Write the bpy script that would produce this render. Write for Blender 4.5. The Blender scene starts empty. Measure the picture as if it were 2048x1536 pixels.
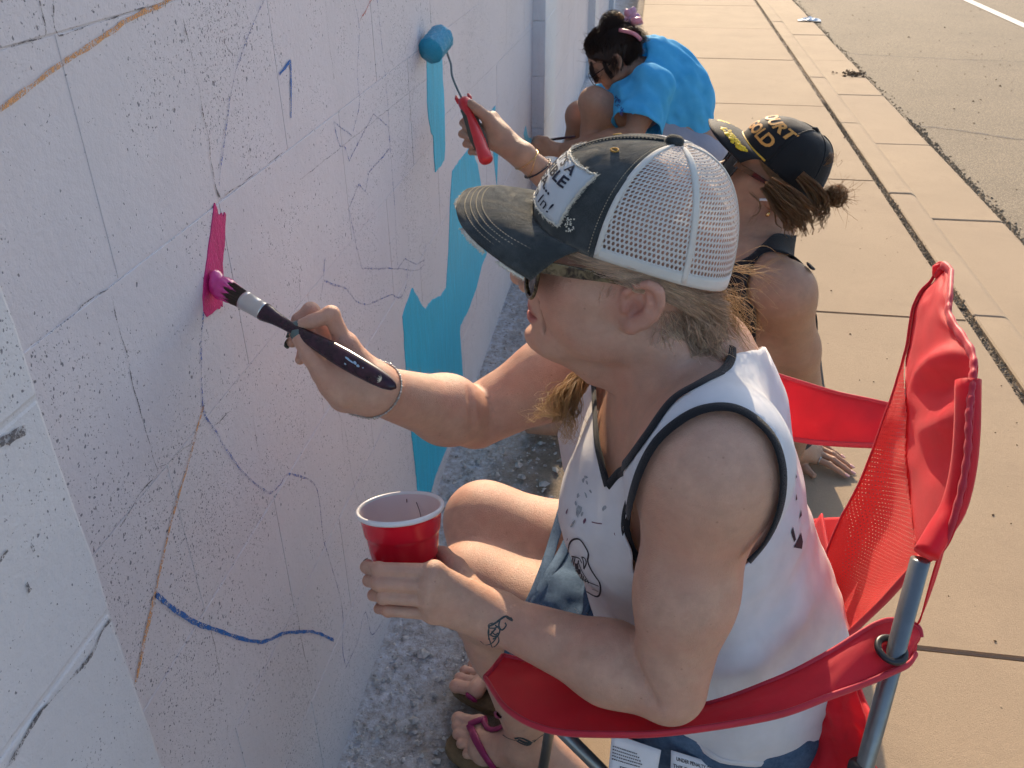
import bpy, bmesh, math, random
import numpy as np
from mathutils import Vector, Matrix, noise as mnoise

random.seed(7); np.random.seed(7)
scene = bpy.context.scene
COL = scene.collection

# ------------------------------------------------------------------ camera
# camera axes in world space (X away from the wall, Y along the wall, Z up)
CAM_R = np.array([[0.98901362, -0.07334486, 0.12834556],
                  [0.14778107, 0.51158762, -0.84642712],
                  [-0.00357892, 0.85609499, 0.51680611]])
CAM_H = 1.336
CAM_C = np.array([0.0, 0.0, CAM_H])
FPX = 1724.0                       # focal length in pixels of a 2048 wide frame
cam_data = bpy.data.cameras.new('camera')
cam_data.sensor_width = 36.0
cam_data.lens = 36.0 * FPX / 2048.0
cam_data.clip_start = 0.02
cam_data.clip_end = 600.0
cam_data.dof.use_dof = True
cam_data.dof.focus_distance = 0.92
cam_data.dof.aperture_fstop = 26.0
cam = bpy.data.objects.new('camera', cam_data)
COL.objects.link(cam)
M4 = Matrix.Identity(4)
for i in range(3):
    for j in range(3):
        M4[i][j] = CAM_R[i][j]
M4[2][3] = CAM_H
cam.matrix_world = M4
scene.camera = cam

# ------------------------------------------------------------------ sky, sun, exposure
SUN_EL, SUN_AZ = math.radians(28.0), math.radians(-5.0)      # azimuth from +Y, towards -X when negative
sdir = Vector((math.sin(SUN_AZ) * math.cos(SUN_EL), math.cos(SUN_AZ) * math.cos(SUN_EL), math.sin(SUN_EL)))
world = bpy.data.worlds.new('World')
scene.world = world
world.use_nodes = True
wn = world.node_tree.nodes
sky = wn.new('ShaderNodeTexSky')
sky.sky_type = 'NISHITA'
sky.sun_disc = False
sky.sun_elevation = SUN_EL
sky.sun_rotation = SUN_AZ
sky.air_density = 1.0
sky.dust_density = 1.7
sky.ozone_density = 1.0
wn['Background'].inputs['Strength'].default_value = 0.15
world.node_tree.links.new(sky.outputs[0], wn['Background'].inputs[0])
sun_data = bpy.data.lights.new('sun', 'SUN')
sun_data.energy = 4.0
sun_data.angle = math.radians(0.5)
sun_data.color = (1.0, 0.80, 0.56)
sun = bpy.data.objects.new('sun', sun_data)
COL.objects.link(sun)
sun.rotation_euler = sdir.to_track_quat('Z', 'Y').to_euler()
scene.view_settings.view_transform = 'Standard'
scene.view_settings.look = 'None'
scene.view_settings.gamma = 1.0
scene.view_settings.use_curve_mapping = False
scene.view_settings.exposure = 0.74
scene.cycles.use_denoising = True
scene.cycles.max_bounces = 6
scene.cycles.use_adaptive_sampling = True
scene.cycles.adaptive_threshold = 0.035
scene.cycles.transparent_max_bounces = 8
scene.cycles.diffuse_bounces = 3

# ------------------------------------------------------------------ helpers
def ray(u, v):
    return CAM_R @ np.array([(u - 1024.0) / FPX, -(v - 768.0) / FPX, -1.0])
def at(u, v, d):                   # point seen at photo pixel (u, v), d metres deep
    return CAM_C + ray(u, v) * d
def on_z(u, v, z=0.0):
    r = ray(u, v); return CAM_C + r * ((z - CAM_H) / r[2])
def on_x(u, v, x):
    r = ray(u, v); return CAM_C + r * (x / r[0])

def new_obj(name, me, mat=None, parent=None):
    o = bpy.data.objects.new(name, me)
    COL.objects.link(o)
    if mat is not None and me is not None and len(me.materials) == 0:
        for m in (mat if isinstance(mat, (list, tuple)) else [mat]):
            me.materials.append(m)
    if parent is not None:
        o.parent = parent
    return o
def mesh_py(name, verts, faces, mat=None, parent=None, smooth=True, uv=None):
    me = bpy.data.meshes.new(name)
    verts = np.asarray(verts, dtype=np.float64)
    me.from_pydata(verts.tolist(), [], [list(map(int, f)) for f in faces] if not isinstance(faces, np.ndarray) else faces.tolist())
    if smooth and len(me.polygons):
        me.polygons.foreach_set('use_smooth', np.ones(len(me.polygons), dtype=bool))
    if uv is not None:
        uv = np.asarray(uv, dtype=np.float32)
        lay = me.uv_layers.new(name='UVMap')
        vi = np.zeros(len(me.loops), dtype=np.int32)
        me.loops.foreach_get('vertex_index', vi)
        lay.data.foreach_set('uv', uv[vi].ravel())
    me.update()
    return new_obj(name, me, mat, parent)
def empty(name, loc, label, cat, group=None):
    o = bpy.data.objects.new(name, None)
    COL.objects.link(o)
    o.empty_display_size = 0.05
    o['label'] = label; o['category'] = cat
    if group: o['group'] = group
    return o                        # kept at the origin: part meshes are written in world metres
def tag(o, label=None, cat=None, group=None, kind=None):
    if label: o['label'] = label
    if cat: o['category'] = cat
    if group: o['group'] = group
    if kind: o['kind'] = kind
    return o

class MB:
    """collects shapes into one mesh"""
    def __init__(s): s.v = []; s.f = []; s.m = []
    def add(s, verts, faces, mi=0):
        b = len(s.v)
        s.v += [tuple(map(float, p)) for p in verts]
        s.f += [tuple(int(i) + b for i in f) for f in faces]
        s.m += [mi] * len(faces)
    def box(s, a, b, mi=0):
        (x0, y0, z0), (x1, y1, z1) = a, b
        s.add([(x0,y0,z0),(x1,y0,z0),(x1,y1,z0),(x0,y1,z0),(x0,y0,z1),(x1,y0,z1),(x1,y1,z1),(x0,y1,z1)],
              [(0,3,2,1),(4,5,6,7),(0,1,5,4),(1,2,6,5),(2,3,7,6),(3,0,4,7)], mi)
    def tube(s, pts, rad, n=8, caps=True, mi=0, sx=1.0, up=None):
        pts = [np.asarray(p, float) for p in pts]
        if np.isscalar(rad): rad = [rad] * len(pts)
        rings = []
        prev = None
        for i, p in enumerate(pts):
            t = pts[min(i + 1, len(pts) - 1)] - pts[max(i - 1, 0)]
            t = t / (np.linalg.norm(t) + 1e-12)
            if prev is None:
                a = np.array(up if up is not None else ((0, 0, 1) if abs(t[2]) < 0.9 else (1, 0, 0)), float)
            else: a = prev
            a = a - t * (a @ t); a /= (np.linalg.norm(a) + 1e-12)
            b = np.cross(t, a); prev = a
            rings.append([p + rad[i] * (math.cos(k * 2 * math.pi / n) * a + sx * math.sin(k * 2 * math.pi / n) * b) for k in range(n)])
        V = [q for r in rings for q in r]
        F = []
        for i in range(len(rings) - 1):
            for k in range(n):
                k2 = (k + 1) % n
                F.append((i*n+k, i*n+k2, (i+1)*n+k2, (i+1)*n+k))
        if caps:
            F.append(tuple(range(n - 1, -1, -1)))
            F.append(tuple((len(rings)-1)*n + k for k in range(n)))
        s.add(V, F, mi)
    def build(s, name, mat, parent=None, smooth=True):
        me = bpy.data.meshes.new(name)
        me.from_pydata(s.v, [], s.f)
        if smooth: me.polygons.foreach_set('use_smooth', np.ones(len(me.polygons), dtype=bool))
        mats = mat if isinstance(mat, (list, tuple)) else [mat]
        for m in mats: me.materials.append(m)
        if len(mats) > 1: me.polygons.foreach_set('material_index', np.array(s.m, dtype=np.int32))
        me.update()
        return new_obj(name, me, None, parent)

def catmull(pts, n):
    """smooth curve through pts, n samples"""
    P = np.asarray(pts, float)
    P = np.vstack([2*P[0]-P[1], P, 2*P[-1]-P[-2]])
    m = len(P) - 3
    t = np.linspace(0, m, n)
    i = np.minimum(t.astype(int), m - 1)
    u = (t - i)[:, None]
    p0, p1, p2, p3 = P[i], P[i+1], P[i+2], P[i+3]
    return 0.5 * ((2*p1) + (-p0+p2)*u + (2*p0-5*p1+4*p2-p3)*u**2 + (-p0+3*p1-3*p2+p3)*u**3)

def vnoise(P, scale=1.0, seed=0.0):
    """cheap smooth value noise in [-1, 1] for arrays of points"""
    P = np.asarray(P) * scale + seed * 17.31
    i = np.floor(P).astype(np.int64); f = P - i
    f = f * f * (3 - 2 * f)
    def h(ix, iy, iz):
        n = (ix * 73856093) ^ (iy * 19349663) ^ (iz * 83492791)
        n = (n ^ (n >> 13)) * 1274126177
        n = n & 0x7fffffff
        return (n % 65536) / 32768.0 - 1.0
    out = 0
    for dx in (0, 1):
        for dy in (0, 1):
            for dz in (0, 1):
                w = (f[:, 0] if dx else 1 - f[:, 0]) * (f[:, 1] if dy else 1 - f[:, 1]) * (f[:, 2] if dz else 1 - f[:, 2])
                out = out + w * h(i[:, 0] + dx, i[:, 1] + dy, i[:, 2] + dz)
    return out

# ------------------------------------------------------------------ material kit
class NT:
    def __init__(s, name):
        s.m = bpy.data.materials.new(name); s.m.use_nodes = True
        s.n = s.m.node_tree.nodes; s.l = s.m.node_tree.links
        s.b = s.n['Principled BSDF']
        s.out = s.n['Material Output']
    def new(s, t, **kw):
        n = s.n.new(t)
        for k, v in kw.items(): setattr(n, k, v)
        return n
    def set(s, inp, val):
        if isinstance(val, bpy.types.NodeSocket): s.l.new(val, inp)
        elif isinstance(val, (tuple, list)) and len(val) == 3 and inp.type == 'RGBA': inp.default_value = (*val, 1.0)
        else: inp.default_value = val
    def P(s, **kw):
        for k, v in kw.items():
            s.set(s.b.inputs[k.replace('_', ' ')], v)
    def pos(s): return s.new('ShaderNodeNewGeometry').outputs['Position']
    def obj(s): return s.new('ShaderNodeTexCoord').outputs['Object']
    def uv(s): return s.new('ShaderNodeTexCoord').outputs['UV']
    def noise(s, vec, scale, detail=3.0, rough=0.55, dist=0.0):
        n = s.new('ShaderNodeTexNoise'); s.set(n.inputs['Vector'], vec)
        n.inputs['Scale'].default_value = scale; n.inputs['Detail'].default_value = detail
        n.inputs['Roughness'].default_value = rough; n.inputs['Distortion'].default_value = dist
        return n.outputs['Fac']
    def voro(s, vec, scale, feature='F1', rnd=1.0):
        n = s.new('ShaderNodeTexVoronoi', feature=feature); s.set(n.inputs['Vector'], vec)
        n.inputs['Scale'].default_value = scale; n.inputs['Randomness'].default_value = rnd
        return n
    def math(s, op, a, b=None, c=None):
        n = s.new('ShaderNodeMath', operation=op)
        s.set(n.inputs[0], a)
        if b is not None: s.set(n.inputs[1], b)
        if c is not None: s.set(n.inputs[2], c)
        return n.outputs[0]
    def ramp(s, fac, a, b, lo=0.0, hi=1.0):
        n = s.new('ShaderNodeMapRange'); s.set(n.inputs['Value'], fac)
        n.inputs['From Min'].default_value = a; n.inputs['From Max'].default_value = b
        n.inputs['To Min'].default_value = lo; n.inputs['To Max'].default_value = hi
        return n.outputs[0]
    def mix(s, fac, a, b, blend='MIX'):
        n = s.new('ShaderNodeMix', data_type='RGBA', blend_type=blend)
        s.set(n.inputs[0], fac); s.set(n.inputs[6], a); s.set(n.inputs[7], b)
        return n.outputs[2]
    def scale(s, vec, k):
        n = s.new('ShaderNodeVectorMath', operation='MULTIPLY'); s.set(n.inputs[0], vec); n.inputs[1].default_value = k
        return n.outputs[0]
    def sep(s, vec):
        n = s.new('ShaderNodeSeparateXYZ'); s.set(n.inputs[0], vec); return n.outputs
    def bump(s, h, strength=0.3, dist=0.002, prev=None):
        n = s.new('ShaderNodeBump'); s.set(n.inputs['Height'], h)
        n.inputs['Strength'].default_value = strength; n.inputs['Distance'].default_value = dist
        if prev is not None: s.l.new(prev, n.inputs['Normal'])
        return n.outputs[0]
    def attr(s, name):
        return s.new('ShaderNodeAttribute', attribute_name=name).outputs
def simple(name, col, rough=0.5, metal=0.0, var=0.12, vs=40.0, bump=0.0, bs=400.0, spec=0.5):
    t = NT(name)
    p = t.pos()
    f = t.noise(p, vs, 3)
    dark = tuple(c * (1 - var) for c in col); lite = tuple(min(1, c * (1 + var)) for c in col)
    t.P(Base_Color=t.mix(t.ramp(f, 0.3, 0.7), dark, lite), Roughness=rough, Metallic=metal)
    t.b.inputs['Specular IOR Level'].default_value = spec
    if bump: t.P(Normal=t.bump(t.noise(p, bs, 2), bump, 0.001))
    return t.m
# ================================================================== SETTING
WX = -0.448                                                  # face of the wall
def paint_wall_mat(name, base, pits, pit_scale, blue=0.0):
    t = NT(name); p = t.pos()
    big = t.noise(p, 3.2, 4); mid = t.noise(p, 14, 4); fine = t.noise(p, 420, 3, 0.6)
    warp = t.new('ShaderNodeVectorMath', operation='ADD')
    t.set(warp.inputs[0], p)
    wn_ = t.new('ShaderNodeTexNoise'); t.set(wn_.inputs['Vector'], p); wn_.inputs['Scale'].default_value = 160; wn_.inputs['Detail'].default_value = 2
    t.set(warp.inputs[1], t.scale(wn_.outputs['Color'], (0.006, 0.006, 0.006)))
    def specks(scale, r0, dens):
        v = t.voro(t.scale(warp.outputs[0], (1, 1, 0.8)), scale)
        rnd = t.sep(v.outputs['Color'])[0]
        keep = t.math('GREATER_THAN', rnd, t.math('SUBTRACT', 1.0, dens))
        size = t.math('MULTIPLY', t.sep(v.outputs['Color'])[1], r0)
        return t.math('MULTIPLY', t.ramp(t.math('SUBTRACT', size, v.outputs['Distance']), 0.0, 0.10), keep)
    dens = t.math('MULTIPLY', t.ramp(t.math('ADD', t.math('MULTIPLY', big, 0.55), t.math('MULTIPLY', mid, 0.45)), 0.44, 0.62, 0.02, 0.54), pits)
    s1 = specks(pit_scale * 1.25, 0.46, dens)
    s2 = specks(pit_scale * 2.6, 0.52, t.math('MULTIPLY', dens, 1.1))
    s3 = specks(pit_scale * 0.55, 0.34, t.math('MULTIPLY', dens, 0.16))
    pit = t.math('MAXIMUM', t.math('MAXIMUM', s1, t.math('MULTIPLY', s2, 0.8)), s3)
    col = t.mix(t.ramp(mid, 0.3, 0.75), tuple(c * 0.95 for c in base), tuple(min(1, c * 1.03) for c in base))
    col = t.mix(t.ramp(t.noise(p, 1.7, 3), 0.45, 0.72, 0, 0.35), col, (base[0]*1.02, base[1]*0.97, base[2]*0.92))
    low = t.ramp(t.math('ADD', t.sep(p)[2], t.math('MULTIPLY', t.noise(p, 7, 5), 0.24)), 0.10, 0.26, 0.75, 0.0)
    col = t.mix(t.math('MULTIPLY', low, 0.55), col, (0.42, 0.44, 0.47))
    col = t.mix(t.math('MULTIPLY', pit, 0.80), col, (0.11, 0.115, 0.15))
    h = t.math('ADD', t.math('MULTIPLY', fine, 0.35), t.math('MULTIPLY', t.noise(p, 120, 3), 0.7))
    h = t.math('SUBTRACT', h, t.math('MULTIPLY', pit, 1.2))
    t.P(Base_Color=col, Roughness=0.72, Normal=t.bump(h, 0.55, 0.0022))
    return t.m
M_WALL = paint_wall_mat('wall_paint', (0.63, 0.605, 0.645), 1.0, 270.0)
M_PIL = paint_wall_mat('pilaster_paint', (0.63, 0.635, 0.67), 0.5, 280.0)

def stroke_mat(name, col, gloss=0.35, cover=0.97):
    t = NT(name); p = t.pos()
    n = t.noise(p, 260, 3); st = t.noise(t.scale(p, (1, 1, 0.12)), 90, 3)
    c = t.mix(t.ramp(t.math('ADD', t.math('MULTIPLY', n, 0.5), t.math('MULTIPLY', st, 0.5)), 0.3, 0.7), tuple(x * 0.74 for x in col), tuple(min(1, x * 1.20) for x in col))
    c = t.mix(t.ramp(t.voro(p, 190).outputs['Distance'], 0.10, 0.16, 0.6, 0.0), c, tuple(min(1, x*1.5 + .12) for x in col))
    t.P(Base_Color=c, Roughness=gloss, Normal=t.bump(t.math('ADD', t.noise(p, 330, 3), t.math('MULTIPLY', st, 0.8)), 0.5, 0.0016))
    return t.m
M_BLUE = stroke_mat('blue_wall_paint', (0.022, 0.46, 0.69), 0.5)
M_PINK = stroke_mat('magenta_wall_paint', (0.60, 0.035, 0.20), 0.28)
def crayon(name, col, cover):
    t = NT(name); p = t.pos()
    n = t.math('ADD', t.math('MULTIPLY', t.noise(p, 520, 2), 0.6), t.math('MULTIPLY', t.noise(p, 90, 2), 0.4))
    a = t.ramp(n, 0.52 - cover * 0.25, 0.66 - cover * 0.25, 1.0, 0.0)
    a = t.math('SUBTRACT', 1.0, t.math('MULTIPLY', a, 0.9))
    t.P(Base_Color=col, Roughness=0.85)
    t.P(Alpha=a)
    return t.m
M_CRACK = crayon('crack_dark', (0.12, 0.115, 0.125), 0.30)
M_CRB = crayon('blue_crayon', (0.05, 0.12, 0.42), 0.15)
M_CRB2 = crayon('strong_blue_crayon', (0.02, 0.13, 0.42), 0.55)
M_CRO = crayon('orange_crayon', (0.66, 0.33, 0.13), 0.35)
M_CRR = crayon('red_crayon', (0.55, 0.10, 0.08), 0.3)
M_CRG = crayon('pencil_grey', (0.28, 0.29, 0.36), 0.0)

# ---- the wall: painted concrete blocks, mortar just behind their faces
wall = empty('block_wall', (0, 0, 0), 'white painted concrete block wall with pencil and crayon mural sketch', 'wall')
ZJ0 = 1.023 - 0.2032 * 5                                     # lowest bed joint
WTOP = ZJ0 + 0.2032 * 8
mb = MB(); mb.box((-0.64, -2.5, -0.3), (WX - 0.0010, 26.0, WTOP - 0.002)); mb.build('mortar', M_WALL, wall, smooth=False)
def block_mesh(name, L, H, D, bev=0.0008):
    bm = bmesh.new(); bmesh.ops.create_cube(bm, size=1.0)
    for v in bm.verts: v.co = Vector((v.co.x * D, v.co.y * L, v.co.z * H))
    bmesh.ops.bevel(bm, geom=[e for e in bm.edges], offset=bev, segments=2, affect='EDGES', profile=0.6)
    me = bpy.data.meshes.new(name); bm.to_mesh(me); bm.free()
    for p in me.polygons: p.use_smooth = False
    return me
BL = 0.4064
me_blk = block_mesh('block', BL - 0.0016, 0.2032 - 0.0016, 0.06); me_blk.materials.append(M_WALL)
for r in range(-1, 8):
    z = ZJ0 + 0.2032 * (r + 0.5)
    off = 0.843 if r % 2 == 0 else 0.64
    k0 = int(math.ceil((0.18 - off) / BL))
    for k in range(k0, k0 + 30):
        y = off + BL * (k + 0.5)
        o = new_obj('block', me_blk, None, wall)
        o.location = (WX - 0.03 + random.uniform(-0.0005, 0.0005), y, z)
        o.rotation_euler = (random.uniform(-.0006, .0006), random.uniform(-.0006, .0006), 0)
mb = MB(); mb.box((-0.655, -2.5, WTOP), (WX + 0.012, 26.0, WTOP + 0.05)); mb.build('coping', M_WALL, wall, smooth=False)
PIL = [(0.046, 0.452), (3.524, 3.93), (6.702, 7.108), (9.88, 10.286)]
for (y0, y1) in PIL:
    mbp = MB(); mbp.box((-0.5, y0 + 0.003, -0.3), (WX + 0.0488, y1 - 0.003, WTOP - 0.004)); pl_ = mbp.build('pilaster', M_PIL, wall, smooth=False)
    mp = bpy.data.meshes.get('pilaster_block')
    if mp is None:
        mp = block_mesh('pilaster_block', 0.406, 0.2032 - 0.0022, 0.07, 0.0028)
        bm = bmesh.new(); bm.from_mesh(mp)
        bmesh.ops.subdivide_edges(bm, edges=bm.edges[:], cuts=3, use_grid_fill=True)
        for v in bm.verts:                                    # chipped, uneven arrises
            if abs(v.co.y) > 0.19:
                n = mnoise.noise(Vector((v.co.x * 30, v.co.z * 38, 3.1)))
                v.co.y += 0.004 * n * (1 if v.co.y > 0 else -1) - 0.0015
        bm.to_mesh(mp); bm.free(); mp.materials.append(M_PIL)
        for p in mp.polygons: p.use_smooth = False
    for r in range(-1, 8):
        o = new_obj('block', mp, None, pl_)
        o.location = (WX + 0.015 + random.uniform(-.0006, .0006), (y0 + y1) / 2 + random.uniform(-.002, .002), ZJ0 + 0.2032 * (r + 0.5))

# ---- paint on the wall: thin coats with a real edge
def wall_patch(name, px, mat, x=WX + 0.0016, rough=0.0022, parent=wall, step=0.006, label=None):
    P = np.array([on_x(u, v, x)[1:] for u, v in px])
    pts = []
    for i in range(len(P)):
        a, b = P[i], P[(i + 1) % len(P)]
        n = max(1, int(np.linalg.norm(b - a) / step))
        for k in range(n):
            pts.append(a + (b - a) * k / n)
    pts = np.array(pts)
    q = np.c_[pts, np.zeros(len(pts))]
    pts[:, 0] += rough * (vnoise(q, 170, 1) * 0.6 + vnoise(q, 45, 2))
    pts[:, 1] += rough * (vnoise(q, 170, 3) * 0.6 + vnoise(q, 45, 4))
    n = len(pts)
    bm = bmesh.new()
    top = [bm.verts.new((x, a, b)) for a, b in pts]
    bot = [bm.verts.new((x - 0.0014, a, b)) for a, b in pts]
    try: bm.faces.new(top)
    except Exception: pass
    for i in range(n):
        bm.faces.new((top[i], bot[i], bot[(i + 1) % n], top[(i + 1) % n]))
    bmesh.ops.triangulate(bm, faces=bm.faces[:1], ngon_method='EAR_CLIP') if False else None
    bmesh.ops.recalc_face_normals(bm, faces=bm.faces[:])
    me = bpy.data.meshes.new(name); bm.to_mesh(me); bm.free()
    o = new_obj(name, me, mat, parent)
    if label: o['label'] = label
    return o
wall_patch('roller_stroke', [(854,112),(855,160),(855,205),(858,240),(861,253),(863,266),(867,273),(869,310),(871,346),(889,322),(891,286),(889,200),(886,154),(885,112)], M_BLUE)
wall_patch('blue_area', [(941,293),(921,319),(905,341),(901,403),(899,472),(897.6,500),(893,574),(882,592),(864,600),(852,618),(845,611),(835,594),(825,576),(819,594),(812,613),(806,633),(808.5,668),(813.6,754),(825,879),(830,922),(836,982),(862,985),(872,949),(890,904),(930,820),(927,773),(924,719),(920,664),(921,652),(938.6,617),(954,574),(964,531),(974,508),(970,440),(965,388),(956,330)], M_BLUE)
wall_patch('blue_area', [(978,231),(991,211),(991,240),(996,310),(994,372),(988,315),(984,270)], M_BLUE, rough=0.001)
wall_patch('blue_area', [(1052,251),(1048,267),(1050,277),(1056,287),(1063,287),(1063,277),(1058,276),(1055,268)], M_BLUE)
wall_patch('magenta_stroke', [(430,407),(435,420),(436,428),(439,432),(444,426),(447,434),(450,425),(453,429),(450.5,454.6),(449.5,489),(446,525),(447.8,562.6),(446,614),(443,609),(441,619),(436,616),(424,627.5),(415,632),(408.5,622),(406.7,597),(410,556),(414.6,525),(418.7,489),(425.5,441)], M_PINK, rough=0.0011, step=0.003)

def wall_line(name, px, mat, w=0.0022, x=WX + 0.0011, wob=0.0011, n=None, smooth=True, wvar=0.35, parent=wall):
    P = np.array([on_x(u, v, x)[1:] for u, v in px])
    L = np.linalg.norm(np.diff(P, axis=0), axis=1).sum()
    n = n or max(6, int(L / 0.005))
    if smooth and len(P) > 2: C = catmull(P, n)
    else:
        s = np.r_[0, np.cumsum(np.linalg.norm(np.diff(P, axis=0), axis=1))]
        C = np.c_[np.interp(np.linspace(0, s[-1], n), s, P[:, 0]), np.interp(np.linspace(0, s[-1], n), s, P[:, 1])]
    q = np.c_[C * 1.0, np.zeros(n)]
    C[:, 0] += wob * vnoise(q, 60, 5); C[:, 1] += wob * vnoise(q, 60, 6)
    T = np.gradient(C, axis=0); T /= (np.linalg.norm(T, axis=1)[:, None] + 1e-9)
    N = np.c_[-T[:, 1], T[:, 0]]
    ww = w * 0.5 * (1 + wvar * vnoise(q, 80, 7))
    A = C + N * ww[:, None]; B = C - N * ww[:, None]
    V = [(x, a[0], a[1]) for a in A] + [(x, b[0], b[1]) for b in B]
    F = [(i, i + 1, n + i + 1, n + i) for i in range(n - 1)]
    return mesh_py(name, V, F, mat, parent)
LN = [
 (M_CRO, .0042, [(-30,238),(60,175),(130,125),(200,80),(250,45),(310,15),(345,-4)]),
 (M_CRB, .0022, [(532,-10),(528,0),(492,85),(466.5,164),(454.6,246),(441,338),(438,369)]),
 (M_CRB, .0020, [(706,-10),(718,53),(715,146),(718.6,209),(707,262)]),
 (M_CRR, .0024, [(745,-6),(735,14),(719.7,42)]),
 (M_CRB, .0022, [(754,-5),(763.7,88),(773,176),(778,256),(784,341),(790,420),(793,491),(795,530)]),
 (M_CRB, .0028, [(647.6,560.5),(670,570),(692.5,578),(712,601.6),(735.5,608.6),(770.6,594),(785,590),(800,596),(811.6,574),(815.5,539),(818,520)]),
 (M_CRB, .0022, [(650,516),(648,540),(646,570),(640,600)]),
 (M_CRB, .0030, [(407,624),(403,675),(403,730),(405,791.6),(408.5,826),(427,856.5),(478.5,935),(513,969),(540,985),(560.5,969),(574,949),(605,955),(629,969),(639,1003.5),(644,1050),(648,1081),(672,1163),(685.5,1226),(685.5,1300),(692,1335)]),
 (M_CRB, .0026, [(692,1335),(715,1284),(730.5,1224),(744,1269),(765.6,1241.5)]),
 (M_CRO, .0036, [(406.7,812),(376,928),(345,1035),(310.5,1187)]),
 (M_CRO, .0054, [(310.5,1187),(290,1277),(272,1366)]),
 (M_CRB2, .0062, [(311,1188.7),(347.6,1218),(390.6,1245),(420,1256)]),
 (M_CRB2, .0044, [(420,1256),(453,1267),(496,1280.5),(529,1283),(566,1267),(605.5,1263),(633,1265),(668,1280.5)]),
 (M_CRG, .0020, [(806,10),(808,60),(812,110)]), (M_CRG, .0018, [(843,20),(838,70),(845,40),(850,90)]),
 (M_CRG, .0018, [(830,165),(818,250),(812,330),(815,420),(818,520)]),
 (M_CRG, .0016, [(665,800),(690,860),(700,930),(715,1000)]), (M_CRG, .0016, [(700,640),(702,700),(712,800)]),
 (M_CRG, .0014, [(900,120),(800,200),(700,280),(600,360)]), (M_CRG, .0014, [(1060,60),(960,160),(890,230)]),
 (M_CRG, .0018, [(842,455),(845,480),(838,500),(850,515)]), (M_CRG, .0016, [(1020,20),(1018,60)]),
]
for m_, w_, p_ in LN: wall_line('sketch_line', p_, m_, w_)
wall_line('sketch_line', [(705,273),(666.6,243.5),(679.4,293),(690.4,293),(698.5,321.5),(747,227),(776.5,254.5),(780,296.6),(738,345),(730.7,382.7),(718,368),(697.8,417.5),(712.4,490.7),(723.7,537),(796,537),(810,517.6),(833,529),(849,519.5),(851,490)], M_CRB, .0027, smooth=False)
wall_line('sketch_line', [(796,537),(830,541),(846,532),(849,519)], M_CRB, .002)
num = wall_line('crayon_numeral', [(559,148.7),(570,136),(581,120),(582,140),(582.5,190),(582,236)], M_CRB2, .0036, smooth=False, wob=.0005)
CR = [ (.0030, [(367,34),(374,70),(372,58),(385,120),(396,170),(405,215),(414,262),(420,300)]), (.0055, [(418,285),(422,325),(428,355),(437,384),(443,398)]),
 (.0022, [(222,590),(232,640),(245,680),(262,745),(272,786)]), (.0016, [(272,786),(290,850),(300,890),(314,939)]), (.0022, [(314,939),(312,955),(280,990),(240,1055)]),
 (.0018, [(118,70),(180,52),(250,30),(352,-1)]), (.0022, [(78,-5),(84,30),(91,60),(86,76),(60,85),(20,95)]), (.0020, [(106,-3),(108,50),(118,70)]),
 (.0018, [(417,1230),(430,1300),(440,1345),(452,1390)]), (.0022, [(592,1210),(598,1245),(605,1290),(625,1378)]), (.0014, [(505,830),(512,870),(520,920)]),
 (.0016, [(650,0),(659,84),(667,157)]), (.0016, [(598,545),(600,575),(601,600)]), (.0014, [(670,770),(682,850),(690,925)]),
 (.0016, [(441,400),(480,370),(520,342),(565,306)]), (.0016, [(250,552),(200,590),(130,640),(66,692)]), (.0018, [(455,1450),(454,1475)]), (.0013, [(423,856),(480,800),(490,780)]),
 (.0014, [(700,1235),(708,1260)]), (.0015, [(395,1245),(420,1205),(440,1150)]), (.0014, [(314,939),(350,915),(385,882)])]
for w_, p_ in CR: wall_line('crack', p_, M_CRACK, w_ * .45, x=WX + 0.0009, wob=.0026, wvar=1.5)
for w_, p_ in [(.0024, [(224,1240),(180,1310),(130,1370),(85,1425),(50,1480),(10,1536)]), (.0040, [(-6,892),(8,882),(18,880),(30,868),(40,866),(52,860)]), (.0016, [(60,1090),(66,1110)]), (.0050, [(54,1168),(60,1180)]), (.0016, [(0,1120),(20,1100)])]:
    wall_line('crack', p_, M_CRACK, w_, x=WX + 0.0508, wob=.0040, wvar=1.6, parent=wall)

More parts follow.
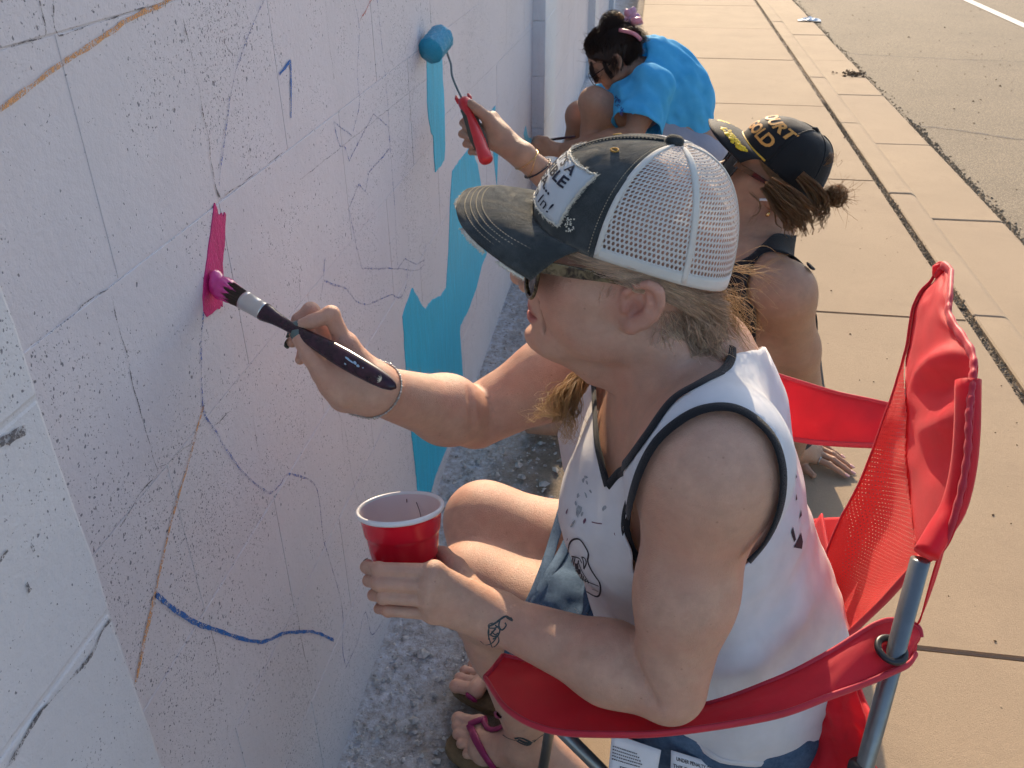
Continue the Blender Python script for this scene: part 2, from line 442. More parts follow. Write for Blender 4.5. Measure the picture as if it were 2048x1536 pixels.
# ---- ground
def concrete_mat(name, base, warm=0.10, spot=1.0):
    t = NT(name); p = t.pos()
    c = t.mix(t.ramp(t.noise(p, 2.2, 5), 0.3, 0.7), tuple(x * 0.88 for x in base), tuple(x * 1.08 for x in base))
    c = t.mix(t.ramp(t.noise(p, 300, 3, 0.7), 0.35, 0.70, 0.0, 0.45), c, tuple(x * 0.62 for x in base))
    v = t.voro(p, 34); r_ = t.sep(v.outputs['Color'])
    sp = t.math('MULTIPLY', t.math('GREATER_THAN', r_[0], 0.80), t.ramp(t.math('SUBTRACT', t.math('MULTIPLY', r_[1], 0.10), v.outputs['Distance']), 0.0, 0.03))
    c = t.mix(t.math('MULTIPLY', sp, 0.8 * spot), c, (0.06, 0.045, 0.03))
    v2 = t.voro(p, 120); r2 = t.sep(v2.outputs['Color'])
    s2 = t.math('MULTIPLY', t.math('GREATER_THAN', r2[0], 0.85), t.ramp(t.math('SUBTRACT', 0.2, v2.outputs['Distance']), 0.0, 0.08))
    c = t.mix(t.math('MULTIPLY', s2, 0.4), c, tuple(min(1, x * 1.5) for x in base))
    c = t.mix(t.ramp(t.noise(p, 9, 4, 0.6, 1.2), 0.56, 0.75, 0, 0.25), c, tuple(x * 0.66 for x in base))
    c = t.mix(t.ramp(t.noise(p, 3.1, 6, 0.7, 0.8), 0.54, 0.66, 0, 0.30), c, tuple(x * y for x, y in zip(base, (0.66, 0.64, 0.66))))
    c = t.mix(t.ramp(t.voro(p, 2.6).outputs['Distance'], 0.05, 0.09, 0.22, 0.0), c, tuple(x * 0.5 for x in base))
    oi = t.new('ShaderNodeObjectInfo')
    c = t.mix(t.ramp(oi.outputs['Random'], 0.0, 1.0, 0.0, 0.30), c, tuple(x * y for x, y in zip(base, (0.80, 0.80, 0.84))))
    t.P(Base_Color=c, Roughness=0.85, Normal=t.bump(t.math('ADD', t.noise(p, 500, 3), t.math('MULTIPLY', t.noise(p, 60, 3), 0.6)), 0.45, 0.002))
    return t.m
M_SLAB = concrete_mat('sidewalk_concrete', (0.365, 0.268, 0.172))
M_CURB = concrete_mat('curb_concrete', (0.385, 0.285, 0.185), spot=0.5)
def dirt_mat(name, base):
    t = NT(name); p = t.pos()
    c = t.mix(t.ramp(t.noise(p, 12, 5, 0.65), 0.3, 0.7), tuple(x * 0.6 for x in base), tuple(x * 1.2 for x in base))
    c = t.mix(t.ramp(t.noise(p, 160, 4, 0.7), 0.4, 0.7, 0, 0.6), c, tuple(x * 0.45 for x in base))
    # overspray of white paint along the foot of the wall
    d = t.math('ADD', t.math('SUBTRACT', t.sep(p)[0], WX), t.math('MULTIPLY', t.math('SUBTRACT', t.noise(p, 16, 6, 0.75), 0.5), 0.42))
    w = t.ramp(d, 0.04, 0.26, 0.95, 0.0)
    w = t.math('MULTIPLY', w, t.ramp(t.noise(p, 60, 5, 0.7), 0.24, 0.66))
    c = t.mix(w, c, (0.62, 0.66, 0.72))
    t.P(Base_Color=c, Roughness=0.95, Normal=t.bump(t.math('ADD', t.noise(p, 120, 4, 0.7), t.math('MULTIPLY', t.noise(p, 420, 2), 0.4)), 0.9, 0.006))
    return t.m
M_DIRT = dirt_mat('dirt', (0.30, 0.245, 0.19))
def asphalt_mat():
    t = NT('asphalt'); p = t.pos()
    base = (0.255, 0.20, 0.13)
    c = t.mix(t.ramp(t.noise(p, 1.4, 4), 0.3, 0.7), tuple(x * 0.85 for x in base), tuple(x * 1.1 for x in base))
    v = t.voro(p, 130); r_ = t.sep(v.outputs['Color'])
    c = t.mix(t.ramp(r_[0], 0.2, 1.0, 0, 0.5), c, (0.40, 0.33, 0.24))
    c = t.mix(t.ramp(v.outputs['Distance'], 0.32, 0.6, 0, 0.55), c, (0.08, 0.065, 0.05))
    t.P(Base_Color=c, Roughness=0.9, Normal=t.bump(v.outputs['Distance'], -0.8, 0.004))
    return t.m
M_ASPH = asphalt_mat()
M_LINE = simple('road_paint', (0.66, 0.62, 0.55), 0.7, var=0.2, vs=60)
SWL, SWR = -0.083, 1.144
JY = 1.30                                                    # a transverse joint
CZ = -0.12                                                   # gutter and road level

def grid(name, x0, x1, y0, y1, nx, ny, z, mat, amp=0.0, sc=8.0, kind=None, label=None):
    X, Y = np.meshgrid(np.linspace(x0, x1, nx), np.linspace(y0, y1, ny))
    P = np.c_[X.ravel(), Y.ravel(), np.zeros(nx * ny)]
    P[:, 2] = z + amp * (vnoise(P, sc, 1) + 0.5 * vnoise(P, sc * 3, 2) + 0.3 * vnoise(P, sc * 9, 3))
    F = [(j*nx+i, j*nx+i+1, (j+1)*nx+i+1, (j+1)*nx+i) for j in range(ny-1) for i in range(nx-1)]
    o = mesh_py(name, P, F, mat)
    return tag(o, kind=kind)
tag(grid('ground', -120, 160, -80, 220, 2, 2, -0.30, M_DIRT), kind='structure')
tag(grid('dirt_strip', -0.70, SWL + 0.03, -1.2, 16.0, 60, 900, -0.022, M_DIRT, 0.006, 9.0), kind='structure')
road = tag(grid('road', 1.70, 14.0, -2.5, 40.0, 3, 6, CZ - 0.004, M_ASPH), kind='structure')
mbk = MB(); mbk.add([(3.78,-2,CZ),(3.89,-2,CZ),(3.89,40,CZ),(3.78,40,CZ)], [(0,1,2,3)]); mbk.build('lane_line', M_LINE, road)
mbk = MB(); mbk.add([(5.2,-2,CZ),(5.24,-2,CZ),(5.24,40,CZ),(5.2,40,CZ)], [(0,1,2,3)]); mbk.build('lane_line', M_LINE, road)

sidewalk = bpy.data.objects.new('sidewalk', None); COL.objects.link(sidewalk); sidewalk['kind'] = 'structure'
me_slab = block_mesh('slab', 1.524 - 0.007, 0.12, 0.12, 0.004)      # unit then scaled in X
bm = bmesh.new(); bmesh.ops.create_cube(bm, size=1.0)
for v in bm.verts: v.co = Vector((v.co.x * (SWR - SWL), v.co.y * (1.524 - 0.005), v.co.z * 0.12 - 0.06))
bmesh.ops.bevel(bm, geom=[e for e in bm.edges if all(v.co.z > -0.01 for v in e.verts)], offset=0.006, segments=3, affect='EDGES')
me_slab.clear_geometry(); bm.to_mesh(me_slab); bm.free()
me_slab.materials.append(M_SLAB)
for p in me_slab.polygons: p.use_smooth = False
for k in range(-2, 12):
    o = new_obj('slab', me_slab, None, sidewalk)
    o.location = ((SWL + SWR) / 2, JY + 1.524 * (k + 0.5), random.uniform(-0.0025, 0.0015))
    o.rotation_euler = (random.uniform(-.0015, .0015), random.uniform(-.0012, .0012), random.uniform(-.0006, .0006))
mb = MB(); mb.box((SWL + .02, -2.5, -0.2), (SWR + 0.05, 20, -0.014)); mb.build('joint_bed', M_DIRT, sidewalk, smooth=False)
# slab beyond the ones that can be told apart
mb = MB(); mb.box((SWL, JY + 1.524 * 12, -0.12), (SWR, 40, 0.0)); mb.build('slab_beyond', M_SLAB, sidewalk, smooth=False)

curb = bpy.data.objects.new('curb', None); COL.objects.link(curb); curb['kind'] = 'structure'
# curb profile: top, rounded nose, face, gutter pan
prof = [(1.172, -0.25), (1.172, -0.004), (1.178, 0.0), (1.262, 0.0)]
for k in range(1, 7):
    a = k / 6 * math.radians(80); prof.append((1.262 + 0.045 * math.sin(a), -0.045 + 0.045 * math.cos(a)))
prof += [(1.322, CZ + 0.012), (1.340, CZ + 0.002), (1.70, CZ - 0.006 + 0.010), (1.716, CZ - 0.004), (1.716, -0.25)]
gy = [on_z(1715, 165, CZ)[1], on_z(1802, 290, CZ)[1]]
CL = 1.30
def curb_seg(y0, y1):
    V = []; ys = [y0, y0 + 0.006, y1 - 0.006, y1]
    n = len(prof)
    for i, y in enumerate(ys):
        for (x, z) in prof:
            dz = -0.004 if i in (0, 3) else 0
            V.append((x, y, z + dz))
    F = [(i*n+k, i*n+k+1, (i+1)*n+k+1, (i+1)*n+k) for i in range(3) for k in range(n-1)]
    F += [tuple(range(n-1, -1, -1)), tuple(3*n+k for k in range(n))]
    return V, F
V, F = curb_seg(-CL/2 + 0.004, CL/2 - 0.004)
me_c = bpy.data.meshes.new('curb_segment'); me_c.from_pydata(V, [], F); me_c.materials.append(M_CURB)
bm = bmesh.new(); bm.from_mesh(me_c); bmesh.ops.recalc_face_normals(bm, faces=bm.faces[:]); bm.to_mesh(me_c); bm.free()
for p in me_c.polygons: p.use_smooth = False
cy0 = gy[1]
for k in range(-5, 10):
    o = new_obj('curb_segment', me_c, None, curb); o.location = (0, cy0 + CL * (k + 0.5), random.uniform(-.002, .002))
mb = MB(); mb.box((1.19, -3, -0.26), (1.70, 40, -0.145)); mb.build('curb_bed', M_CURB, curb, smooth=False)
mb = MB(); mb.box((1.172, cy0 + CL*10, -0.2), (1.30, 40, 0.0)); mb.box((1.3, cy0 + CL*10, -0.2), (1.716, 40, CZ)); mb.build('curb_beyond', M_CURB, curb, smooth=False)

# dirt and grit in the seam between sidewalk and curb, and along the gutter edge
M_GRIT = simple('grit', (0.20, 0.15, 0.095), 0.95, var=0.5, vs=150)
M_PEB = simple('pebble', (0.42, 0.40, 0.38), 0.9, var=0.4, vs=60)
def scatter(name, fn, n, smin, smax, mat, seed, kind='stuff', parent=None, label=None, cat=None):
    rnd = random.Random(seed); V = []; F = []
    for i in range(n):
        x, y, z = fn(rnd); s = rnd.uniform(smin, smax) * (1.7 if rnd.random() < .07 else 1)
        b = len(V)
        a0 = rnd.uniform(0, 6.28); st = rnd.uniform(.6, 1.5)
        for (px, py, pz) in ((1,0,0),(0.25,.9,0),(-.85,.5,0),(-.7,-.6,0),(.3,-.95,0),(.2,.1,.75),(-.25,-.1,.6)):
            px *= st; j = rnd.uniform(.75, 1.25)
            X = (px*math.cos(a0) - py*math.sin(a0)) * s * j; Y = (px*math.sin(a0) + py*math.cos(a0)) * s * j
            V.append((x + X, y + Y, z + pz * s * j - 0.12 * s))
        F += [tuple(b+q for q in f) for f in ((0,1,5),(1,2,6),(1,6,5),(2,3,6),(3,4,6),(4,5,6),(4,0,5))]
    o = mesh_py(name, V, F, mat, parent, smooth=False)
    if kind: o['kind'] = kind
    if label: tag(o, label, cat)
    return o
def seam(rnd): return (rnd.gauss(1.158, .011), rnd.uniform(1.5, 13) if rnd.random() < .5 else rnd.uniform(1.5, 6), rnd.uniform(-.014, -.002))
scatter('seam_grit', seam, 3600, .002, .0055, M_GRIT, 1, label='brown grit filling the seam between sidewalk and curb', cat='grit')
def gut(rnd): return (1.716 + abs(rnd.gauss(0, .022)) * (1 if rnd.random() < .7 else -1), rnd.uniform(3, 13) if rnd.random() < .5 else rnd.uniform(3, 6), CZ - .002)
scatter('gutter_grit', gut, 2600, .003, .008, M_GRIT, 2, label='brown grit and leaf bits along the gutter edge', cat='grit')
def dirtp(rnd):
    x = WX + abs(rnd.gauss(0.0, .20)); x = min(x, SWL - .01)
    return (max(x, WX + .01), rnd.uniform(.55, 5) if rnd.random() < .85 else rnd.uniform(5, 12), -.016 + rnd.uniform(-.004, .004))
scatter('dirt_pebbles', dirtp, 5200, .0015, .0055, M_PEB, 3, label='pale pebbles scattered over the dirt strip below the wall', cat='pebbles')
scatter('dirt_stones', lambda r: (r.uniform(WX + .05, SWL - .06), r.uniform(.7, 3.6), -.012), 60, .007, .014, M_PEB, 4, label='larger pale stones lying on the dirt by the wall', cat='stones')
M_LEAF = simple('dry_bits', (0.14, 0.085, 0.045), 0.9, var=0.5, vs=90)
scatter('sidewalk_bits', lambda r: (r.uniform(SWL, SWR), r.uniform(.6, 5.5), .001), 260, .0016, .0042, M_LEAF, 5, label='tiny dark leaf bits strewn over the sidewalk', cat='debris')
scatter('road_bits', lambda r: (r.uniform(1.8, 4.5), r.uniform(3.5, 12), CZ), 220, .003, .008, M_LEAF, 6, label='small dark bits strewn over the asphalt road', cat='debris')
# cracks in the road
def flat_line(name, pts, w, z, mat, parent, seed=1):
    C = catmull(np.array(pts), 60); q = np.c_[C, np.full(60, seed)]
    C[:, 0] += .03 * vnoise(q, 5, 1) ; C[:, 1] += .03 * vnoise(q, 5, 2) + .01 * vnoise(q, 22, 3)
    T = np.gradient(C, axis=0); T /= np.linalg.norm(T, axis=1)[:, None]; N = np.c_[-T[:, 1], T[:, 0]]
    ww = (w * .5 * (1 + .6 * vnoise(q, 20, 4)))[:, None]
    A, B = C + N * ww, C - N * ww
    V = [(a[0], a[1], z) for a in A] + [(b[0], b[1], z) for b in B]
    return mesh_py(name, V, [(i, 60+i, 61+i, i+1) for i in range(59)], mat, parent)
g = lambda u, v: tuple(on_z(u, v, CZ)[:2])
flat_line('crack', [g(1825,250), g(1900,258), g(1980,270), g(2060,280)], .022, CZ - .001, M_CRACK, road)
flat_line('crack', [g(1690,105), g(1790,112), g(1900,118), g(2060,124)], .014, CZ - .001, M_CRACK, road, 2)
# a blown-in clump of dead weed, and a crumpled piece of white plastic at the gutter
wd = on_z(1705, 150, CZ)
scatter('dead_weed_clump', lambda r: (wd[0] + r.gauss(0, .045), wd[1] + r.gauss(0, .05), CZ + .004 + abs(r.gauss(0, .012))), 90, .006, .016, M_LEAF, 8, kind='stuff', label='dark dried weed clump lying on the gutter edge', cat='weed')
M_PLAS = simple('white_plastic', (0.75, 0.78, 0.80), 0.25, var=0.1)
tp = on_z(1618, 43, CZ)
Vt = []; rr = random.Random(5)
for i in range(9):
    for j in range(6):
        x, y = (i - 4) * .030, (j - 2.5) * .022
        hgt = .035 * max(0, 1 - (abs(i - 4) / 4.6) ** 2) * max(0.15, 1 - ((j - 2.5) / 3.1) ** 2)
        Vt.append((tp[0] + x + .1 * y + rr.uniform(-.006, .006), tp[1] + y + rr.uniform(-.006, .006), CZ + .004 + hgt * (0.6 + .8 * rr.random())))
tr = mesh_py('plastic_litter', Vt, [(j + 6*i, j + 1 + 6*i, j + 7 + 6*i, j + 6 + 6*i) for i in range(8) for j in range(5)], M_PLAS, smooth=False)
sm = tr.modifiers.new('solid', 'SOLIDIFY'); sm.thickness = .003
tag(tr, 'crumpled white plastic litter lying at the far gutter edge', 'litter')
# ================================================================== SDF SCULPTING KIT
def V3(*a): return np.array(a, float)
def unit(v): v = np.asarray(v, float); return v / (np.linalg.norm(v) + 1e-12)
def smin(a, b, k):
    if k <= 0: return np.minimum(a, b)
    h = np.maximum(k - np.abs(a - b), 0.0) / k
    return np.minimum(a, b) - h * h * k * 0.25
def p_cone(a, b, ra, rb, flat=None):
    a = np.asarray(a, float); b = np.asarray(b, float); ab = b - a; L2 = ab @ ab + 1e-12
    if flat is not None: fa, fs = unit(flat[0]), flat[1]
    def f(P):
        Q = P - a
        t = np.clip(Q @ ab / L2, 0, 1)
        D = Q - t[:, None] * ab
        if flat is not None:
            c = D @ fa
            D = D + np.outer(c * (1.0 / fs - 1.0), fa)
        return np.sqrt(np.einsum('ij,ij->i', D, D)) - (ra + (rb - ra) * t)
    return f
def p_ell(c, r, R=None):
    c = np.asarray(c, float); r = np.asarray(r, float)
    R = np.eye(3) if R is None else np.asarray(R, float)          # columns: ellipsoid axes
    def f(P):
        Q = (P - c) @ R
        k0 = np.sqrt(((Q / r) ** 2).sum(1)); k1 = np.sqrt(((Q / (r * r)) ** 2).sum(1)) + 1e-9
        return np.where(k0 < 1e-6, -r.min(), k0 * (k0 - 1.0) / k1)
    return f
def p_sph(c, r):
    c = np.asarray(c, float)
    return lambda P: np.sqrt(((P - c) ** 2).sum(1)) - r
def p_loft(rows, p=2.0):
    """stack of elliptic sections: rows of (z, cx, cy, ax, ay)"""
    A = np.array(rows, float); A = A[np.argsort(A[:, 0])]
    def f(P):
        z = np.clip(P[:, 2], A[0, 0], A[-1, 0])
        cx, cy, ax, ay = [np.interp(z, A[:, 0], A[:, i]) for i in (1, 2, 3, 4)]
        dx, dy = np.abs(P[:, 0] - cx) / ax, np.abs(P[:, 1] - cy) / ay
        k = (dx ** p + dy ** p) ** (1.0 / p)
        d = (k - 1.0) * np.minimum(ax, ay)
        dz = np.abs(P[:, 2] - z)
        return np.where(dz > 0, np.sqrt(np.maximum(d, 0) ** 2 + dz ** 2), d)
    return f
class SDF:
    def __init__(s): s.items = []
    def u(s, fn, k=0.0): s.items.append((0, fn, k)); return s
    def s(s_, fn, k=0.0): s_.items.append((1, fn, k)); return s_
    def chain(s, pts, rad, k=0.01, k0=None, flat=None):
        for i in range(len(pts) - 1):
            s.u(p_cone(pts[i], pts[i+1], rad[i], rad[i+1], flat), (k0 if (i == 0 and k0 is not None) else k))
        return s
    def __call__(s, P, idx=None):
        d = np.full(len(P), 1e3)
        for i in (range(len(s.items)) if idx is None else idx):
            op, fn, k = s.items[i]
            if op == 0: d = smin(d, fn(P), k)
            else: d = -smin(-d, fn(P), k)
        return d
    def offset(s, r):
        o = SDF(); o.items = [(0, lambda P: s(P) - r, 0.0)]; return o
    def mesh(s, lo, hi, h, B=12, project=2):
        """surface nets on a sparse grid; returns verts, quads, normals"""
        lo = np.asarray(lo, float); hi = np.asarray(hi, float)
        nb = np.maximum(1, np.ceil((hi - lo) / (h * B)).astype(int))
        N = nb * B + 1
        G = np.full(N, 1.0, np.float32)
        ax = np.arange(B + 1)
        off = np.stack(np.meshgrid(ax, ax, ax, indexing='ij'), -1).reshape(-1, 3)
        cs = np.stack(np.meshgrid(*[np.arange(n) for n in nb], indexing='ij'), -1).reshape(-1, 3)
        cen = lo + (cs * B + B / 2.0) * h
        hd = B * h * 0.5 * 1.733
        D = []
        tot = np.full(len(cen), 1e3)
        for op, fn, k in s.items:
            d = fn(cen); D.append(d)
            tot = smin(tot, d, k) if op == 0 else -smin(-tot, d, k)
        act = np.nonzero(np.abs(tot) < hd * 1.6 + 0.004)[0]
        ins = np.nonzero((tot < 0) & ~(np.abs(tot) < hd * 1.6 + 0.004))[0]
        for c in ins:
            i, j, k_ = cs[c] * B; G[i:i+B+1, j:j+B+1, k_:k_+B+1] = -1.0
        for c in act:
            idx = []
            for n, (op, fn, k) in enumerate(s.items):
                if op == 0:
                    if D[n][c] < max(tot[c], 0) + 2.6 * hd + k: idx.append(n)
                else:
                    if D[n][c] < 2.0 * hd + k: idx.append(n)
            if not idx: continue
            P = lo + (cs[c] * B + off) * h
            i, j, k_ = cs[c] * B
            G[i:i+B+1, j:j+B+1, k_:k_+B+1] = s(P, idx).reshape(B+1, B+1, B+1)
        S = G < 0
        mixc = np.zeros(np.array(N) - 1, np.uint8)
        for dx in (0, 1):
            for dy in (0, 1):
                for dz in (0, 1):
                    mixc += S[dx:N[0]-1+dx, dy:N[1]-1+dy, dz:N[2]-1+dz]
        cells = np.argwhere((mixc > 0) & (mixc < 8))
        vid = np.full(np.array(N) - 1, -1, np.int32)
        vid[cells[:, 0], cells[:, 1], cells[:, 2]] = np.arange(len(cells))
        acc = np.zeros((len(cells), 3)); cnt = np.zeros(len(cells))
        cor = np.array([(a, b, c) for a in (0, 1) for b in (0, 1) for c in (0, 1)])
        val = np.stack([G[cells[:, 0]+a, cells[:, 1]+b, cells[:, 2]+c] for a, b, c in cor], 1)
        for e0 in range(8):
            for axn in range(3):
                if cor[e0][axn] == 0:
                    c1 = cor[e0].copy(); c1[axn] = 1
                    e1 = c1[0]*4 + c1[1]*2 + c1[2]
                    a, b = val[:, e0], val[:, e1]
                    m = (a < 0) != (b < 0)
                    t = np.where(m, a / np.where(m, a - b, 1), 0)
                    p = cor[e0][None, :] + t[:, None] * (c1 - cor[e0])[None, :]
                    acc += np.where(m[:, None], p, 0); cnt += m
        V = lo + (cells + acc / cnt[:, None]) * h
        F = []
        for axn in range(3):
            sl0 = [slice(None)] * 3; sl1 = [slice(None)] * 3
            sl0[axn] = slice(0, N[axn]-1); sl1[axn] = slice(1, N[axn])
            a, b = S[tuple(sl0)], S[tuple(sl1)]
            E = np.argwhere(a != b)
            u_, v_ = (axn + 1) % 3, (axn + 2) % 3
            ok = (E[:, u_] > 0) & (E[:, v_] > 0) & (E[:, u_] < N[u_]-1) & (E[:, v_] < N[v_]-1)
            E = E[ok]
            fl = a[E[:, 0], E[:, 1], E[:, 2]]
            q = []
            for (du, dv) in ((0, 0), (1, 0), (1, 1), (0, 1)):
                c = E.copy(); c[:, u_] -= du; c[:, v_] -= dv
                q.append(vid[c[:, 0], c[:, 1], c[:, 2]])
            q = np.stack(q, 1)
            q[~fl] = q[~fl][:, ::-1]
            F.append(q)
        F = np.vstack(F)
        F = F[(F >= 0).all(1)]
        V, Nn = s.project(V, h * 0.5, project)
        return V, F[:, ::-1] if False else F, Nn
    def grad(s, P, e=0.0008):
        g = np.zeros_like(P)
        for q in ((1, -1, -1), (-1, -1, 1), (-1, 1, -1), (1, 1, 1)):
            q = np.array(q, float); g += s(P + q * e)[:, None] * q
        return g / (4 * e)
    def project(s, V, lim, it=2):
        g = None
        for _ in range(it):
            g = s.grad(V); d = s(V)
            st = np.clip(d / np.maximum((g * g).sum(1), 0.05), -lim, lim)
            V = V - st[:, None] * g
        if g is None: g = s.grad(V)
        return V, g / (np.linalg.norm(g, axis=1)[:, None] + 1e-9)
    def trace(s, uv, d0=0.4, d1=2.2, off=0.0, it=55, vec=None):
        """points where camera rays through photo pixels meet the surface (nan when missed)"""
        uv = np.asarray(uv, float)
        R = np.array([ray(u, v) for u, v in uv]); ln = np.linalg.norm(R, axis=1)
        R = R / ln[:, None]
        t = np.full(len(uv), d0); hit = np.zeros(len(uv), bool)
        for _ in range(it):
            P = CAM_C + R * t[:, None]
            d = s(P) - off
            t = t + np.clip(d * 0.8, -0.02, 0.05)
            hit = np.abs(d) < 0.0008
        P = CAM_C + R * t[:, None]
        P[~hit | (t > d1)] = np.nan
        return P
def fill_nan(P):
    P = P.copy(); ok = ~np.isnan(P[:, 0]); i = np.arange(len(P))
    if ok.sum() == 0: return None
    for c in range(3): P[:, c] = np.interp(i, i[ok], P[ok, c])
    return P
def proj_px(P):
    C = (np.asarray(P) - CAM_C) @ CAM_R
    return np.c_[1024.0 - C[:, 0] / C[:, 2] * FPX, 768.0 + C[:, 1] / C[:, 2] * FPX, -C[:, 2]]
def inside_poly(Q, poly):
    poly = np.asarray(poly, float); x, y = Q[:, 0], Q[:, 1]
    c = np.zeros(len(Q), bool); n = len(poly)
    for i in range(n):
        x0, y0 = poly[i]; x1, y1 = poly[(i + 1) % n]
        m = ((y0 > y) != (y1 > y)) & (x < (x1 - x0) * (y - y0) / (y1 - y0 + 1e-12) + x0)
        c ^= m
    return c
def poly_dist(Q, poly):
    """signed distance in pixels, negative inside"""
    poly = np.asarray(poly, float); d = np.full(len(Q), 1e9)
    for i in range(len(poly)):
        a, b = poly[i], poly[(i + 1) % len(poly)]
        ab = b - a; t = np.clip(((Q[:, :2] - a) @ ab) / (ab @ ab + 1e-9), 0, 1)
        d = np.minimum(d, np.linalg.norm(Q[:, :2] - a - t[:, None] * ab, axis=1))
    return np.where(inside_poly(Q, poly), -d, d)
def put_mesh(name, V, F, mat, parent, normals=None, attrs=None):
    me = bpy.data.meshes.new(name)
    me.vertices.add(len(V)); me.vertices.foreach_set('co', np.asarray(V, np.float32).ravel())
    F = np.asarray(F, np.int32); n, k = F.shape
    me.loops.add(n * k); me.loops.foreach_set('vertex_index', F.ravel())
    me.polygons.add(n)
    me.polygons.foreach_set('loop_start', np.arange(0, n * k, k, dtype=np.int32))
    try: me.polygons.foreach_set('loop_total', np.full(n, k, np.int32))
    except Exception: pass
    me.polygons.foreach_set('use_smooth', np.ones(n, bool))
    me.update(calc_edges=True); me.validate()
    if attrs:
        for an, col in attrs.items():
            at_ = me.attributes.new(an, 'FLOAT_COLOR', 'POINT')
            at_.data.foreach_set('color', np.c_[np.asarray(col, np.float32), np.ones(len(V), np.float32)].ravel())
    return new_obj(name, me, mat, parent)
def drop_verts(V, F, keep, *arrs):
    fk = keep[F].all(1); F = F[fk]
    used = np.zeros(len(V), bool); used[F.ravel()] = True
    mp = np.cumsum(used) - 1
    return (V[used], mp[F]) + tuple(a[used] for a in arrs)
def smooth_rim(V, F, it=8):
    """relax the open edges of a cut garment so they run clean"""
    E = np.vstack([F[:, [0, 1]], F[:, [1, 2]], F[:, [2, 3]], F[:, [3, 0]]]); E = np.sort(E, 1)
    E, c = np.unique(E, axis=0, return_counts=True); E = E[c == 1]
    V = V.copy()
    for _ in range(it):
        S = np.zeros_like(V); n = np.zeros(len(V))
        np.add.at(S, E[:, 0], V[E[:, 1]]); np.add.at(S, E[:, 1], V[E[:, 0]]); np.add.at(n, E[:, 0], 1); np.add.at(n, E[:, 1], 1)
        m = n == 2
        V[m] = V[m] * .4 + S[m] / n[m][:, None] * .6
    return V
def merge_parts(parts):
    Vs, Fs, Ns, b = [], [], [], 0
    for V, F, N in parts:
        Vs.append(V); Fs.append(F + b); Ns.append(N); b += len(V)
    return np.vstack(Vs), np.vstack(Fs), np.vstack(Ns)
def surf_tube(sdf, uv, n, w, th, off, mat, name, parent, d0=0.4, d1=2.2, closed=False, sm=2, stick=True):
    """flat band lying on a sculpted surface along a line of photo pixels"""
    P = np.asarray(uv, float)
    C = catmull(np.vstack([P, P[:1]]) if closed else P, n)
    Q = fill_nan(sdf.trace(C, d0, d1))
    if Q is None: return None
    return band(sdf, Q, w, th, off, mat, name, parent, closed, sm=sm, stick=stick)
def band(sdf, Q, w, th, off, mat, name, parent, closed=False, ns=8, sm=2, stick=True):
    for _ in range(sm):
        Q = np.vstack([Q[:1], (Q[:-2] + 2 * Q[1:-1] + Q[2:]) / 4, Q[-1:]])
    g = sdf.grad(Q); N = g / (np.linalg.norm(g, axis=1)[:, None] + 1e-9)
    if not stick:
        for _ in range(sm): N = np.vstack([N[:1], (N[:-2] + 2 * N[1:-1] + N[2:]) / 4, N[-1:]])
        N /= (np.linalg.norm(N, axis=1)[:, None] + 1e-9)
    Q = Q - ((sdf(Q))[:, None] * N if stick else 0) + N * off
    T = np.gradient(Q, axis=0); T /= (np.linalg.norm(T, axis=1)[:, None] + 1e-9)
    Bn = np.cross(T, N); Bn /= (np.linalg.norm(Bn, axis=1)[:, None] + 1e-9)
    n = len(Q); wv = w if not np.isscalar(w) else np.full(n, w)
    V = []
    for k in range(ns):
        a = 2 * math.pi * k / ns
        ca, sa = math.cos(a), math.sin(a)
        ca = math.copysign(abs(ca) ** 0.6, ca); sa = math.copysign(abs(sa) ** 0.6, sa)
        V.append(Q + Bn * (ca * wv * 0.5)[:, None] + N * (sa * th * 0.5))
    V = np.stack(V, 1).reshape(-1, 3)
    F = []
    for i in range(n if closed else n - 1):
        for k in range(ns):
            F.append((i*ns+k, i*ns+(k+1) % ns, ((i+1) % n)*ns+(k+1) % ns, ((i+1) % n)*ns+k))
    return mesh_py(name, V, F, mat, parent)
# ================================================================== SEATED WOMAN
def skin_mat(name, base, red, freck=0.75, sss=0.12):
    t = NT(name); p = t.pos()
    m = t.noise(p, 55, 4, 0.6); f = t.noise(p, 900, 3, 0.6)
    c = t.mix(t.ramp(m, 0.3, 0.72), tuple(x * 0.86 for x in base), tuple(min(1, x * 1.09) for x in base))
    c = t.mix(t.ramp(t.noise(p, 18, 3), 0.42, 0.72, 0, 0.55), c, red)
    c = t.mix(t.ramp(t.noise(p, 130, 4, .7), 0.50, 0.78, 0, 0.30), c, tuple(x * .80 for x in red))
    v = t.voro(p, 150); r_ = t.sep(v.outputs['Color'])
    fr = t.math('MULTIPLY', t.math('GREATER_THAN', r_[0], 0.72), t.ramp(t.math('SUBTRACT', t.math('MULTIPLY', r_[1], 0.22), v.outputs['Distance']), 0.0, 0.12))
    c = t.mix(t.math('MULTIPLY', fr, freck), c, tuple(x * 0.62 for x in (base[0], base[1] * 0.86, base[2] * 0.8)))
    c = t.mix(t.ramp(f, 0.35, 0.75, 0.0, 0.18), c, tuple(x * 0.7 for x in base))
    c = t.mix(1.0, c, t.attr('tint')['Color'], 'MULTIPLY')
    pv = t.voro(p, 1100)
    h = t.math('ADD', t.math('MULTIPLY', pv.outputs['Distance'], 0.6), t.math('MULTIPLY', t.noise(p, 420, 3), 0.8))
    t.P(Base_Color=c, Roughness=t.ramp(m, 0.3, 0.7, 0.42, 0.56), Normal=t.bump(h, 0.6, 0.0010))
    t.P(Subsurface_Weight=sss, Subsurface_Scale=0.006)
    t.b.inputs['Subsurface Radius'].default_value = (1.0, 0.35, 0.2)
    t.b.inputs['Specular IOR Level'].default_value = 0.42
    return t.m
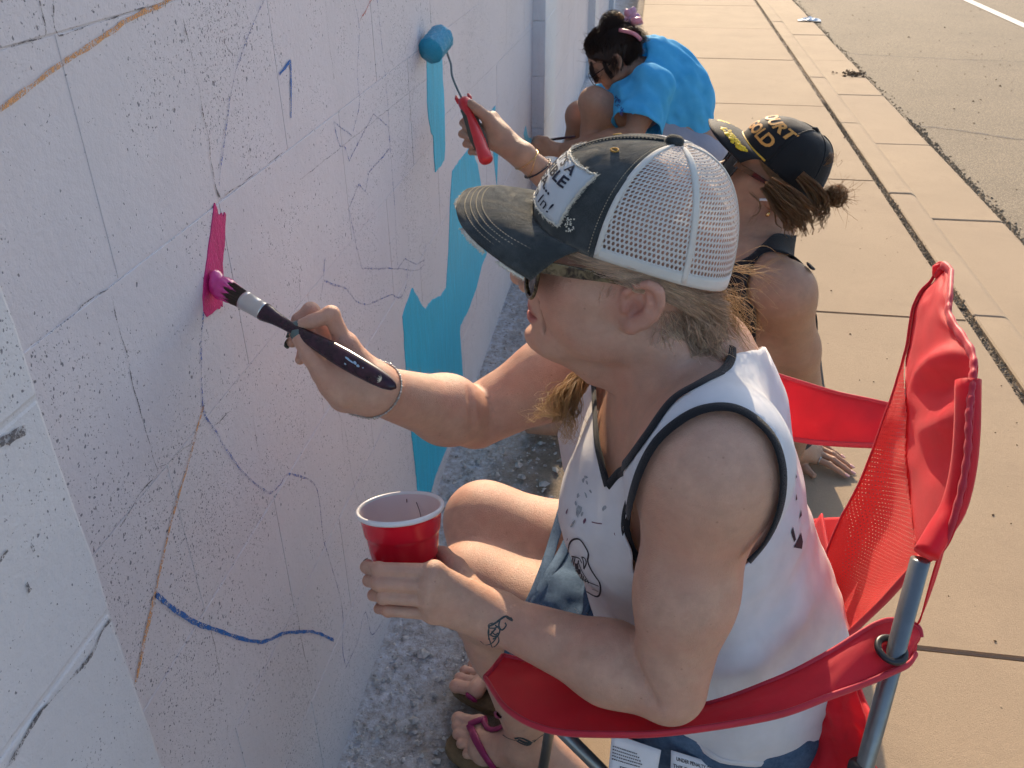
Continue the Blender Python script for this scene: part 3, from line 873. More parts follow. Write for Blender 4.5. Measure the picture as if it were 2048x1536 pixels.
M_SKIN = skin_mat('fair_skin', (.60, .355, .250), (.62, .285, .195))
def cm(v): return v * 0.01
# ---- head frame: origin between the ear canals, cm along forward / left / up
HO = V3(.003, .7925, .982); HPH = math.radians(9)
_f0, _u0, _l0 = V3(-1, 0, 0), V3(0, 0, 1), V3(0, -1, 0)
HF = _f0 * math.cos(HPH) + _u0 * math.sin(HPH); HU = _u0 * math.cos(HPH) - _f0 * math.sin(HPH); HLft = _l0
HR = np.stack([HF, HLft, HU], 1)
def HL(f, l, u): return HO + 0.01 * (HF * f + HLft * l + HU * u)
def hl_arr(A): return HO + 0.01 * (np.asarray(A, float) @ HR.T)
def head_frame(O, pitch, yaw=0.0, roll=0.0, sc=1.0):
    f0 = V3(-math.cos(yaw), math.sin(yaw), 0); l0 = V3(-math.sin(yaw), -math.cos(yaw), 0); u0 = V3(0, 0, 1)
    f = f0 * math.cos(pitch) + u0 * math.sin(pitch); u = u0 * math.cos(pitch) - f0 * math.sin(pitch)
    l1 = l0 * math.cos(roll) + u * math.sin(roll); u1 = u * math.cos(roll) - l0 * math.sin(roll)
    R = np.stack([f, l1, u1], 1)
    return (lambda a, b, c: O + 0.01 * sc * (R @ np.array([a, b, c], float))), R
def to_head(P): return (np.asarray(P) - HO) @ HR * 100.0

# ---- skeleton (world metres)
SL, SR = V3(.080, .640, .872), V3(.030, .985, .835)
EL, WL = at(1338, 1372, .845), at(992, 1236, .93)
ER, WR = at(950, 836, 1.10), at(745, 778, .925)
HIPL, HIPR = V3(.160, .765, .425), V3(.165, .935, .425)
KL, KR = at(945, 1168, 1.20), at(968, 1042, 1.27)
AL, AR = at(1058, 1478, 1.42), V3(-.125, 1.025, .10)
NB = V3(.078, .812, .862)                                  # base of the neck

torso_rows = [(.36,.165,.85,.12,.175),(.42,.168,.85,.125,.185),(.50,.150,.842,.128,.176),(.58,.116,.836,.132,.166),(.66,.092,.83,.126,.158),
              (.74,.080,.825,.116,.156),(.80,.074,.82,.100,.155),(.85,.078,.818,.076,.140),(.885,.078,.815,.042,.105),(.91,.08,.81,.030,.07)]
def neck_items(S):
    S.u(p_loft(torso_rows, 2.2), 0)
    S.u(p_cone(SL, SR, .050, .050), .05)
    S.u(p_cone(NB + V3(.012, 0, -.03), HL(-1.6, 0, -4.5), .066, .054), .05)                    # neck
    S.u(p_cone(HL(-4.4, 0, -1), V3(.080, .812, .862), .040, .040), .04)                         # nape
    S.u(p_cone(V3(.074, .795, .872), SL + V3(.008, .03, .008), .036, .036), .05)                   # trapezius
    S.u(p_cone(V3(.074, .825, .872), SR + V3(.008, -.03, .008), .036, .036), .05)
    S.u(p_cone(V3(.026, .785, .862), SL + V3(-.016, .035, .0), .013, .013), .03)                # collar bones
    S.u(p_cone(V3(.022, .825, .862), SR + V3(-.016, -.035, .0), .013, .013), .03)
    S.u(p_cone(HL(-3.6, 5.2, -3.2), V3(.030, .796, .862), .018, .013), .03)                     # neck muscle, near side
    S.u(p_cone(HL(-3.6, -5.2, -3.2), V3(.027, .818, .862), .018, .013), .03)
def arm_items(S, sh, el, wr, rs, flat=None):
    m = sh * .45 + el * .55
    S.u(p_cone(sh, m, rs[0], rs[1]), .045)
    S.u(p_cone(m, el, rs[1], rs[2]), .03)
    f = el * .68 + wr * .32
    S.u(p_cone(el, f, rs[2] * .98, rs[3]), .0045)
    S.u(p_cone(f, wr, rs[3], rs[4]), .02)
# face -------------------------------------------------------------
def face_items(S, HL=HL, HR=HR, sc=1.0):
    S.u(p_ell(HL(.4, 0, 4.0), (.089, .073, .081), HR), .02)
    S.u(p_ell(HL(4.4, 0, -1.4), (.053, .050, .068), HR), .03)
    for s in (1, -1):
        S.u(p_cone(HL(.9, 4.8*s, -3.9), HL(6.9, 1.5*s, -7.9), .014, .0135), .03)
        S.u(p_ell(HL(4.7, 3.6*s, -2.0), (.028, .019, .029), HR), .02)
        S.u(p_ell(HL(2.4, 4.7*s, -3.2), (.030, .016, .031), HR), .02)
        S.u(p_cone(HL(.9, 5.9*s, .4), HL(5.9, 4.6*s, -.1), .010, .009), .02)
    S.u(p_ell(HL(6.9, 0, -4.9), (.0285, .0215, .031), HR), .016)
    S.u(p_ell(HL(5.2, 0, -7.4), (.030, .026, .019), HR), .02)
    S.u(p_cone(HL(6.5, 0, -7.9), HL(1.6, 0, -9.2), .0155, .031), .02)
    S.u(p_sph(HL(8.25, 0, -8.05), .0142), .012)
    S.u(p_ell(HL(8.0, 0, 4.6), (.022, .050, .030), HR), .02)
    # nose
    S.u(p_cone(HL(9.1, 0, 1.8), HL(11.2, 0, -1.7), .0062, .0082), .010)
    S.u(p_sph(HL(11.35, 0, -1.95), .0095), .005)
    for s in (1, -1):
        S.u(p_ell(HL(10.15, 1.22*s, -2.35), (.0105, .0068, .0075), HR), .005)
        S.s(p_ell(HL(10.7, .62*s, -3.02), (.0055, .0030, .0035), HR), .002)
    # lips
    S.u(p_ell(HL(9.0, 0, -3.75), (.0085, .013, .010), HR), .008)
    S.u(p_ell(HL(9.0, 0, -4.72), (.0095, .0205, .0050), HR), .0032)
    S.u(p_ell(HL(8.92, 0, -5.90), (.0098, .0185, .0062), HR), .0032)
    S.s(p_ell(HL(9.1, 0, -5.28), (.0170, .0225, .0015), HR), .0022)
    S.s(p_ell(HL(9.75, 0, -7.0), (.0070, .016, .0055), HR), .008)
    for s in (1, -1):
        S.s(p_cone(HL(8.6, 2.1*s, -2.9), HL(7.75, 2.75*s, -5.0), .0016, .0012), .006)            # smile fold
        S.s(p_cone(HL(7.7, 2.75*s, -5.4), HL(7.2, 2.6*s, -7.4), .0012, .0010), .006)
    # ear
    HL0 = HL; HL = lambda f, l, u: HL0((f + 1.2) * .87 - .35, 7.3 * (1 if l > 0 else -1) + (l - 7.3 * (1 if l > 0 else -1)) * .9, (u - .4) * .87 + 1.0)
    for s in (1, -1):
        e1 = unit(V3(-.42, .28*s, .86)); e2 = unit(V3(-.80, .50*s, -.45)); e2 = unit(e2 - e1 * (e1 @ e2)); e3 = np.cross(e1, e2)
        RE = np.stack([HR @ e2, HR @ e3, HR @ e1], 1)
        S.u(p_ell(HL(-1.45, 7.45*s, .45), (.0190, .0055, .030), RE), .006)
        S.s(p_ell(HL(-1.05, 8.35*s, .05), (.0100, .0075, .0115), RE), .003)
        S.s(p_ell(HL(-2.0, 8.55*s, 1.7), (.0120, .0050, .0120), RE), .003)
        hx = [(.55,7.15,.35),(.35,7.45,1.6),(-.45,7.85,2.75),(-1.6,8.2,3.25),(-2.75,8.4,2.75),(-3.25,8.42,1.4),(-3.0,8.25,0),(-2.3,7.95,-1.3),(-1.3,7.6,-2.15)]
        S.chain([HL(a, b*s, c) for a, b, c in hx], [.0030,.0036,.0038,.0038,.0038,.0038,.0040,.0046,.0054], .003, .004)
        ah = [(-1.75,7.95,2.3),(-2.2,8.1,1.3),(-2.15,8.05,.2),(-1.6,7.85,-.75),(-.85,7.6,-1.15)]
        S.chain([HL(a, b*s, c) for a, b, c in ah], [.0026,.0032,.0034,.0034,.0032], .003, .004)
        S.u(p_ell(HL(.05, 7.45*s, -.2), (.0045, .0036, .0062), HR), .004)
        S.u(p_ell(HL(-.85, 7.45*s, -2.2), (.0075, .0050, .0080), RE), .006)
# hands ------------------------------------------------------------
def hand_items(S, wr, rw, mcps, rm, fingers, fr, thumb, tr, heel=None, kw=.012):
    for m, r in zip(mcps, rm): S.u(p_cone(wr, m, rw, r), kw)
    for i in range(len(mcps) - 1): S.u(p_cone(mcps[i], mcps[i+1], rm[i] * .95, rm[i+1] * .95), .008)
    if heel is not None:
        for c, r in heel: S.u(p_sph(c, r), .012)
    S.chain(thumb, tr, .004, .012)
    for p, r in zip(fingers, fr):
        S.chain(p, r, .0018, .0035)
        S.u(p_sph(p[1], r[1] * 1.06), .003)
FR = [(.0098,.0086,.0076,.0062), (.0098,.0088,.0078,.0064), (.0092,.0082,.0073,.0060), (.0084,.0072,.0064,.0053)]
FRL = [tuple(r * .86 for r in q) for q in FR]
LH = dict(mcps=[at(868,1143,.888), at(860,1172,.885), at(860,1200,.888), at(866,1227,.896)],
  fingers=[[at(868,1143,.888), at(756,1139,.884), at(733,1134,.908), at(736,1128,.938)],
           [at(860,1172,.885), at(757,1166,.882), at(738,1161,.910), at(743,1155,.938)],
           [at(860,1200,.888), at(766,1194,.886), at(747,1190,.912), at(752,1184,.936)],
           [at(866,1227,.896), at(777,1221,.893), at(758,1217,.914), at(764,1211,.934)]],
  thumb=[at(955,1200,.935), at(910,1136,.955), at(885,1112,.985), at(850,1100,1.005)])
RH = dict(mcps=[at(690,690,.905), at(676,692,.928), at(664,708,.946), at(658,730,.956)],
  fingers=[[at(690,690,.905), at(662,629,.890), at(624,643,.888), at(596,653,.893)],
           [at(676,692,.928), at(622,622,.922), at(598,640,.920), at(588,664,.915)],
           [at(664,708,.946), at(612,652,.945), at(596,668,.940), at(584,684,.925)],
           [at(658,730,.956), at(618,690,.958), at(606,706,.950), at(600,720,.940)]],
  thumb=[at(690,782,.902), at(648,744,.893), at(622,708,.888), at(600,677,.888)])
def lhand(S):
    hand_items(S, WL, .0235, LH['mcps'], [.0105,.0105,.0100,.0098], LH['fingers'], FRL, LH['thumb'], [.0165,.0125,.0105,.0085], [(at(915,1195,.925), .021)])
def rhand(S):
    hand_items(S, WR, .0240, RH['mcps'], [.0130,.0125,.0120,.0115], RH['fingers'], FR, RH['thumb'], [.0180,.0128,.0108,.0082], [(at(672,764,.908), .0185), (at(690,790,.925), .019)])
ARL = (.0515, .0428, .0365, .0390, .0246); ARR = (.054, .048, .039, .040, .0255)
def leg_items(S, hip, kn, an, toe, heel):
    S.u(p_cone(hip, kn * .55 + hip * .45, .088, .070), .05)
    S.u(p_cone(kn * .55 + hip * .45, kn, .070, .054), .04)
    c = kn * .66 + an * .34 + V3(.018, 0, 0)
    S.u(p_cone(kn, c, .052, .051), .03)
    S.u(p_cone(c, an, .050, .033), .03)
def foot_items(S, an, heel, ball, toes, rt):
    S.u(p_cone(heel, an, .028, .032), .02)
    S.u(p_cone(an + V3(-.01, 0, -.02), ball, .032, .022), .025)
    S.u(p_cone(heel, ball, .026, .020), .02)
    S.u(p_cone(toes[0][0], toes[-1][0], .0165, .0125), .014)
    for (a, b), r in zip(toes, rt): S.u(p_cone(a, b, r, r * .92), .003); S.u(p_sph(b, r * 1.02), .003)
LF = dict(heel=V3(-.035, .893, .040), ball=V3(-.195, .930, .034))
_bt, _lt = on_z(917, 1438, .026), on_z(928, 1503, .022)
def toes_for(bt, lt, fwd, n=5):
    out = []
    for i in range(5):
        s = i / 4.0
        tip = bt + (lt - bt) * s + fwd * (0.010 * math.sin(math.pi * s) - .006 * s)
        tip = tip + V3(0, 0, -.003 * s)
        out.append((tip - fwd * (.040 - .010 * s) + V3(0, 0, .006), tip))
    return out
FWD = unit(V3(-.97, .22, 0))
TL = toes_for(_bt, _lt, FWD)
_bt2 = on_z(912, 1372, .026); TR = toes_for(_bt2, _bt2 + V3(.03, .075, 0), FWD)      # right foot: big toe nearer the camera
RT = [.0125, .0095, .0090, .0086, .0082]

def build_body():
    parts = []
    B = SDF(); neck_items(B); arm_items(B, SL, EL, WL, ARL); arm_items(B, SR, ER, WR, ARR)
    B.u(p_sph(SL + V3(0, .0, 0), .055), .03); B.u(p_sph(SR, .056), .03)
    leg_items(B, HIPL, KL, AL, None, None); leg_items(B, HIPR, KR, AR, None, None)
    B.u(p_cone(AL + V3(0,0,.0), LF['heel'], .034, .028), .02)
    B.u(p_cone(AR, AR + V3(.05, -.01, -.06), .034, .028), .02)
    Hd = SDF(); neck_items(Hd); Hd.u(p_cone(SL, SL * .45 + EL * .55, ARL[0], ARL[1]), .045); Hd.u(p_cone(SR, SR * .45 + ER * .55, ARR[0], ARR[1]), .045)
    Hd.u(p_sph(SL, .055), .03); Hd.u(p_sph(SR, .056), .03); face_items(Hd)
    for ln, r_ in (([(1264,1308),(1276,1335),(1290,1368),(1312,1408)], .0022), ([(939,782),(943,815),(946,845),(948,872)], .0009)):
        P_ = fill_nan(B.trace(catmull(np.array(ln, float), 7), .4, 1.5))
        if P_ is not None:
            for i_ in range(6): B.s(p_cone(P_[i_], P_[i_+1], r_, r_), .007)
    LHs = SDF(); arm_items(LHs, SL, EL, WL, ARL); lhand(LHs)
    RHs = SDF(); arm_items(RHs, SR, ER, WR, ARR); rhand(RHs)
    LFs = SDF(); leg_items(LFs, HIPL, KL, AL, None, None); LFs.u(p_cone(AL, LF['heel'], .034, .028), .02)
    foot_items(LFs, AL, LF['heel'], LF['ball'], TL, RT)
    RFs = SDF(); leg_items(RFs, HIPR, KR, AR, None, None); RFs.u(p_cone(AR, AR + V3(.05, -.01, -.06), .034, .028), .02)
    foot_items(RFs, AR, AR + V3(.06, -.005, -.06), (TR[0][0] + TR[4][0]) / 2 + V3(.03, 0, 0), TR, RT)
    nkp, nkn = HL(-4, 0, -10.8), unit(HU + HF * .15)
    wl_n, wr_n = unit(WL - EL), unit(WR - ER)
    wl_p, wr_p = WL - wl_n * .035, WR - wr_n * .035
    V, F, N = B.mesh((-.42, .52, .02), (.36, 1.16, .99), .0050, project=1)
    hb0, hb1 = HO + V3(-.15, -.115, -.165), HO + V3(.16, .115, .145)
    near_head = ((V > hb0 + .008) & (V < hb1 - .008)).all(1)
    e = .006
    keep = ~((((V - nkp) @ nkn) > e) & near_head)
    keep &= ~((((V - wl_p) @ wl_n) > e) & (np.linalg.norm(V - WL, axis=1) < .09))
    keep &= ~((((V - wr_p) @ wr_n) > e) & (np.linalg.norm(V - WR, axis=1) < .09))
    keep &= ~((V[:, 2] < .135 - .005))
    parts.append(drop_verts(V, F, keep, N))
    V, F, N = Hd.mesh(hb0, hb1, .0024)
    parts.append(drop_verts(V, F, ((V - nkp) @ nkn) > -.003, N))
    c = at(840, 1180, .92)
    V, F, N = LHs.mesh(np.minimum(c - .10, WL - .05), np.maximum(c + .10, WL + .06), .0020)
    parts.append(drop_verts(V, F, ((V - wl_p) @ wl_n) > -.003, N))
    c = at(650, 700, .92)
    V, F, N = RHs.mesh(np.minimum(c - .09, WR - .05), np.maximum(c + .09, WR + .06), .0020)
    parts.append(drop_verts(V, F, ((V - wr_p) @ wr_n) > -.003, N))
    V, F, N = LFs.mesh((-.31, .83, -.005), (.04, 1.02, .20), .0030, project=1)
    parts.append(drop_verts(V, F, (V[:, 2] < .137), N))
    V, F, N = RFs.mesh((-.33, .96, -.005), (.04, 1.16, .20), .0036, project=1)
    parts.append(drop_verts(V, F, (V[:, 2] < .137), N))
    return merge_parts(parts), dict(B=B, Hd=Hd, LH=LHs, RH=RHs, LF=LFs, RF=RFs)
woman = empty('person', (0, 0, 0), 'woman in white tank top and trucker cap seated in red chair, painting with brush', 'person')
(bV, bF, bN), SD = build_body()
# tint: lips, ear, knuckles
tint = np.ones((len(bV), 3))
hc = to_head(bV)
def tblend(mask, col):
    global tint
    tint = tint * (1 - mask[:, None]) + tint * np.array(col) * mask[:, None]
def sm01(x): x = np.clip(x, 0, 1); return x * x * (3 - 2 * x)
lipm = sm01((1.25 - np.sqrt(((hc[:, 0] - 9.6) / 1.7) ** 2 + (hc[:, 1] / 2.15) ** 2 + ((hc[:, 2] + 5.28) / .98) ** 2)) / .28)
tblend(lipm * .9, (.80, .42, .48))
earm = sm01((4.2 - np.linalg.norm(hc - np.array([-.4, 8, .9]), axis=1)) / 2.5) * (hc[:, 1] > 6.8)
tblend(earm * .7, (1.0, .80, .80))
cone = sm01((1.35 - np.linalg.norm(hc - np.array([-.1, 7.6, .6]), axis=1)) / .7)
tblend(cone * .6, (.72, .55, .58))  # shade inside the ear hollow, put into the skin tint
chk = sm01((4.5 - np.linalg.norm(hc - np.array([6.0, 5.0, -2.5]), axis=1)) / 3.5)
tblend(chk * .5, (1.03, .90, .88))
for hand in (LH, RH):
    for f in hand['fingers']:
        for j in (1, 2): tblend(sm01((.014 - np.linalg.norm(bV - f[j], axis=1)) / .008) * .35, (1.0, .86, .82))
body = put_mesh('body', bV, bF, M_SKIN, woman, attrs={'tint': tint})
# ---- clothing fabrics
def cloth_mat(name, col, var=0.06, rough=0.85, weave=900.0, trans=0.0, stains=None, bump=0.25):
    t = NT(name); p = t.pos()
    c = t.mix(t.ramp(t.noise(p, 30, 4), 0.3, 0.7), tuple(x * (1 - var) for x in col), tuple(min(1, x * (1 + var)) for x in col))
    if stains:
        v = t.voro(p, 75); r_ = t.sep(v.outputs['Color'])
        f = t.math('MULTIPLY', t.math('GREATER_THAN', r_[0], 0.965), t.ramp(t.math('SUBTRACT', t.math('MULTIPLY', r_[1], .3), v.outputs['Distance']), 0.0, 0.06))
        c = t.mix(f, c, stains)
    w = t.new('ShaderNodeTexWave', wave_type='BANDS'); t.set(w.inputs['Vector'], p); w.inputs['Scale'].default_value = weave; w.inputs['Distortion'].default_value = 2.0
    t.P(Base_Color=c, Roughness=rough, Normal=t.bump(t.math('ADD', t.math('MULTIPLY', w.outputs['Fac'], .3), t.noise(p, 700, 2)), bump, 0.0008))
    t.b.inputs['Specular IOR Level'].default_value = 0.2
    t.P(Sheen_Weight=0.15)
    if trans:
        tr = t.new('ShaderNodeBsdfTranslucent'); t.set(tr.inputs[0], c)
        mx = t.new('ShaderNodeMixShader'); mx.inputs[0].default_value = trans
        t.l.new(t.b.outputs[0], mx.inputs[1]); t.l.new(tr.outputs[0], mx.inputs[2]); t.l.new(mx.outputs[0], t.out.inputs['Surface'])
    return t.m
M_TANK = cloth_mat('white_jersey', (0.80, 0.79, 0.80), trans=0.22)
M_BIND = cloth_mat('black_binding', (0.014, 0.014, 0.017), bump=0.6)
def denim_mat(name, a, b):
    t = NT(name); p = t.pos()
    f = t.math('ADD', t.math('MULTIPLY', t.noise(p, 22, 5, .65), .7), t.math('MULTIPLY', t.noise(p, 260, 3), .3))
    c = t.mix(t.ramp(f, .36, .66), a, b)
    w = t.new('ShaderNodeTexWave', wave_type='BANDS', bands_direction='DIAGONAL'); t.set(w.inputs['Vector'], p); w.inputs['Scale'].default_value = 420
    c = t.mix(t.math('MULTIPLY', w.outputs['Fac'], .25), c, tuple(min(1, x * 1.6) for x in b))
    t.P(Base_Color=c, Roughness=.9, Normal=t.bump(t.math('ADD', t.noise(p, 60, 3), t.math('MULTIPLY', w.outputs['Fac'], .2)), .4, .002))
    t.b.inputs['Specular IOR Level'].default_value = 0.15
    return t.m
M_DENIM = denim_mat('blue_denim', (.028, .055, .105), (.105, .165, .25))
M_INK = simple('print_ink', (.03, .025, .035), .8)
M_INKG = simple('faded_grey_print', (.30, .32, .34), .9, var=.3, vs=300)

# ---- tank top
T0 = SDF()
tr_rows = [(z, cx, cy, ax + (.012 if z < .8 else .009), ay + (.012 if z < .8 else .008)) for z, cx, cy, ax, ay in torso_rows]
T0.u(p_loft(tr_rows, 2.2), 0)
T0.u(p_cone(SL + V3(.0, .012, 0), SR + V3(0, -.012, 0), .057, .057), .05)
T0.u(p_cone(V3(.074, .795, .872), SL + V3(.008, .03, .008), .043, .043), .05)
T0.u(p_cone(V3(.074, .825, .872), SR + V3(.008, -.03, .008), .043, .043), .05)
T0.u(p_cone(NB + V3(.012, 0, -.03), HL(-1.6, 0, -4.5), .071, .057), .05)
T0.u(p_cone(V3(.080, .812, .862), HL(-4.4, 0, -1), .047, .045), .04)
T0.u(p_sph(SL, .0615), .03); T0.u(p_sph(SR, .0625), .03)
TBq = SDF(); TBq.items = list(T0.items)
T0.u(p_cone(SL, SL * .45 + EL * .55, .0605, .0545), .04); T0.u(p_cone(SR, SR * .45 + ER * .55, .0615, .0565), .04)
T0.u(p_ell(V3(.010, .752, .722), (.066, .068, .072)), .06)
T0.u(p_ell(V3(.004, .892, .715), (.066, .068, .072)), .06)
T0.u(p_ell(V3(.108, .84, .58), (.128, .150, .085)), .07)
T0.u(p_ell(V3(.16, .83, .50), (.125, .165, .10)), .06)
def wrinkles(P):
    q = P.copy()
    a = vnoise(np.c_[q[:, 0]*1.0 + q[:, 2]*.55, q[:, 1]*.8, q[:, 2]*.35 - q[:, 0]*.3], 24, 1)
    b = vnoise(np.c_[q[:, 0]*.6 - q[:, 2]*.9, q[:, 1]*.6, q[:, 2]*.3 + q[:, 0]*.35], 40, 2)
    lo = np.clip((.86 - P[:, 2]) / .15, 0, 1)
    return (.0055 * a + .0032 * b) * lo
T = SDF(); T.items = [(0, lambda P: T0(P) - wrinkles(P), 0.0)]
ARMHOLE = [(1425,815),(1380,829),(1330,865),(1300,902),(1278,948),(1262,1000),(1252,1050),(1256,1085),(1275,1115),(1330,1150),(1380,1165),(1440,1155),(1495,1125),(1530,1085),(1556,1030),(1566,970),(1562,920),(1545,875),(1510,838),(1470,817)]
NECKL = [(1150,600),(1165,725),(1186,742),(1190,800),(1195,880),(1214,972),(1250,930),(1295,868),(1345,800),(1400,766),(1448,738),(1466,705),(1462,680),(1470,600)]
V, F, N = T0.mesh((-.12, .55, .38), (.33, 1.10, .99), .0050)
V = V + N * wrinkles(V)[:, None]
Q = proj_px(V)
hem = .452 + np.clip((.20 - V[:, 0]) / .22, -.3, 1.2) * .045 + .006 * vnoise(V, 12, 3)
keep = V[:, 2] > hem
keep &= ~((poly_dist(Q, ARMHOLE) < 0) & (V[:, 1] < .80))
nax = unit(HL(-1.6, 0, -4.5) - NB); dn = np.linalg.norm(np.cross(V - NB, nax), axis=1)
nd = poly_dist(Q, NECKL)
keep &= ~((nd < 0) & (((V[:, 0] < .09) & (V[:, 1] < .93)) | (dn < .095)))
keep &= ~((dn < .078) & (V[:, 2] > .90))
keep &= V[:, 2] < .985
keep &= ~((Q[:, 1] < 702 - (Q[:, 0] - 1466) * .2) & (Q[:, 0] > 1380) & (V[:, 2] > .85) & (V[:, 1] < .95))
axr = unit(ER - SR); tt = (V - SR) @ axr
keep &= ~((np.linalg.norm(V - SR - np.outer(tt, axr), axis=1) < .066) & (V[:, 0] < SR[0] + .035) & (tt > -.01) & (V[:, 1] > .88))
Tna = SDF(); Tna.items = [it for i, it in enumerate(T0.items) if i not in (6, 7, 8, 9, 1)]
Tna.u(p_cone(SL + V3(.0, .03, 0), SR + V3(0, -.03, 0), .062, .062), .05)
for a_, b_ in ((SL, EL), (SR, ER)):
    ax_ = unit(b_ - a_); t_ = (V - a_) @ ax_
    keep &= ~((t_ > .02) & (np.linalg.norm(V - a_ - np.outer(t_, ax_), axis=1) < (.064 if a_ is SL else .085)) & (Tna(V) > .010) & ((a_ is SL) | (V[:, 0] < SR[0] + .035)))
V, F, N = drop_verts(V, F, keep, N)
V = smooth_rim(V, F, 10)
tank = put_mesh('tank_top', V, F, M_TANK, woman)
sm_ = tank.modifiers.new('thickness', 'SOLIDIFY'); sm_.thickness = .0016; sm_.offset = -1
tag(tank, 'white sleeveless top with black edge binding')
def bind(uv, n=70, w=.0105, **kw): return surf_tube(T, uv, n, w, .0026, .0004, M_BIND, 'binding', tank, **kw)
bind([(1256,1030),(1262,1000),(1278,948),(1300,902),(1330,865),(1380,829),(1425,815),(1470,817),(1510,838),(1545,875),(1562,920),(1566,970),(1556,1030),(1530,1085),(1497,1123)], 110, .0100, sm=4)
TBq.items += T0.items[10:]
surf_tube(TBq, [(1280,1122),(1262,1096),(1252,1062),(1253,1030),(1259,1004)], 40, .0100, .0026, .0004, M_BIND, 'binding', tank)
bind([(1187,748),(1189,800),(1194,880),(1203,925),(1215,972)], 50, .0088)
bind([(1215,972),(1250,930),(1295,868),(1345,800),(1400,766),(1440,745)], 60, .0098)
bind([(1440,745),(1455,732),(1464,712),(1465,694)], 24, .0085)
# bottom hem: turned edge all round
hq = []
for i in range(120):
    a_ = i / 120 * 2 * math.pi; d3 = V3(math.cos(a_), math.sin(a_), 0); c3 = V3(.13, .84, .47)
    lo_, hi_ = .02, .30
    for _ in range(26):
        md = (lo_ + hi_) / 2; p_ = c3 + d3 * md; p_[2] = .452 + min(1.2, max(-.3, (.20 - p_[0]) / .22)) * .045 + .004
        if T(p_[None])[0] < 0: lo_ = md
        else: hi_ = md
    hq.append(p_)
band(T, np.array(hq + hq[:1]), .011, .0030, .0, M_TANK, 'hem', tank)
# ---- prints on the shirt: flat ink lying on the cloth
def ink_line(uv, w, mat=M_INK, n=24, sdf=T, parent=tank, name='shirt_print', off=.0006, closed=False, d1=1.6):
    C = catmull(np.array(uv + ([uv[0]] if closed else []), float), n)
    Q = sdf.trace(C, .4, d1); ok = ~np.isnan(Q[:, 0])
    if ok.sum() < 4: return
    Q = Q[ok]; g = sdf.grad(Q); Nn = g / np.linalg.norm(g, axis=1)[:, None]
    Q = Q + Nn * off
    Tn = np.gradient(Q, axis=0); B = np.cross(Tn, Nn); B /= (np.linalg.norm(B, axis=1)[:, None] + 1e-9)
    m = len(Q); V = np.vstack([Q + B * w / 2, Q - B * w / 2])
    return V, [(i, i+1, m+i+1, m+i) for i in range(m-1)]
def ink_poly(uv, sdf=T, off=.0006, d1=1.6):
    P = np.array(uv, float); c = P.mean(0)
    rings = [c + (P - c) * s for s in (1, .55)]
    A = np.vstack(rings + [c[None]])
    Q = sdf.trace(A, .4, d1)
    if np.isnan(Q).any(): Q = fill_nan(Q)
    if Q is None: return None
    g = sdf.grad(Q); Q = Q + g / np.linalg.norm(g, axis=1)[:, None] * off
    n = len(P)
    F = [(i, (i+1) % n, n+(i+1) % n, n+i) for i in range(n)] + [(n+i, n+(i+1) % n, 2*n) for i in range(n)]
    return Q, F
def ink_build(name, pieces, mat, parent, label=None, split=False):
    if split:
        for p in pieces:
            if p is not None: ink_build(name, [p], mat, parent, label)
        return
    mb = MB()
    for p in pieces:
        if p is not None: mb.add(p[0], p[1])
    if mb.v:
        o = mb.build(name, mat, parent)
        if label: o['label'] = label
        return o
c6 = lambda x, y: (1100 + x / 5.12, 950 + y / 5.12)
pieces = [ink_line([c6(*p) for p in [(190,760),(205,700),(240,660),(300,655),(350,710),(395,800),(390,880),(420,960),(470,1040),(510,1100),(520,1170),(505,1230),(470,1240),(400,1205),(330,1150),(270,1050),(225,930),(195,820),(190,760)]], .0021, n=90)]
for ln in ([(225,830),(300,850),(330,900)],[(250,960),(330,1060),(500,1135)],[(300,870),(270,980),(300,1060)],[(290,880),(330,980),(400,1100)],[(350,960),(345,880),(330,840),(360,850),(375,900),(350,960)],
           [(240,840),(225,900)],[(262,845),(240,930)],[(330,1010),(320,1060)],[(345,1030),(340,1080)],[(365,1060),(365,1095)],[(390,1075),(395,1105)],[(280,1080),(380,1140),(500,1190)]):
    pieces.append(ink_line([c6(*p) for p in ln], .0016, n=16))
for (x, y) in ((275,930),(300,985),(285,1000)): pieces.append(ink_poly([c6(x-18,y-30),c6(x+16,y-22),c6(x+20,y+26),c6(x-12,y+30)]))
ink_build('chest_emblem', pieces, M_INK, tank, 'black oval emblem printed on the front')
pc = []
for (x, y, w, h, a) in ((290,210,34,70,.3),(370,205,22,70,-.3),(295,370,60,130,.25),(265,290,26,50,-.2),(330,400,24,60,.4),(235,500,30,90,.5),(345,60,30,60,.2),(370,20,50,40,.3),(420,170,18,60,-.6),(560,340,40,60,.5),(380,80,26,50,-.3)):
    k = 9; rr = random.Random(int(x*7+y)); pts = []
    for i in range(k):
        t_ = i / k * 6.283; r1 = .5 * rr.uniform(.55, 1.15)
        dx, dy = math.cos(t_) * w * r1, math.sin(t_) * h * r1
        pts.append(c6(x + dx*math.cos(a) - dy*math.sin(a), y + dx*math.sin(a) + dy*math.cos(a)))
    pc.append(ink_poly(pts))
ink_build('faded_print', pc, M_INKG, tank, 'faded grey leaf print on the front', True)
pc = []
for (x, y, w, h, a) in ((175,375,22,70,.4),(360,470,34,70,.4),(680,600,50,46,.2),(180,660,10,40,.2)):
    rr = random.Random(int(x*7+y)); pc.append(ink_poly([c6(x + math.cos(i*.8)*w*.5*rr.uniform(.4,1.1)*math.cos(a) - math.sin(i*.8)*h*.5*math.sin(a)*rr.uniform(.5,1), y + math.cos(i*.8)*w*.5*math.sin(a) + math.sin(i*.8)*h*.5*math.cos(a)*rr.uniform(.5,1.1)) for i in range(8)]))
pc.append(ink_line([c6(430,480),c6(480,492),c6(535,498)], .0012, n=10))
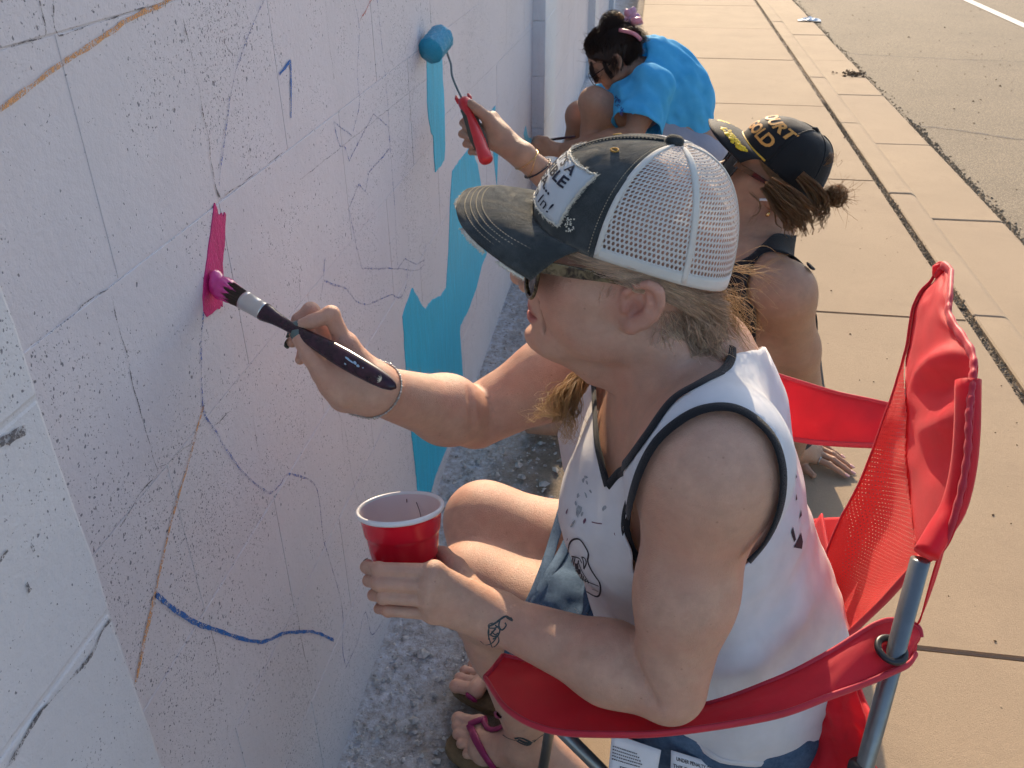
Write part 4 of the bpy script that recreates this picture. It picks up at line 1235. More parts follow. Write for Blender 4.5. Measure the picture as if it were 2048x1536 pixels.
ink_build('paint_smear', pc, simple('dried_maroon_paint', (.16, .06, .10), .8), tank, 'dried maroon paint smear', True)
bk = lambda x, y: (1100 + x / 2.195, 600 + y / 2.195)
pc = [ink_poly([bk(1065,995),bk(1078,1050),bk(1070,1062),bk(1058,1020)]), ink_poly([bk(1068,1085),bk(1100,1020),bk(1108,1060),bk(1104,1092)]), ink_poly([bk(1092,960),bk(1100,920),bk(1103,945)]), ink_poly([bk(1077,880),bk(1080,850),bk(1083,875)]), ink_poly([bk(1076,785),bk(1079,762),bk(1084,780)])]
ink_build('back_lettering', pc, M_INK, tank, 'dark lettering on the back edge', True)

# ---- denim shorts
S_ = SDF()
S_.u(p_loft([(.33,.17,.85,.12,.18),(.40,.165,.85,.150,.196),(.47,.155,.85,.156,.196),(.52,.14,.85,.15,.18)], 2.3), 0)
for hp, kn in ((HIPL, KL), (HIPR, KR)):
    S_.u(p_cone(hp, kn * .78 + hp * .22, .106, .078), .05)
def shw(P): return .0045 * vnoise(np.c_[P[:, 0]*.5, P[:, 1], P[:, 2]], 30, 4) + .002 * vnoise(P, 70, 5)
V, F, N = S_.mesh((-.24, .62, .30), (.34, 1.10, .56), .0055)
V = V + N * shw(V)[:, None]
keep = np.ones(len(V), bool)
for hp, kn in ((HIPL, KL), (HIPR, KR)):
    ax = unit(kn - hp); L = np.linalg.norm(kn - hp)
    t_ = (V - hp) @ ax; rd = np.linalg.norm(V - hp - np.outer(t_, ax), axis=1)
    keep &= ~((t_ > L * .73 + .004 * vnoise(V, 40, 9)) & (rd < .13))
keep &= V[:, 2] < .60
V, F, N = drop_verts(V, F, keep, N)
V = smooth_rim(V, F, 10)
shorts = put_mesh('denim_shorts', V, F, M_DENIM, woman)
m_ = shorts.modifiers.new('thickness', 'SOLIDIFY'); m_.thickness = .003; m_.offset = -1
for hp, kn in ((HIPL, KL), (HIPR, KR)):
    ax = unit(kn - hp); L = np.linalg.norm(kn - hp); a3 = unit(np.cross(ax, V3(0, 1, 0))); b3 = np.cross(ax, a3); rq = []
    for i in range(49):
        t_ = i / 48 * 2 * math.pi; d3 = a3 * math.cos(t_) + b3 * math.sin(t_); lo_, hi_ = .01, .16
        for _ in range(22):
            md = (lo_ + hi_) / 2
            if S_((hp + ax * L * .715 + d3 * md)[None])[0] < .001: lo_ = md
            else: hi_ = md
        rq.append(hp + ax * L * .715 + d3 * lo_)
    band(S_, np.array(rq), .014, .0045, .001, M_DENIM, 'hem', shorts)
sm_px = [(1184,1200),(1172,1225),(1160,1255),(1150,1290)]
q_ = fill_nan(S_.trace(catmull(np.array(sm_px, float), 30), .6, 1.8))
if q_ is not None: band(S_, q_, .006, .006, .001, M_DENIM, 'side_seam', shorts)
# ---- flip flops
M_SOLE = simple('tan_foam_sole', (.16, .105, .05), .8, var=.2, vs=120, bump=.4)
M_STRAP = simple('magenta_strap', (.26, .012, .085), .45, var=.12)
def flip_flop(toes, heel, fwd, side, label):
    root = empty('flip_flop', (0,0,0), label, 'sandal')
    del root['category']; del root['label']; root.parent = woman; root['label'] = label
    tip = (toes[0][1] + toes[4][1]) / 2 + fwd * .028; tip[2] = .006
    hl = heel.copy() - fwd * .03; hl[2] = .006
    L = np.linalg.norm(tip - hl); n = 26; top = []; lat = unit(np.cross(fwd, V3(0, 0, 1))) 
    pts = []
    for i in range(n):
        a = i / n * 2 * math.pi; c, s = math.cos(a), math.sin(a)
        w = .034 + .012 * (c * .5 + .5)
        pts.append((hl + tip) / 2 + fwd * (c * L / 2) + lat * (math.copysign(abs(s) ** .75, s) * w))
    mb = MB(); Vv = []
    for z, k in ((-.006, .97), (-.004, 1.0), (.008, 1.0), (.011, .975)):
        for p in pts:
            c0 = (hl + tip) / 2; q = c0 + (p - c0) * k; Vv.append((q[0], q[1], z))
    Fv = [(r*n+i, r*n+(i+1) % n, (r+1)*n+(i+1) % n, (r+1)*n+i) for r in range(3) for i in range(n)] + [tuple(3*n+i for i in range(n)), tuple(range(n-1, -1, -1))]
    mb.add(Vv, Fv); mb.build('sole', M_SOLE, root)
    return root, lat
fl, lat = flip_flop(TL, LF['heel'], FWD, 1, 'tan flip-flop with magenta strap on the near foot')
thong = (TL[0][0] * .5 + TL[0][1] * .1 + TL[1][0] * .3 + TL[1][1] * .1)
strap_px = [(935,1458),(955,1455),(985,1437),(1005,1428)]
def foot_strap(root, sdf, uv, w, d0=1.0, d1=2.0):
    return surf_tube(sdf, uv, 30, w, .006, .002, M_STRAP, 'strap', root, d0, d1)
LFS = SD['LF']
foot_strap(fl, LFS, [(938,1450),(952,1444),(968,1438),(985,1430),(1000,1428)], .011)
foot_strap(fl, LFS, [(940,1450),(952,1478),(968,1505),(985,1530),(1005,1555)], .014)
fr_, lat = flip_flop(TR, AR + V3(.06, -.005, -.06), FWD, -1, 'tan flip-flop on the far foot')
foot_strap(fr_, SD['RF'], [(935,1388),(950,1400),(965,1420)], .011)
# ---- nails
def nail(parent, dip, tip, dors, w, L, mat, name='nail', ext=.25):
    ax = unit(tip - dip); dn_ = unit(dors - ax * (dors @ ax)); lt = np.cross(ax, dn_)
    r = w * .62; Vv = []; nu, nv = 7, 9
    for j in range(nv):
        v = j / (nv - 1); y = (v - .45) * L
        ww = w * .5 * min(1, (1 - max(0, (v - .55) / .45) ** 2.2) ** .5 + .12) * (1 - .25 * max(0, (.25 - v) / .25) ** 2)
        for i in range(nu):
            u_ = (i / (nu - 1) - .5) * 2
            x = u_ * ww; zz = math.sqrt(max(0, r * r - x * x)) - r * .80 - .0012 * max(0, v - .6)
            Vv.append(tip + ax * (y + .001) + lt * x + dn_ * (zz + w * .48))
    Fv = [(j*nu+i, j*nu+i+1, (j+1)*nu+i+1, (j+1)*nu+i) for j in range(nv-1) for i in range(nu-1)]
    o = mesh_py(name, Vv, Fv, mat, parent)
    m = o.modifiers.new('t', 'SOLIDIFY'); m.thickness = .0006
    return o
M_NAIL = simple('grey_green_nail_polish', (.10, .135, .125), .18, var=.06)
camdir = unit(-ray(640, 680))
nail(woman, RH['thumb'][2], RH['thumb'][3], camdir + V3(-.35, 0, .1), .0125, .0165, M_NAIL)
nail(woman, RH['fingers'][0][2], RH['fingers'][0][3], camdir * .6 + V3(-.2, 0, .75), .0108, .0150, M_NAIL)
nail(woman, RH['fingers'][1][2], RH['fingers'][1][3], V3(-.9, -.2, .2), .0105, .014, M_NAIL)
nail(woman, RH['fingers'][2][2], RH['fingers'][2][3], V3(-.9, -.3, -.1), .0105, .014, M_NAIL)
for i in range(4):
    f = LH['fingers'][i]; nail(woman, f[2], f[3], V3(-.75, .25, .25), .0105, .013, M_NAIL)
for i in range(5):
    a, b = TL[i]; nail(woman, a, b + V3(0, 0, 0), V3(-.1, 0, 1), RT[i] * 1.15, RT[i] * 1.1, simple('toe_polish', (.12, .125, .10), .25) if i == 0 else bpy.data.materials['toe_polish'], 'toenail')
nail(woman, TR[0][0], TR[0][1], V3(-.1, 0, 1), RT[0] * 1.15, RT[0] * 1.1, bpy.data.materials['toe_polish'], 'toenail')
# ---- tattoos: flat ink on skin
M_TAT = simple('tattoo_ink', (.035, .050, .055), .6)
z8 = lambda x, y: (700 + x / 4.8, 960 + y / 4.8)
cr8 = lambda x, y: (820 + x / 3.2, 1250 + y / 3.2)
LHS = SD['LH']
pc = []
kw = dict(sdf=LHS, off=.0004)
for ln, w in (([(1330,1530),(1335,1450),(1330,1390),(1370,1370)], .0016), ([(1345,1400),(1400,1370),(1440,1340),(1500,1310),(1560,1350)], .0034), ([(1440,1340),(1430,1400),(1460,1440),(1500,1400),(1490,1370)], .0026), ([(1340,1420),(1390,1420),(1430,1400)], .0022), ([(1500,1310),(1520,1330),(1560,1350),(1540,1320)], .003), ([(1340,1480),(1380,1500),(1430,1490)], .0028)):
    pc.append(ink_line([z8(*p) for p in ln], w * .62, n=18, **kw))
for ln, w in (([(510,0),(500,50),(515,110),(530,150)], .0022), ([(545,0),(575,30),(560,70),(530,90)], .0026), ([(450,100),(480,125),(515,120),(540,100),(560,70),(570,100),(550,130),(525,145)], .0022), ([(520,40),(545,60),(565,50)], .0024), ([(515,60),(550,20)], .003)):
    pc.append(ink_line([cr8(*p) for p in ln], w * .62, n=18, **kw))
ink_build('wrist_tattoo', pc, M_TAT, woman, 'dark vine tattoo on the wrist')
t7 = lambda x, y: (1000 + x / 6.827, 1430 + y / 6.827)
pc = []
for ln, w in (([(40,270),(100,310),(190,340),(260,350)], .0018), ([(200,320),(280,310),(360,340),(420,380),(380,410),(300,390),(230,350)], .0044), ([(250,330),(330,370),(400,390)], .006), ([(420,380),(480,350),(540,300),(600,260)], .002), ([(440,350),(480,340),(470,370)], .0018)):
    pc.append(ink_line([t7(*p) for p in ln], w, n=20, sdf=LFS, off=.0004, d1=2.0))
ink_build('ankle_tattoo', pc, M_TAT, woman, 'dark tattoo around the ankle')
# ---- bracelet
M_SILV = simple('silver', (.55, .53, .50), .3, metal=1.0)
br = []
axw = unit(WR - ER); c0 = WR - axw * .004
b1 = unit(np.cross(axw, V3(0, 0, 1))); b2 = np.cross(axw, b1)
Q = []
for i in range(60):
    a = i / 60 * 2 * math.pi; d_ = b1 * math.cos(a) + b2 * math.sin(a)
    p = c0 + d_ * .034 + axw * (.008 * math.sin(a + .4))
    for _ in range(4):
        g = SD['RH'].grad(p[None])[0]; p = p - unit(g) * (SD['RH'](p[None])[0] - .0013) * .9
    Q.append(p)
mb = MB()
for i in range(60):
    a, b = Q[i], Q[(i + 1) % 60]
    r_ = .0012 if i % 2 else .0018
    if i in (20, 21, 44): r_ = .0026
    mb.tube([a, (a + b) / 2, b], [r_ * .5, r_, r_ * .5], 6)
mb.build('bracelet', M_SILV, woman)
# ================================================================== HEAD GEAR
def twill_mat(name, a, b, scale=520):
    t = NT(name); uv = t.uv(); p = t.pos()
    w = t.new('ShaderNodeTexWave', wave_type='BANDS', bands_direction='DIAGONAL'); t.set(w.inputs['Vector'], uv); w.inputs['Scale'].default_value = scale / 8; w.inputs['Distortion'].default_value = .6
    n = t.noise(p, 1300, 3, .7); big = t.noise(p, 45, 4)
    f = t.math('ADD', t.math('MULTIPLY', n, .6), t.math('MULTIPLY', w.outputs['Fac'], .4))
    c = t.mix(t.ramp(f, .38, .75), a, b)
    c = t.mix(t.ramp(big, .45, .8, 0, .3), c, tuple(min(1, x * 1.8 + .02) for x in b))
    t.P(Base_Color=c, Roughness=.95, Normal=t.bump(t.math('ADD', n, t.math('MULTIPLY', w.outputs['Fac'], .5)), .5, .0009), Sheen_Weight=.35)
    t.b.inputs['Sheen Tint'].default_value = (.8, .75, .65, 1); t.b.inputs['Sheen Roughness'].default_value = .4
    t.b.inputs['Specular IOR Level'].default_value = .1
    return t.m
M_CAPD = twill_mat('washed_black_twill', (.020, .026, .030), (.10, .11, .112))
def mesh_mat():
    t = NT('white_cap_mesh'); uv = t.uv()
    s_ = t.scale(uv, (1, 1, 1)); xyz = t.sep(s_)
    row = t.math('FLOOR', xyz[1]); odd = t.math('MULTIPLY', t.math('MODULO', row, 2.0), .5)
    fx = t.math('SUBTRACT', t.math('FRACT', t.math('ADD', xyz[0], odd)), .5)
    fy = t.math('SUBTRACT', t.math('FRACT', xyz[1]), .5)
    r = t.math('SQRT', t.math('ADD', t.math('MULTIPLY', fx, fx), t.math('MULTIPLY', t.math('MULTIPLY', fy, fy), .85)))
    hole = t.ramp(r, .27, .33, 0.0, 1.0)
    p = t.pos(); c = t.mix(t.noise(p, 300, 3), (.70, .69, .66), (.84, .83, .80))
    t.P(Base_Color=c, Roughness=.9, Alpha=hole, Normal=t.bump(t.ramp(r, .3, .6), .7, .001))
    t.b.inputs['Specular IOR Level'].default_value = .15
    tr = t.new('ShaderNodeBsdfTranslucent'); t.set(tr.inputs[0], c)
    tp = t.new('ShaderNodeBsdfTransparent')
    m1 = t.new('ShaderNodeMixShader'); m1.inputs[0].default_value = .25
    t.l.new(t.b.outputs[0], m1.inputs[1]); t.l.new(tr.outputs[0], m1.inputs[2])
    m2 = t.new('ShaderNodeMixShader'); t.set(m2.inputs[0], hole)
    t.b.inputs['Alpha'].default_value = 1.0
    for l in list(t.b.inputs['Alpha'].links): t.l.remove(l)
    t.l.new(tp.outputs[0], m2.inputs[1]); t.l.new(m1.outputs[0], m2.inputs[2]); t.l.new(m2.outputs[0], t.out.inputs['Surface'])
    return t.m
M_MESH = mesh_mat()
M_WBAND = cloth_mat('cream_tape', (.72, .70, .64), rough=.95, bump=.6)
M_FRAY = simple('frayed_thread', (.70, .66, .56), .95, var=.15, vs=400)
M_THREAD = simple('tan_thread', (.42, .36, .26), .9)

class Cap:
    """crown as a surface over (theta, phi): theta 0 front, +90 wearer's left, 180 back"""
    def __init__(s, frame, edge, apex, eh=.8, ev=.9, tuck=.0):
        s.fr = frame; s.apex = np.array(apex, float); s.eh, s.ev, s.tuck = eh, ev, tuck
        E = np.array(edge, float)                              # rows: theta deg, f, l, u   (0..180, mirrored)
        s.E = E
    def edge(s, th):
        a = abs(th); E = s.E
        r = [np.interp(a, E[:, 0], E[:, i]) for i in (1, 2, 3)]
        # smooth with neighbours
        r2 = [(np.interp(max(a-9, 0), E[:, 0], E[:, i]) + np.interp(min(a+9, 180), E[:, 0], E[:, i])) / 2 for i in (1, 2, 3)]
        f, l, u = [(p + q) / 2 for p, q in zip(r, r2)]
        if a < 9: l = np.interp(a, E[:, 0], E[:, 2])
        if a > 171: l = np.interp(a, E[:, 0], E[:, 2])
        return np.array([f, l * (1 if th >= 0 else -1), u])
    def loc(s, th, ph, off=0.0):
        e = s.edge(th); c, sn = max(math.cos(math.radians(ph)), 0) ** s.eh, math.sin(math.radians(ph)) ** s.ev
        k = 1 + s.tuck * math.sin(math.radians(min(ph, 45) * 4)) if ph < 45 else 1
        p = np.array([s.apex[0] + (e[0] - s.apex[0]) * c * k, s.apex[1] + (e[1] - s.apex[1]) * c * k, e[2] + (s.apex[2] - e[2]) * sn])
        return p
    def pt(s, th, ph, off=0.0):
        p = s.loc(th, ph)
        if off:
            d = 1.5
            a = s.loc(min(th + d, 180), ph) - s.loc(max(th - d, -180), ph); b = s.loc(th, min(ph + d, 89.5)) - s.loc(th, max(ph - d, 0.01))
            n = np.cross(a, b); n = n / (np.linalg.norm(n) + 1e-9)
            if n @ (p - (s.apex + np.array([0, 0, -8.0]))) < 0: n = -n
            p = p + n * off
        return s.fr(*p)
    def panel(s, name, t0, t1, p0, p1, mat, parent, nt=24, npn=26, off=0.0, uvs=60, thick=.0012, wr=0.0, wseed=1):
        V, U = [], []
        for j in range(npn):
            ph = p0 + (p1 - p0) * j / (npn - 1)
            for i in range(nt):
                th = t0 + (t1 - t0) * i / (nt - 1)
                o = off + (wr * float(vnoise(np.array([[th * .05, ph * .06, wseed]]), 1.6, wseed)[0]) if wr else 0)
                V.append(s.pt(th, ph, o))
                rad = math.cos(math.radians(ph)) ** .8 * 8.5
                U.append((math.radians(th) * (3.0 + rad * .62) * uvs / 10, ph / 90 * 12 * uvs / 10))
        F = [(j*nt+i, j*nt+i+1, (j+1)*nt+i+1, (j+1)*nt+i) for j in range(npn-1) for i in range(nt-1)]
        o = mesh_py(name, V, F, mat, parent, uv=U)
        if thick:
            m = o.modifiers.new('t', 'SOLIDIFY'); m.thickness = thick; m.offset = -1
        return o
    def seam(s, name, pts, mat, parent, w=.0022, off=.08, n=40):
        C = catmull(np.array(pts, float), n)
        mb = MB(); mb.tube([s.pt(a, b, off) for a, b in C], w * .5, 6); return mb.build(name, mat, parent)
    def stitches(s, name, pts, mat, parent, n=40, r=.0005, off=.1, duty=.6):
        C = catmull(np.array(pts, float), n * 2 + 1); mb = MB()
        for i in range(n):
            a, b = s.pt(*C[2*i], off), s.pt(*C[2*i+1], off)
            mb.tube([a, (a + b) / 2, b], [r * .6, r, r * .6], 5)
        return mb.build(name, mat, parent)

def text_mesh(txt, size=1.0, bold=.0, shear=0.0, spacing=1.0):
    cu = bpy.data.curves.new('txt', 'FONT'); cu.body = txt; cu.size = size; cu.align_x = 'CENTER'; cu.align_y = 'CENTER'
    cu.offset = bold; cu.shear = shear; cu.resolution_u = 3; cu.space_character = spacing
    ob = bpy.data.objects.new('txt', cu); COL.objects.link(ob)
    dg = bpy.context.evaluated_depsgraph_get()
    me = bpy.data.meshes.new_from_object(ob.evaluated_get(dg))
    bpy.data.objects.remove(ob); bpy.data.curves.remove(cu)
    bm = bmesh.new(); bm.from_mesh(me)
    bmesh.ops.triangulate(bm, faces=bm.faces[:])
    bmesh.ops.subdivide_edges(bm, edges=[e for e in bm.edges if e.calc_length() > size * .18], cuts=2)
    bmesh.ops.triangulate(bm, faces=bm.faces[:])
    V = np.array([v.co[:] for v in bm.verts]); F = [tuple(v.index for v in f.verts) for f in bm.faces]
    bm.verts.index_update(); bm.free(); bpy.data.meshes.remove(me)
    return V, F

cap = empty('trucker_cap', (0,0,0), 'x', 'x'); del cap['category']; cap['label'] = 'washed black cap with white mesh back and frayed patch'; cap.parent = woman
CE = [(0,11.2,0,5.3),(20,10.7,2.9,5.1),(40,8.9,5.5,4.8),(62,4.9,7.6,4.7),(90,.4,8.3,4.5),(115,-3.6,7.7,3.8),(140,-6.9,5.4,2.8),(160,-8.4,2.8,2.1),(180,-8.9,0,1.9)]
K1 = Cap(HL, CE, (-.9, 0, 14.0), .80, .92)
SEAM = 64
K1.panel('front_panel', -SEAM, 0, 0, 89, M_CAPD, cap, 26, 30, 0, 60, wr=.07)
K1.panel('front_panel', 0, SEAM, 0, 89, M_CAPD, cap, 26, 30, 0, 60, wr=.09, wseed=3)
for a, b in ((SEAM, 116), (116, 180), (-116, -SEAM), (-180, -116)):
    K1.panel('mesh_panel', a, b, 4 if abs(a) != 180 else 4, 89, M_MESH, cap, 22, 30, -.03, 27, thick=0)
K1.panel('mesh_band', SEAM, 180, -0.1 if False else 0.2, 5.5, M_WBAND, cap, 40, 4, .02, 60)
K1.panel('mesh_band', -180, -SEAM, 0.2, 5.5, M_WBAND, cap, 40, 4, .02, 60)
for th in (SEAM + 1.5, 116, 180, -SEAM - 1.5, -116):
    V = []; n = 30
    for i in range(n):
        ph = 1 + 86 * i / (n - 1); hw = (1.3 if abs(th) == SEAM + 1.5 else 1.8) * (1 + .35 * (ph / 90))
        dth = hw / max(.35, math.cos(math.radians(ph)) ** .7)
        for s_ in (-1, -.33, .33, 1): V.append(K1.pt(max(-180, min(180, th + s_ * dth)), ph, .06))
    o = mesh_py('seam_tape', V, [(i*4+k, i*4+k+1, (i+1)*4+k+1, (i+1)*4+k) for i in range(n-1) for k in range(3)], M_WBAND, cap)
    m = o.modifiers.new('t', 'SOLIDIFY'); m.thickness = .0014
for th in (-2.2, 2.2): K1.stitches('seam_stitch', [(th, 3), (th, 30), (th*1.4, 60), (th*2, 84)], M_THREAD, cap, 46)
K1.seam('centre_seam', [(0, 2), (0, 30), (0, 60), (0, 86)], M_CAPD, cap, .003, .02)
K1.stitches('seam_stitch', [(SEAM-3, 2), (SEAM-3, 30), (SEAM-4, 60), (SEAM-7, 82)], M_THREAD, cap, 50)
# button, eyelets
mb = MB(); c = K1.pt(0, 89, .05)
mb.tube([c - HU * .001, c + HU * .003, c + HU * .0055, c + HU * .0065], [.0085, .0085, .006, .0005], 14); mb.build('button', M_CAPD, cap)
M_EYE = simple('orange_eyelet_thread', (.50, .27, .06), .8)
for th, ph in ((34, 62), (-34, 62)):
    P = [K1.pt(th + 2.0 * math.cos(a) / .5, ph + 1.5 * math.sin(a), .05) for a in np.linspace(0, 6.283, 15)]
    mb = MB(); mb.tube(P, .0009, 6, caps=False); mb.build('eyelet', M_EYE, cap)
# bill
def bill_pt(s, t):
    """s -1..1 across, t 0 root .. 1 front edge"""
    th = s * 56
    r = K1.loc(th, 0.5)
    a = abs(s)
    f1 = 18.3 - 8.6 * a ** 2.6; l1 = 7.7 * math.sin(s * math.pi / 2 * .98) ; u1 = 4.9 - 3.5 * a ** 2.2
    p = np.array([r[0] + (f1 - r[0]) * t, r[1] + (l1 - r[1]) * t, r[2] + (u1 - r[2]) * t + .75 * math.sin(math.pi * t) * (1 - .4*a)])
    return p
ns_, nt_ = 49, 15
U = [((s * 3.2 + 4) * 6, (t * 7) * 6) for t in np.linspace(0, 1, nt_) for s in np.linspace(-1, 1, ns_)]
V = [HL(*bill_pt(s, t)) for t in np.linspace(0, 1, nt_) for s in np.linspace(-1, 1, ns_)]
o = mesh_py('bill', V, [(j*ns_+i, j*ns_+i+1, (j+1)*ns_+i+1, (j+1)*ns_+i) for j in range(nt_-1) for i in range(ns_-1)], M_CAPD, cap, uv=U)
m = o.modifiers.new('t', 'SOLIDIFY'); m.thickness = .0034; m.offset = 0
bill = o
for k, off_ in enumerate((.90, .83, .76, .69)):                 # rows of stitching
    mb = MB(); S_l = np.linspace(-.97, .97, 161)
    P = [HL(*(bill_pt(s, 1 - (1 - off_) * (1 + .6 * abs(s) ** 3)) + np.array([0, 0, .20]))) for s in S_l]
    for i in range(0, 160, 2): mb.tube([P[i], P[i+1]], .0006, 5)
    mb.build('bill_stitch', M_THREAD, bill)
# frayed edge of the bill: short loose threads in patches
rr = random.Random(3)
def _k(o): o['kind'] = 'stuff'; return o
def fray(name, path_fn, spans, n, mat, parent, ln=(.0015, .0045), r=.00032, spread=.9, seed=1):
    rr = random.Random(seed); mb = MB()
    for k in range(n):
        a, b = spans[rr.randrange(len(spans))]; s = rr.uniform(a, b)
        p, nrm, tan = path_fn(s)
        d = unit(nrm + tan * rr.uniform(-spread, spread) + np.array([rr.uniform(-.6, .6) for _ in range(3)]))
        L = rr.uniform(*ln); q = p + d * L * .5 + np.array([rr.uniform(-.3, .3) for _ in range(3)]) * L; e = p + d * L
        mb.tube([p, q, e], [r, r, r * .6], 4, caps=False)
    return _k(mb.build(name, mat, parent))
def bill_edge(s):
    p = HL(*bill_pt(s, 1.0)); q = HL(*bill_pt(s, .96)); t = HL(*bill_pt(min(1, s + .01), 1.0)) - HL(*bill_pt(max(-1, s - .01), 1.0))
    return p - HU * .0012, unit(p - q) * .6 - HU * .2, unit(t)
fray('bill_fray', bill_edge, [(.50, .66), (.66, .74), (.83, .97), (-.1, .12), (-.35, -.1)], 620, M_FRAY, bill, seed=5)
for a, b in ((.50, .735), (.84, .97), (-.3, .2)):
    P = [HL(*bill_pt(s, 1.004)) - HU * .0016 + np.array([rr.uniform(-.0005, .0005) for _ in range(3)]) for s in np.linspace(a, b, 30)]
    mbw = MB(); mbw.tube(P, .0017 if a > .4 else .0011, 6); mbw.build('worn_edge', M_FRAY, bill)
# patch with lettering
M_PATCH = cloth_mat('cream_patch', (.62, .66, .68), rough=.9, bump=.6)
PT0, PT1, PP0, PP1 = -43, 43, 8.0, 42
V = []; n1, n2 = 25, 13
for j in range(n2):
    for i in range(n1):
        th = PT0 + (PT1 - PT0) * i / (n1 - 1) + rr.uniform(-.25, .25); ph = PP0 + (PP1 - PP0) * j / (n2 - 1) + rr.uniform(-.2, .2)
        V.append(K1.pt(th * (1 + .10 * j / n2), ph, .17 + .04 * rr.random()))
patch = mesh_py('patch', V, [(j*n1+i, j*n1+i+1, (j+1)*n1+i+1, (j+1)*n1+i) for j in range(n2-1) for i in range(n1-1)], M_PATCH, cap)
m = patch.modifiers.new('t', 'SOLIDIFY'); m.thickness = .0016
def patch_edge(s):
    s = s % 4
    if s < 1: a, b, nn = PT0 + (PT1-PT0)*s, PP0, (0, -1)
    elif s < 2: a, b, nn = PT1, PP0 + (PP1-PP0)*(s-1), (1, 0)
    elif s < 3: a, b, nn = PT1 - (PT1-PT0)*(s-2), PP1, (0, 1)
    else: a, b, nn = PT0, PP1 - (PP1-PP0)*(s-3), (-1, 0)
    a *= 1 + .10 * (b - PP0) / (PP1 - PP0)
    p = K1.pt(a, b, .22); q = K1.pt(a + nn[0]*3, b + nn[1]*2, .22)
    return p, unit(q - p), unit(np.cross(q - p, HU))
fray('patch_fray', patch_edge, [(0, 4)], 520, M_FRAY, patch, (.001, .0042), seed=8)
mb = MB()
for i in range(160):
    p, n_, t_ = patch_edge(i / 40.0); p2, _, _ = patch_edge((i + 1) / 40.0)
    mb.tube([p + n_ * rr.uniform(-.0009, .0009), p2 + n_ * rr.uniform(-.0009, .0009)], .0010, 5)
mb.build('patch_hem', M_FRAY, patch)
M_NAVY = simple('navy_ink', (.012, .016, .035), .8)
def cap_text(K, txt, thc, phc, size_deg, aspect, off, mat, parent, name='lettering', bold=.02, shear=0, sp=1.05, flip=1, slant=0.0):
    V, F = text_mesh(txt, 1.0, bold, shear, sp)
    W = []
    for x, y, z in V:
        ph = phc + y * size_deg * aspect + slant * x
        th = thc + flip * x * size_deg
        W.append(K.pt(max(-179, min(179, th)), max(0.2, ph), off))
    return mesh_py(name, W, F, mat, parent, smooth=False)
cap_text(K1, "THAT'S A", 2, 37.2, 14.5, .56, .27, M_NAVY, patch)
cap_text(K1, "TERRIBLE", 2, 29.4, 15.5, .56, .27, M_NAVY, patch, bold=.03)
cap_text(K1, "IDEA...", 6, 21.4, 15.0, .56, .27, M_NAVY, patch, bold=.03)
cap_text(K1, "I'm In!", 14, 13.4, 15.5, .56, .27, M_NAVY, patch, bold=.0, shear=.25)
K1.stitches('worn_mark', [(46, 14), (49, 12), (46, 10), (50, 8.5), (47, 7)], M_FRAY, cap, 14, .0011, .1)
K1.stitches('worn_mark', [(50, 15), (46, 12.5), (51, 10.5), (49, 8)], M_FRAY, cap, 10, .0009, .1)

# ---- sunglasses
glasses = empty('sunglasses', (0,0,0), 'x', 'x'); del glasses['category']; glasses['label'] = 'brown tortoiseshell sunglasses'; glasses.parent = woman
t = NT('tortoise_frame'); p = t.pos(); c = t.mix(t.ramp(t.noise(p, 110, 3, .6, 1.0), .4, .62), (.03, .018, .009), (.20, .15, .075))
t.P(Base_Color=c, Roughness=.12); M_TORT = t.m
t = NT('smoked_lens'); t.P(Base_Color=(.02, .018, .014), Roughness=.04, Transmission_Weight=.35, IOR=1.2); M_LENS = t.m
for s in (1, -1):
    # temple arm: flat bar with height
    P = [(10.35,6.0,2.4),(9.9,6.75,2.5),(6.5,7.15,2.75),(3,7.40,3.0),(.6,7.5,3.0),(-1.2,7.5,2.6)]
    Hh = [.55,.62,.58,.42,.30,.22]
    V = []
    for (f, l, u), h in zip(P, Hh):
        for dl, du in ((-.13, -h), (.13, -h), (.13, h), (-.13, h)): V.append(HL(f, (l + dl) * s, u + du))
    F = [(i*4+k, i*4+(k+1) % 4, (i+1)*4+(k+1) % 4, (i+1)*4+k) for i in range(5) for k in range(4)] + [(0,1,2,3), (20,21,22,23)]
    o = mesh_py('temple', V, F, M_TORT, glasses, smooth=False)
    m = o.modifiers.new('b', 'BEVEL'); m.width = .0008; m.segments = 2
    # rim and lens
    ring = []; lens = []
    for i in range(28):
        a = i / 28 * 2 * math.pi; ca, sa = math.cos(a), math.sin(a)
        ca = math.copysign(abs(ca) ** .75, ca); sa = math.copysign(abs(sa) ** .8, sa)
        l = 3.55 + 2.75 * ca; u = .65 + 2.35 * sa - (.25 if sa < 0 else 0) * ca
        f = 10.5 - .13 * (l - .8) ** 2 * .33
        ring.append(HL(f, l * s, u)); lens.append((f, l * s, u))
    mb = MB(); mb.tube(ring + ring[:2], .0021, 8, caps=False); mb.build('rim', M_TORT, glasses)
    c0 = np.mean(lens, 0); V = [HL(*(c0 + (np.array(q) - c0) * k)) for k in (1, .6, .25) for q in lens] + [HL(*c0)]
    F = [(r*28+i, r*28+(i+1) % 28, (r+1)*28+(i+1) % 28, (r+1)*28+i) for r in range(2) for i in range(28)] + [(56+i, 56+(i+1) % 28, 84) for i in range(28)]
    o = mesh_py('lens', V, F, M_LENS, glasses); m = o.modifiers.new('t', 'SOLIDIFY'); m.thickness = .0018
mb = MB(); mb.tube([HL(10.5, .8, 1.3), HL(10.75, 0, 1.55), HL(10.5, -.8, 1.3)], .002, 8); mb.build('bridge', M_TORT, glasses)

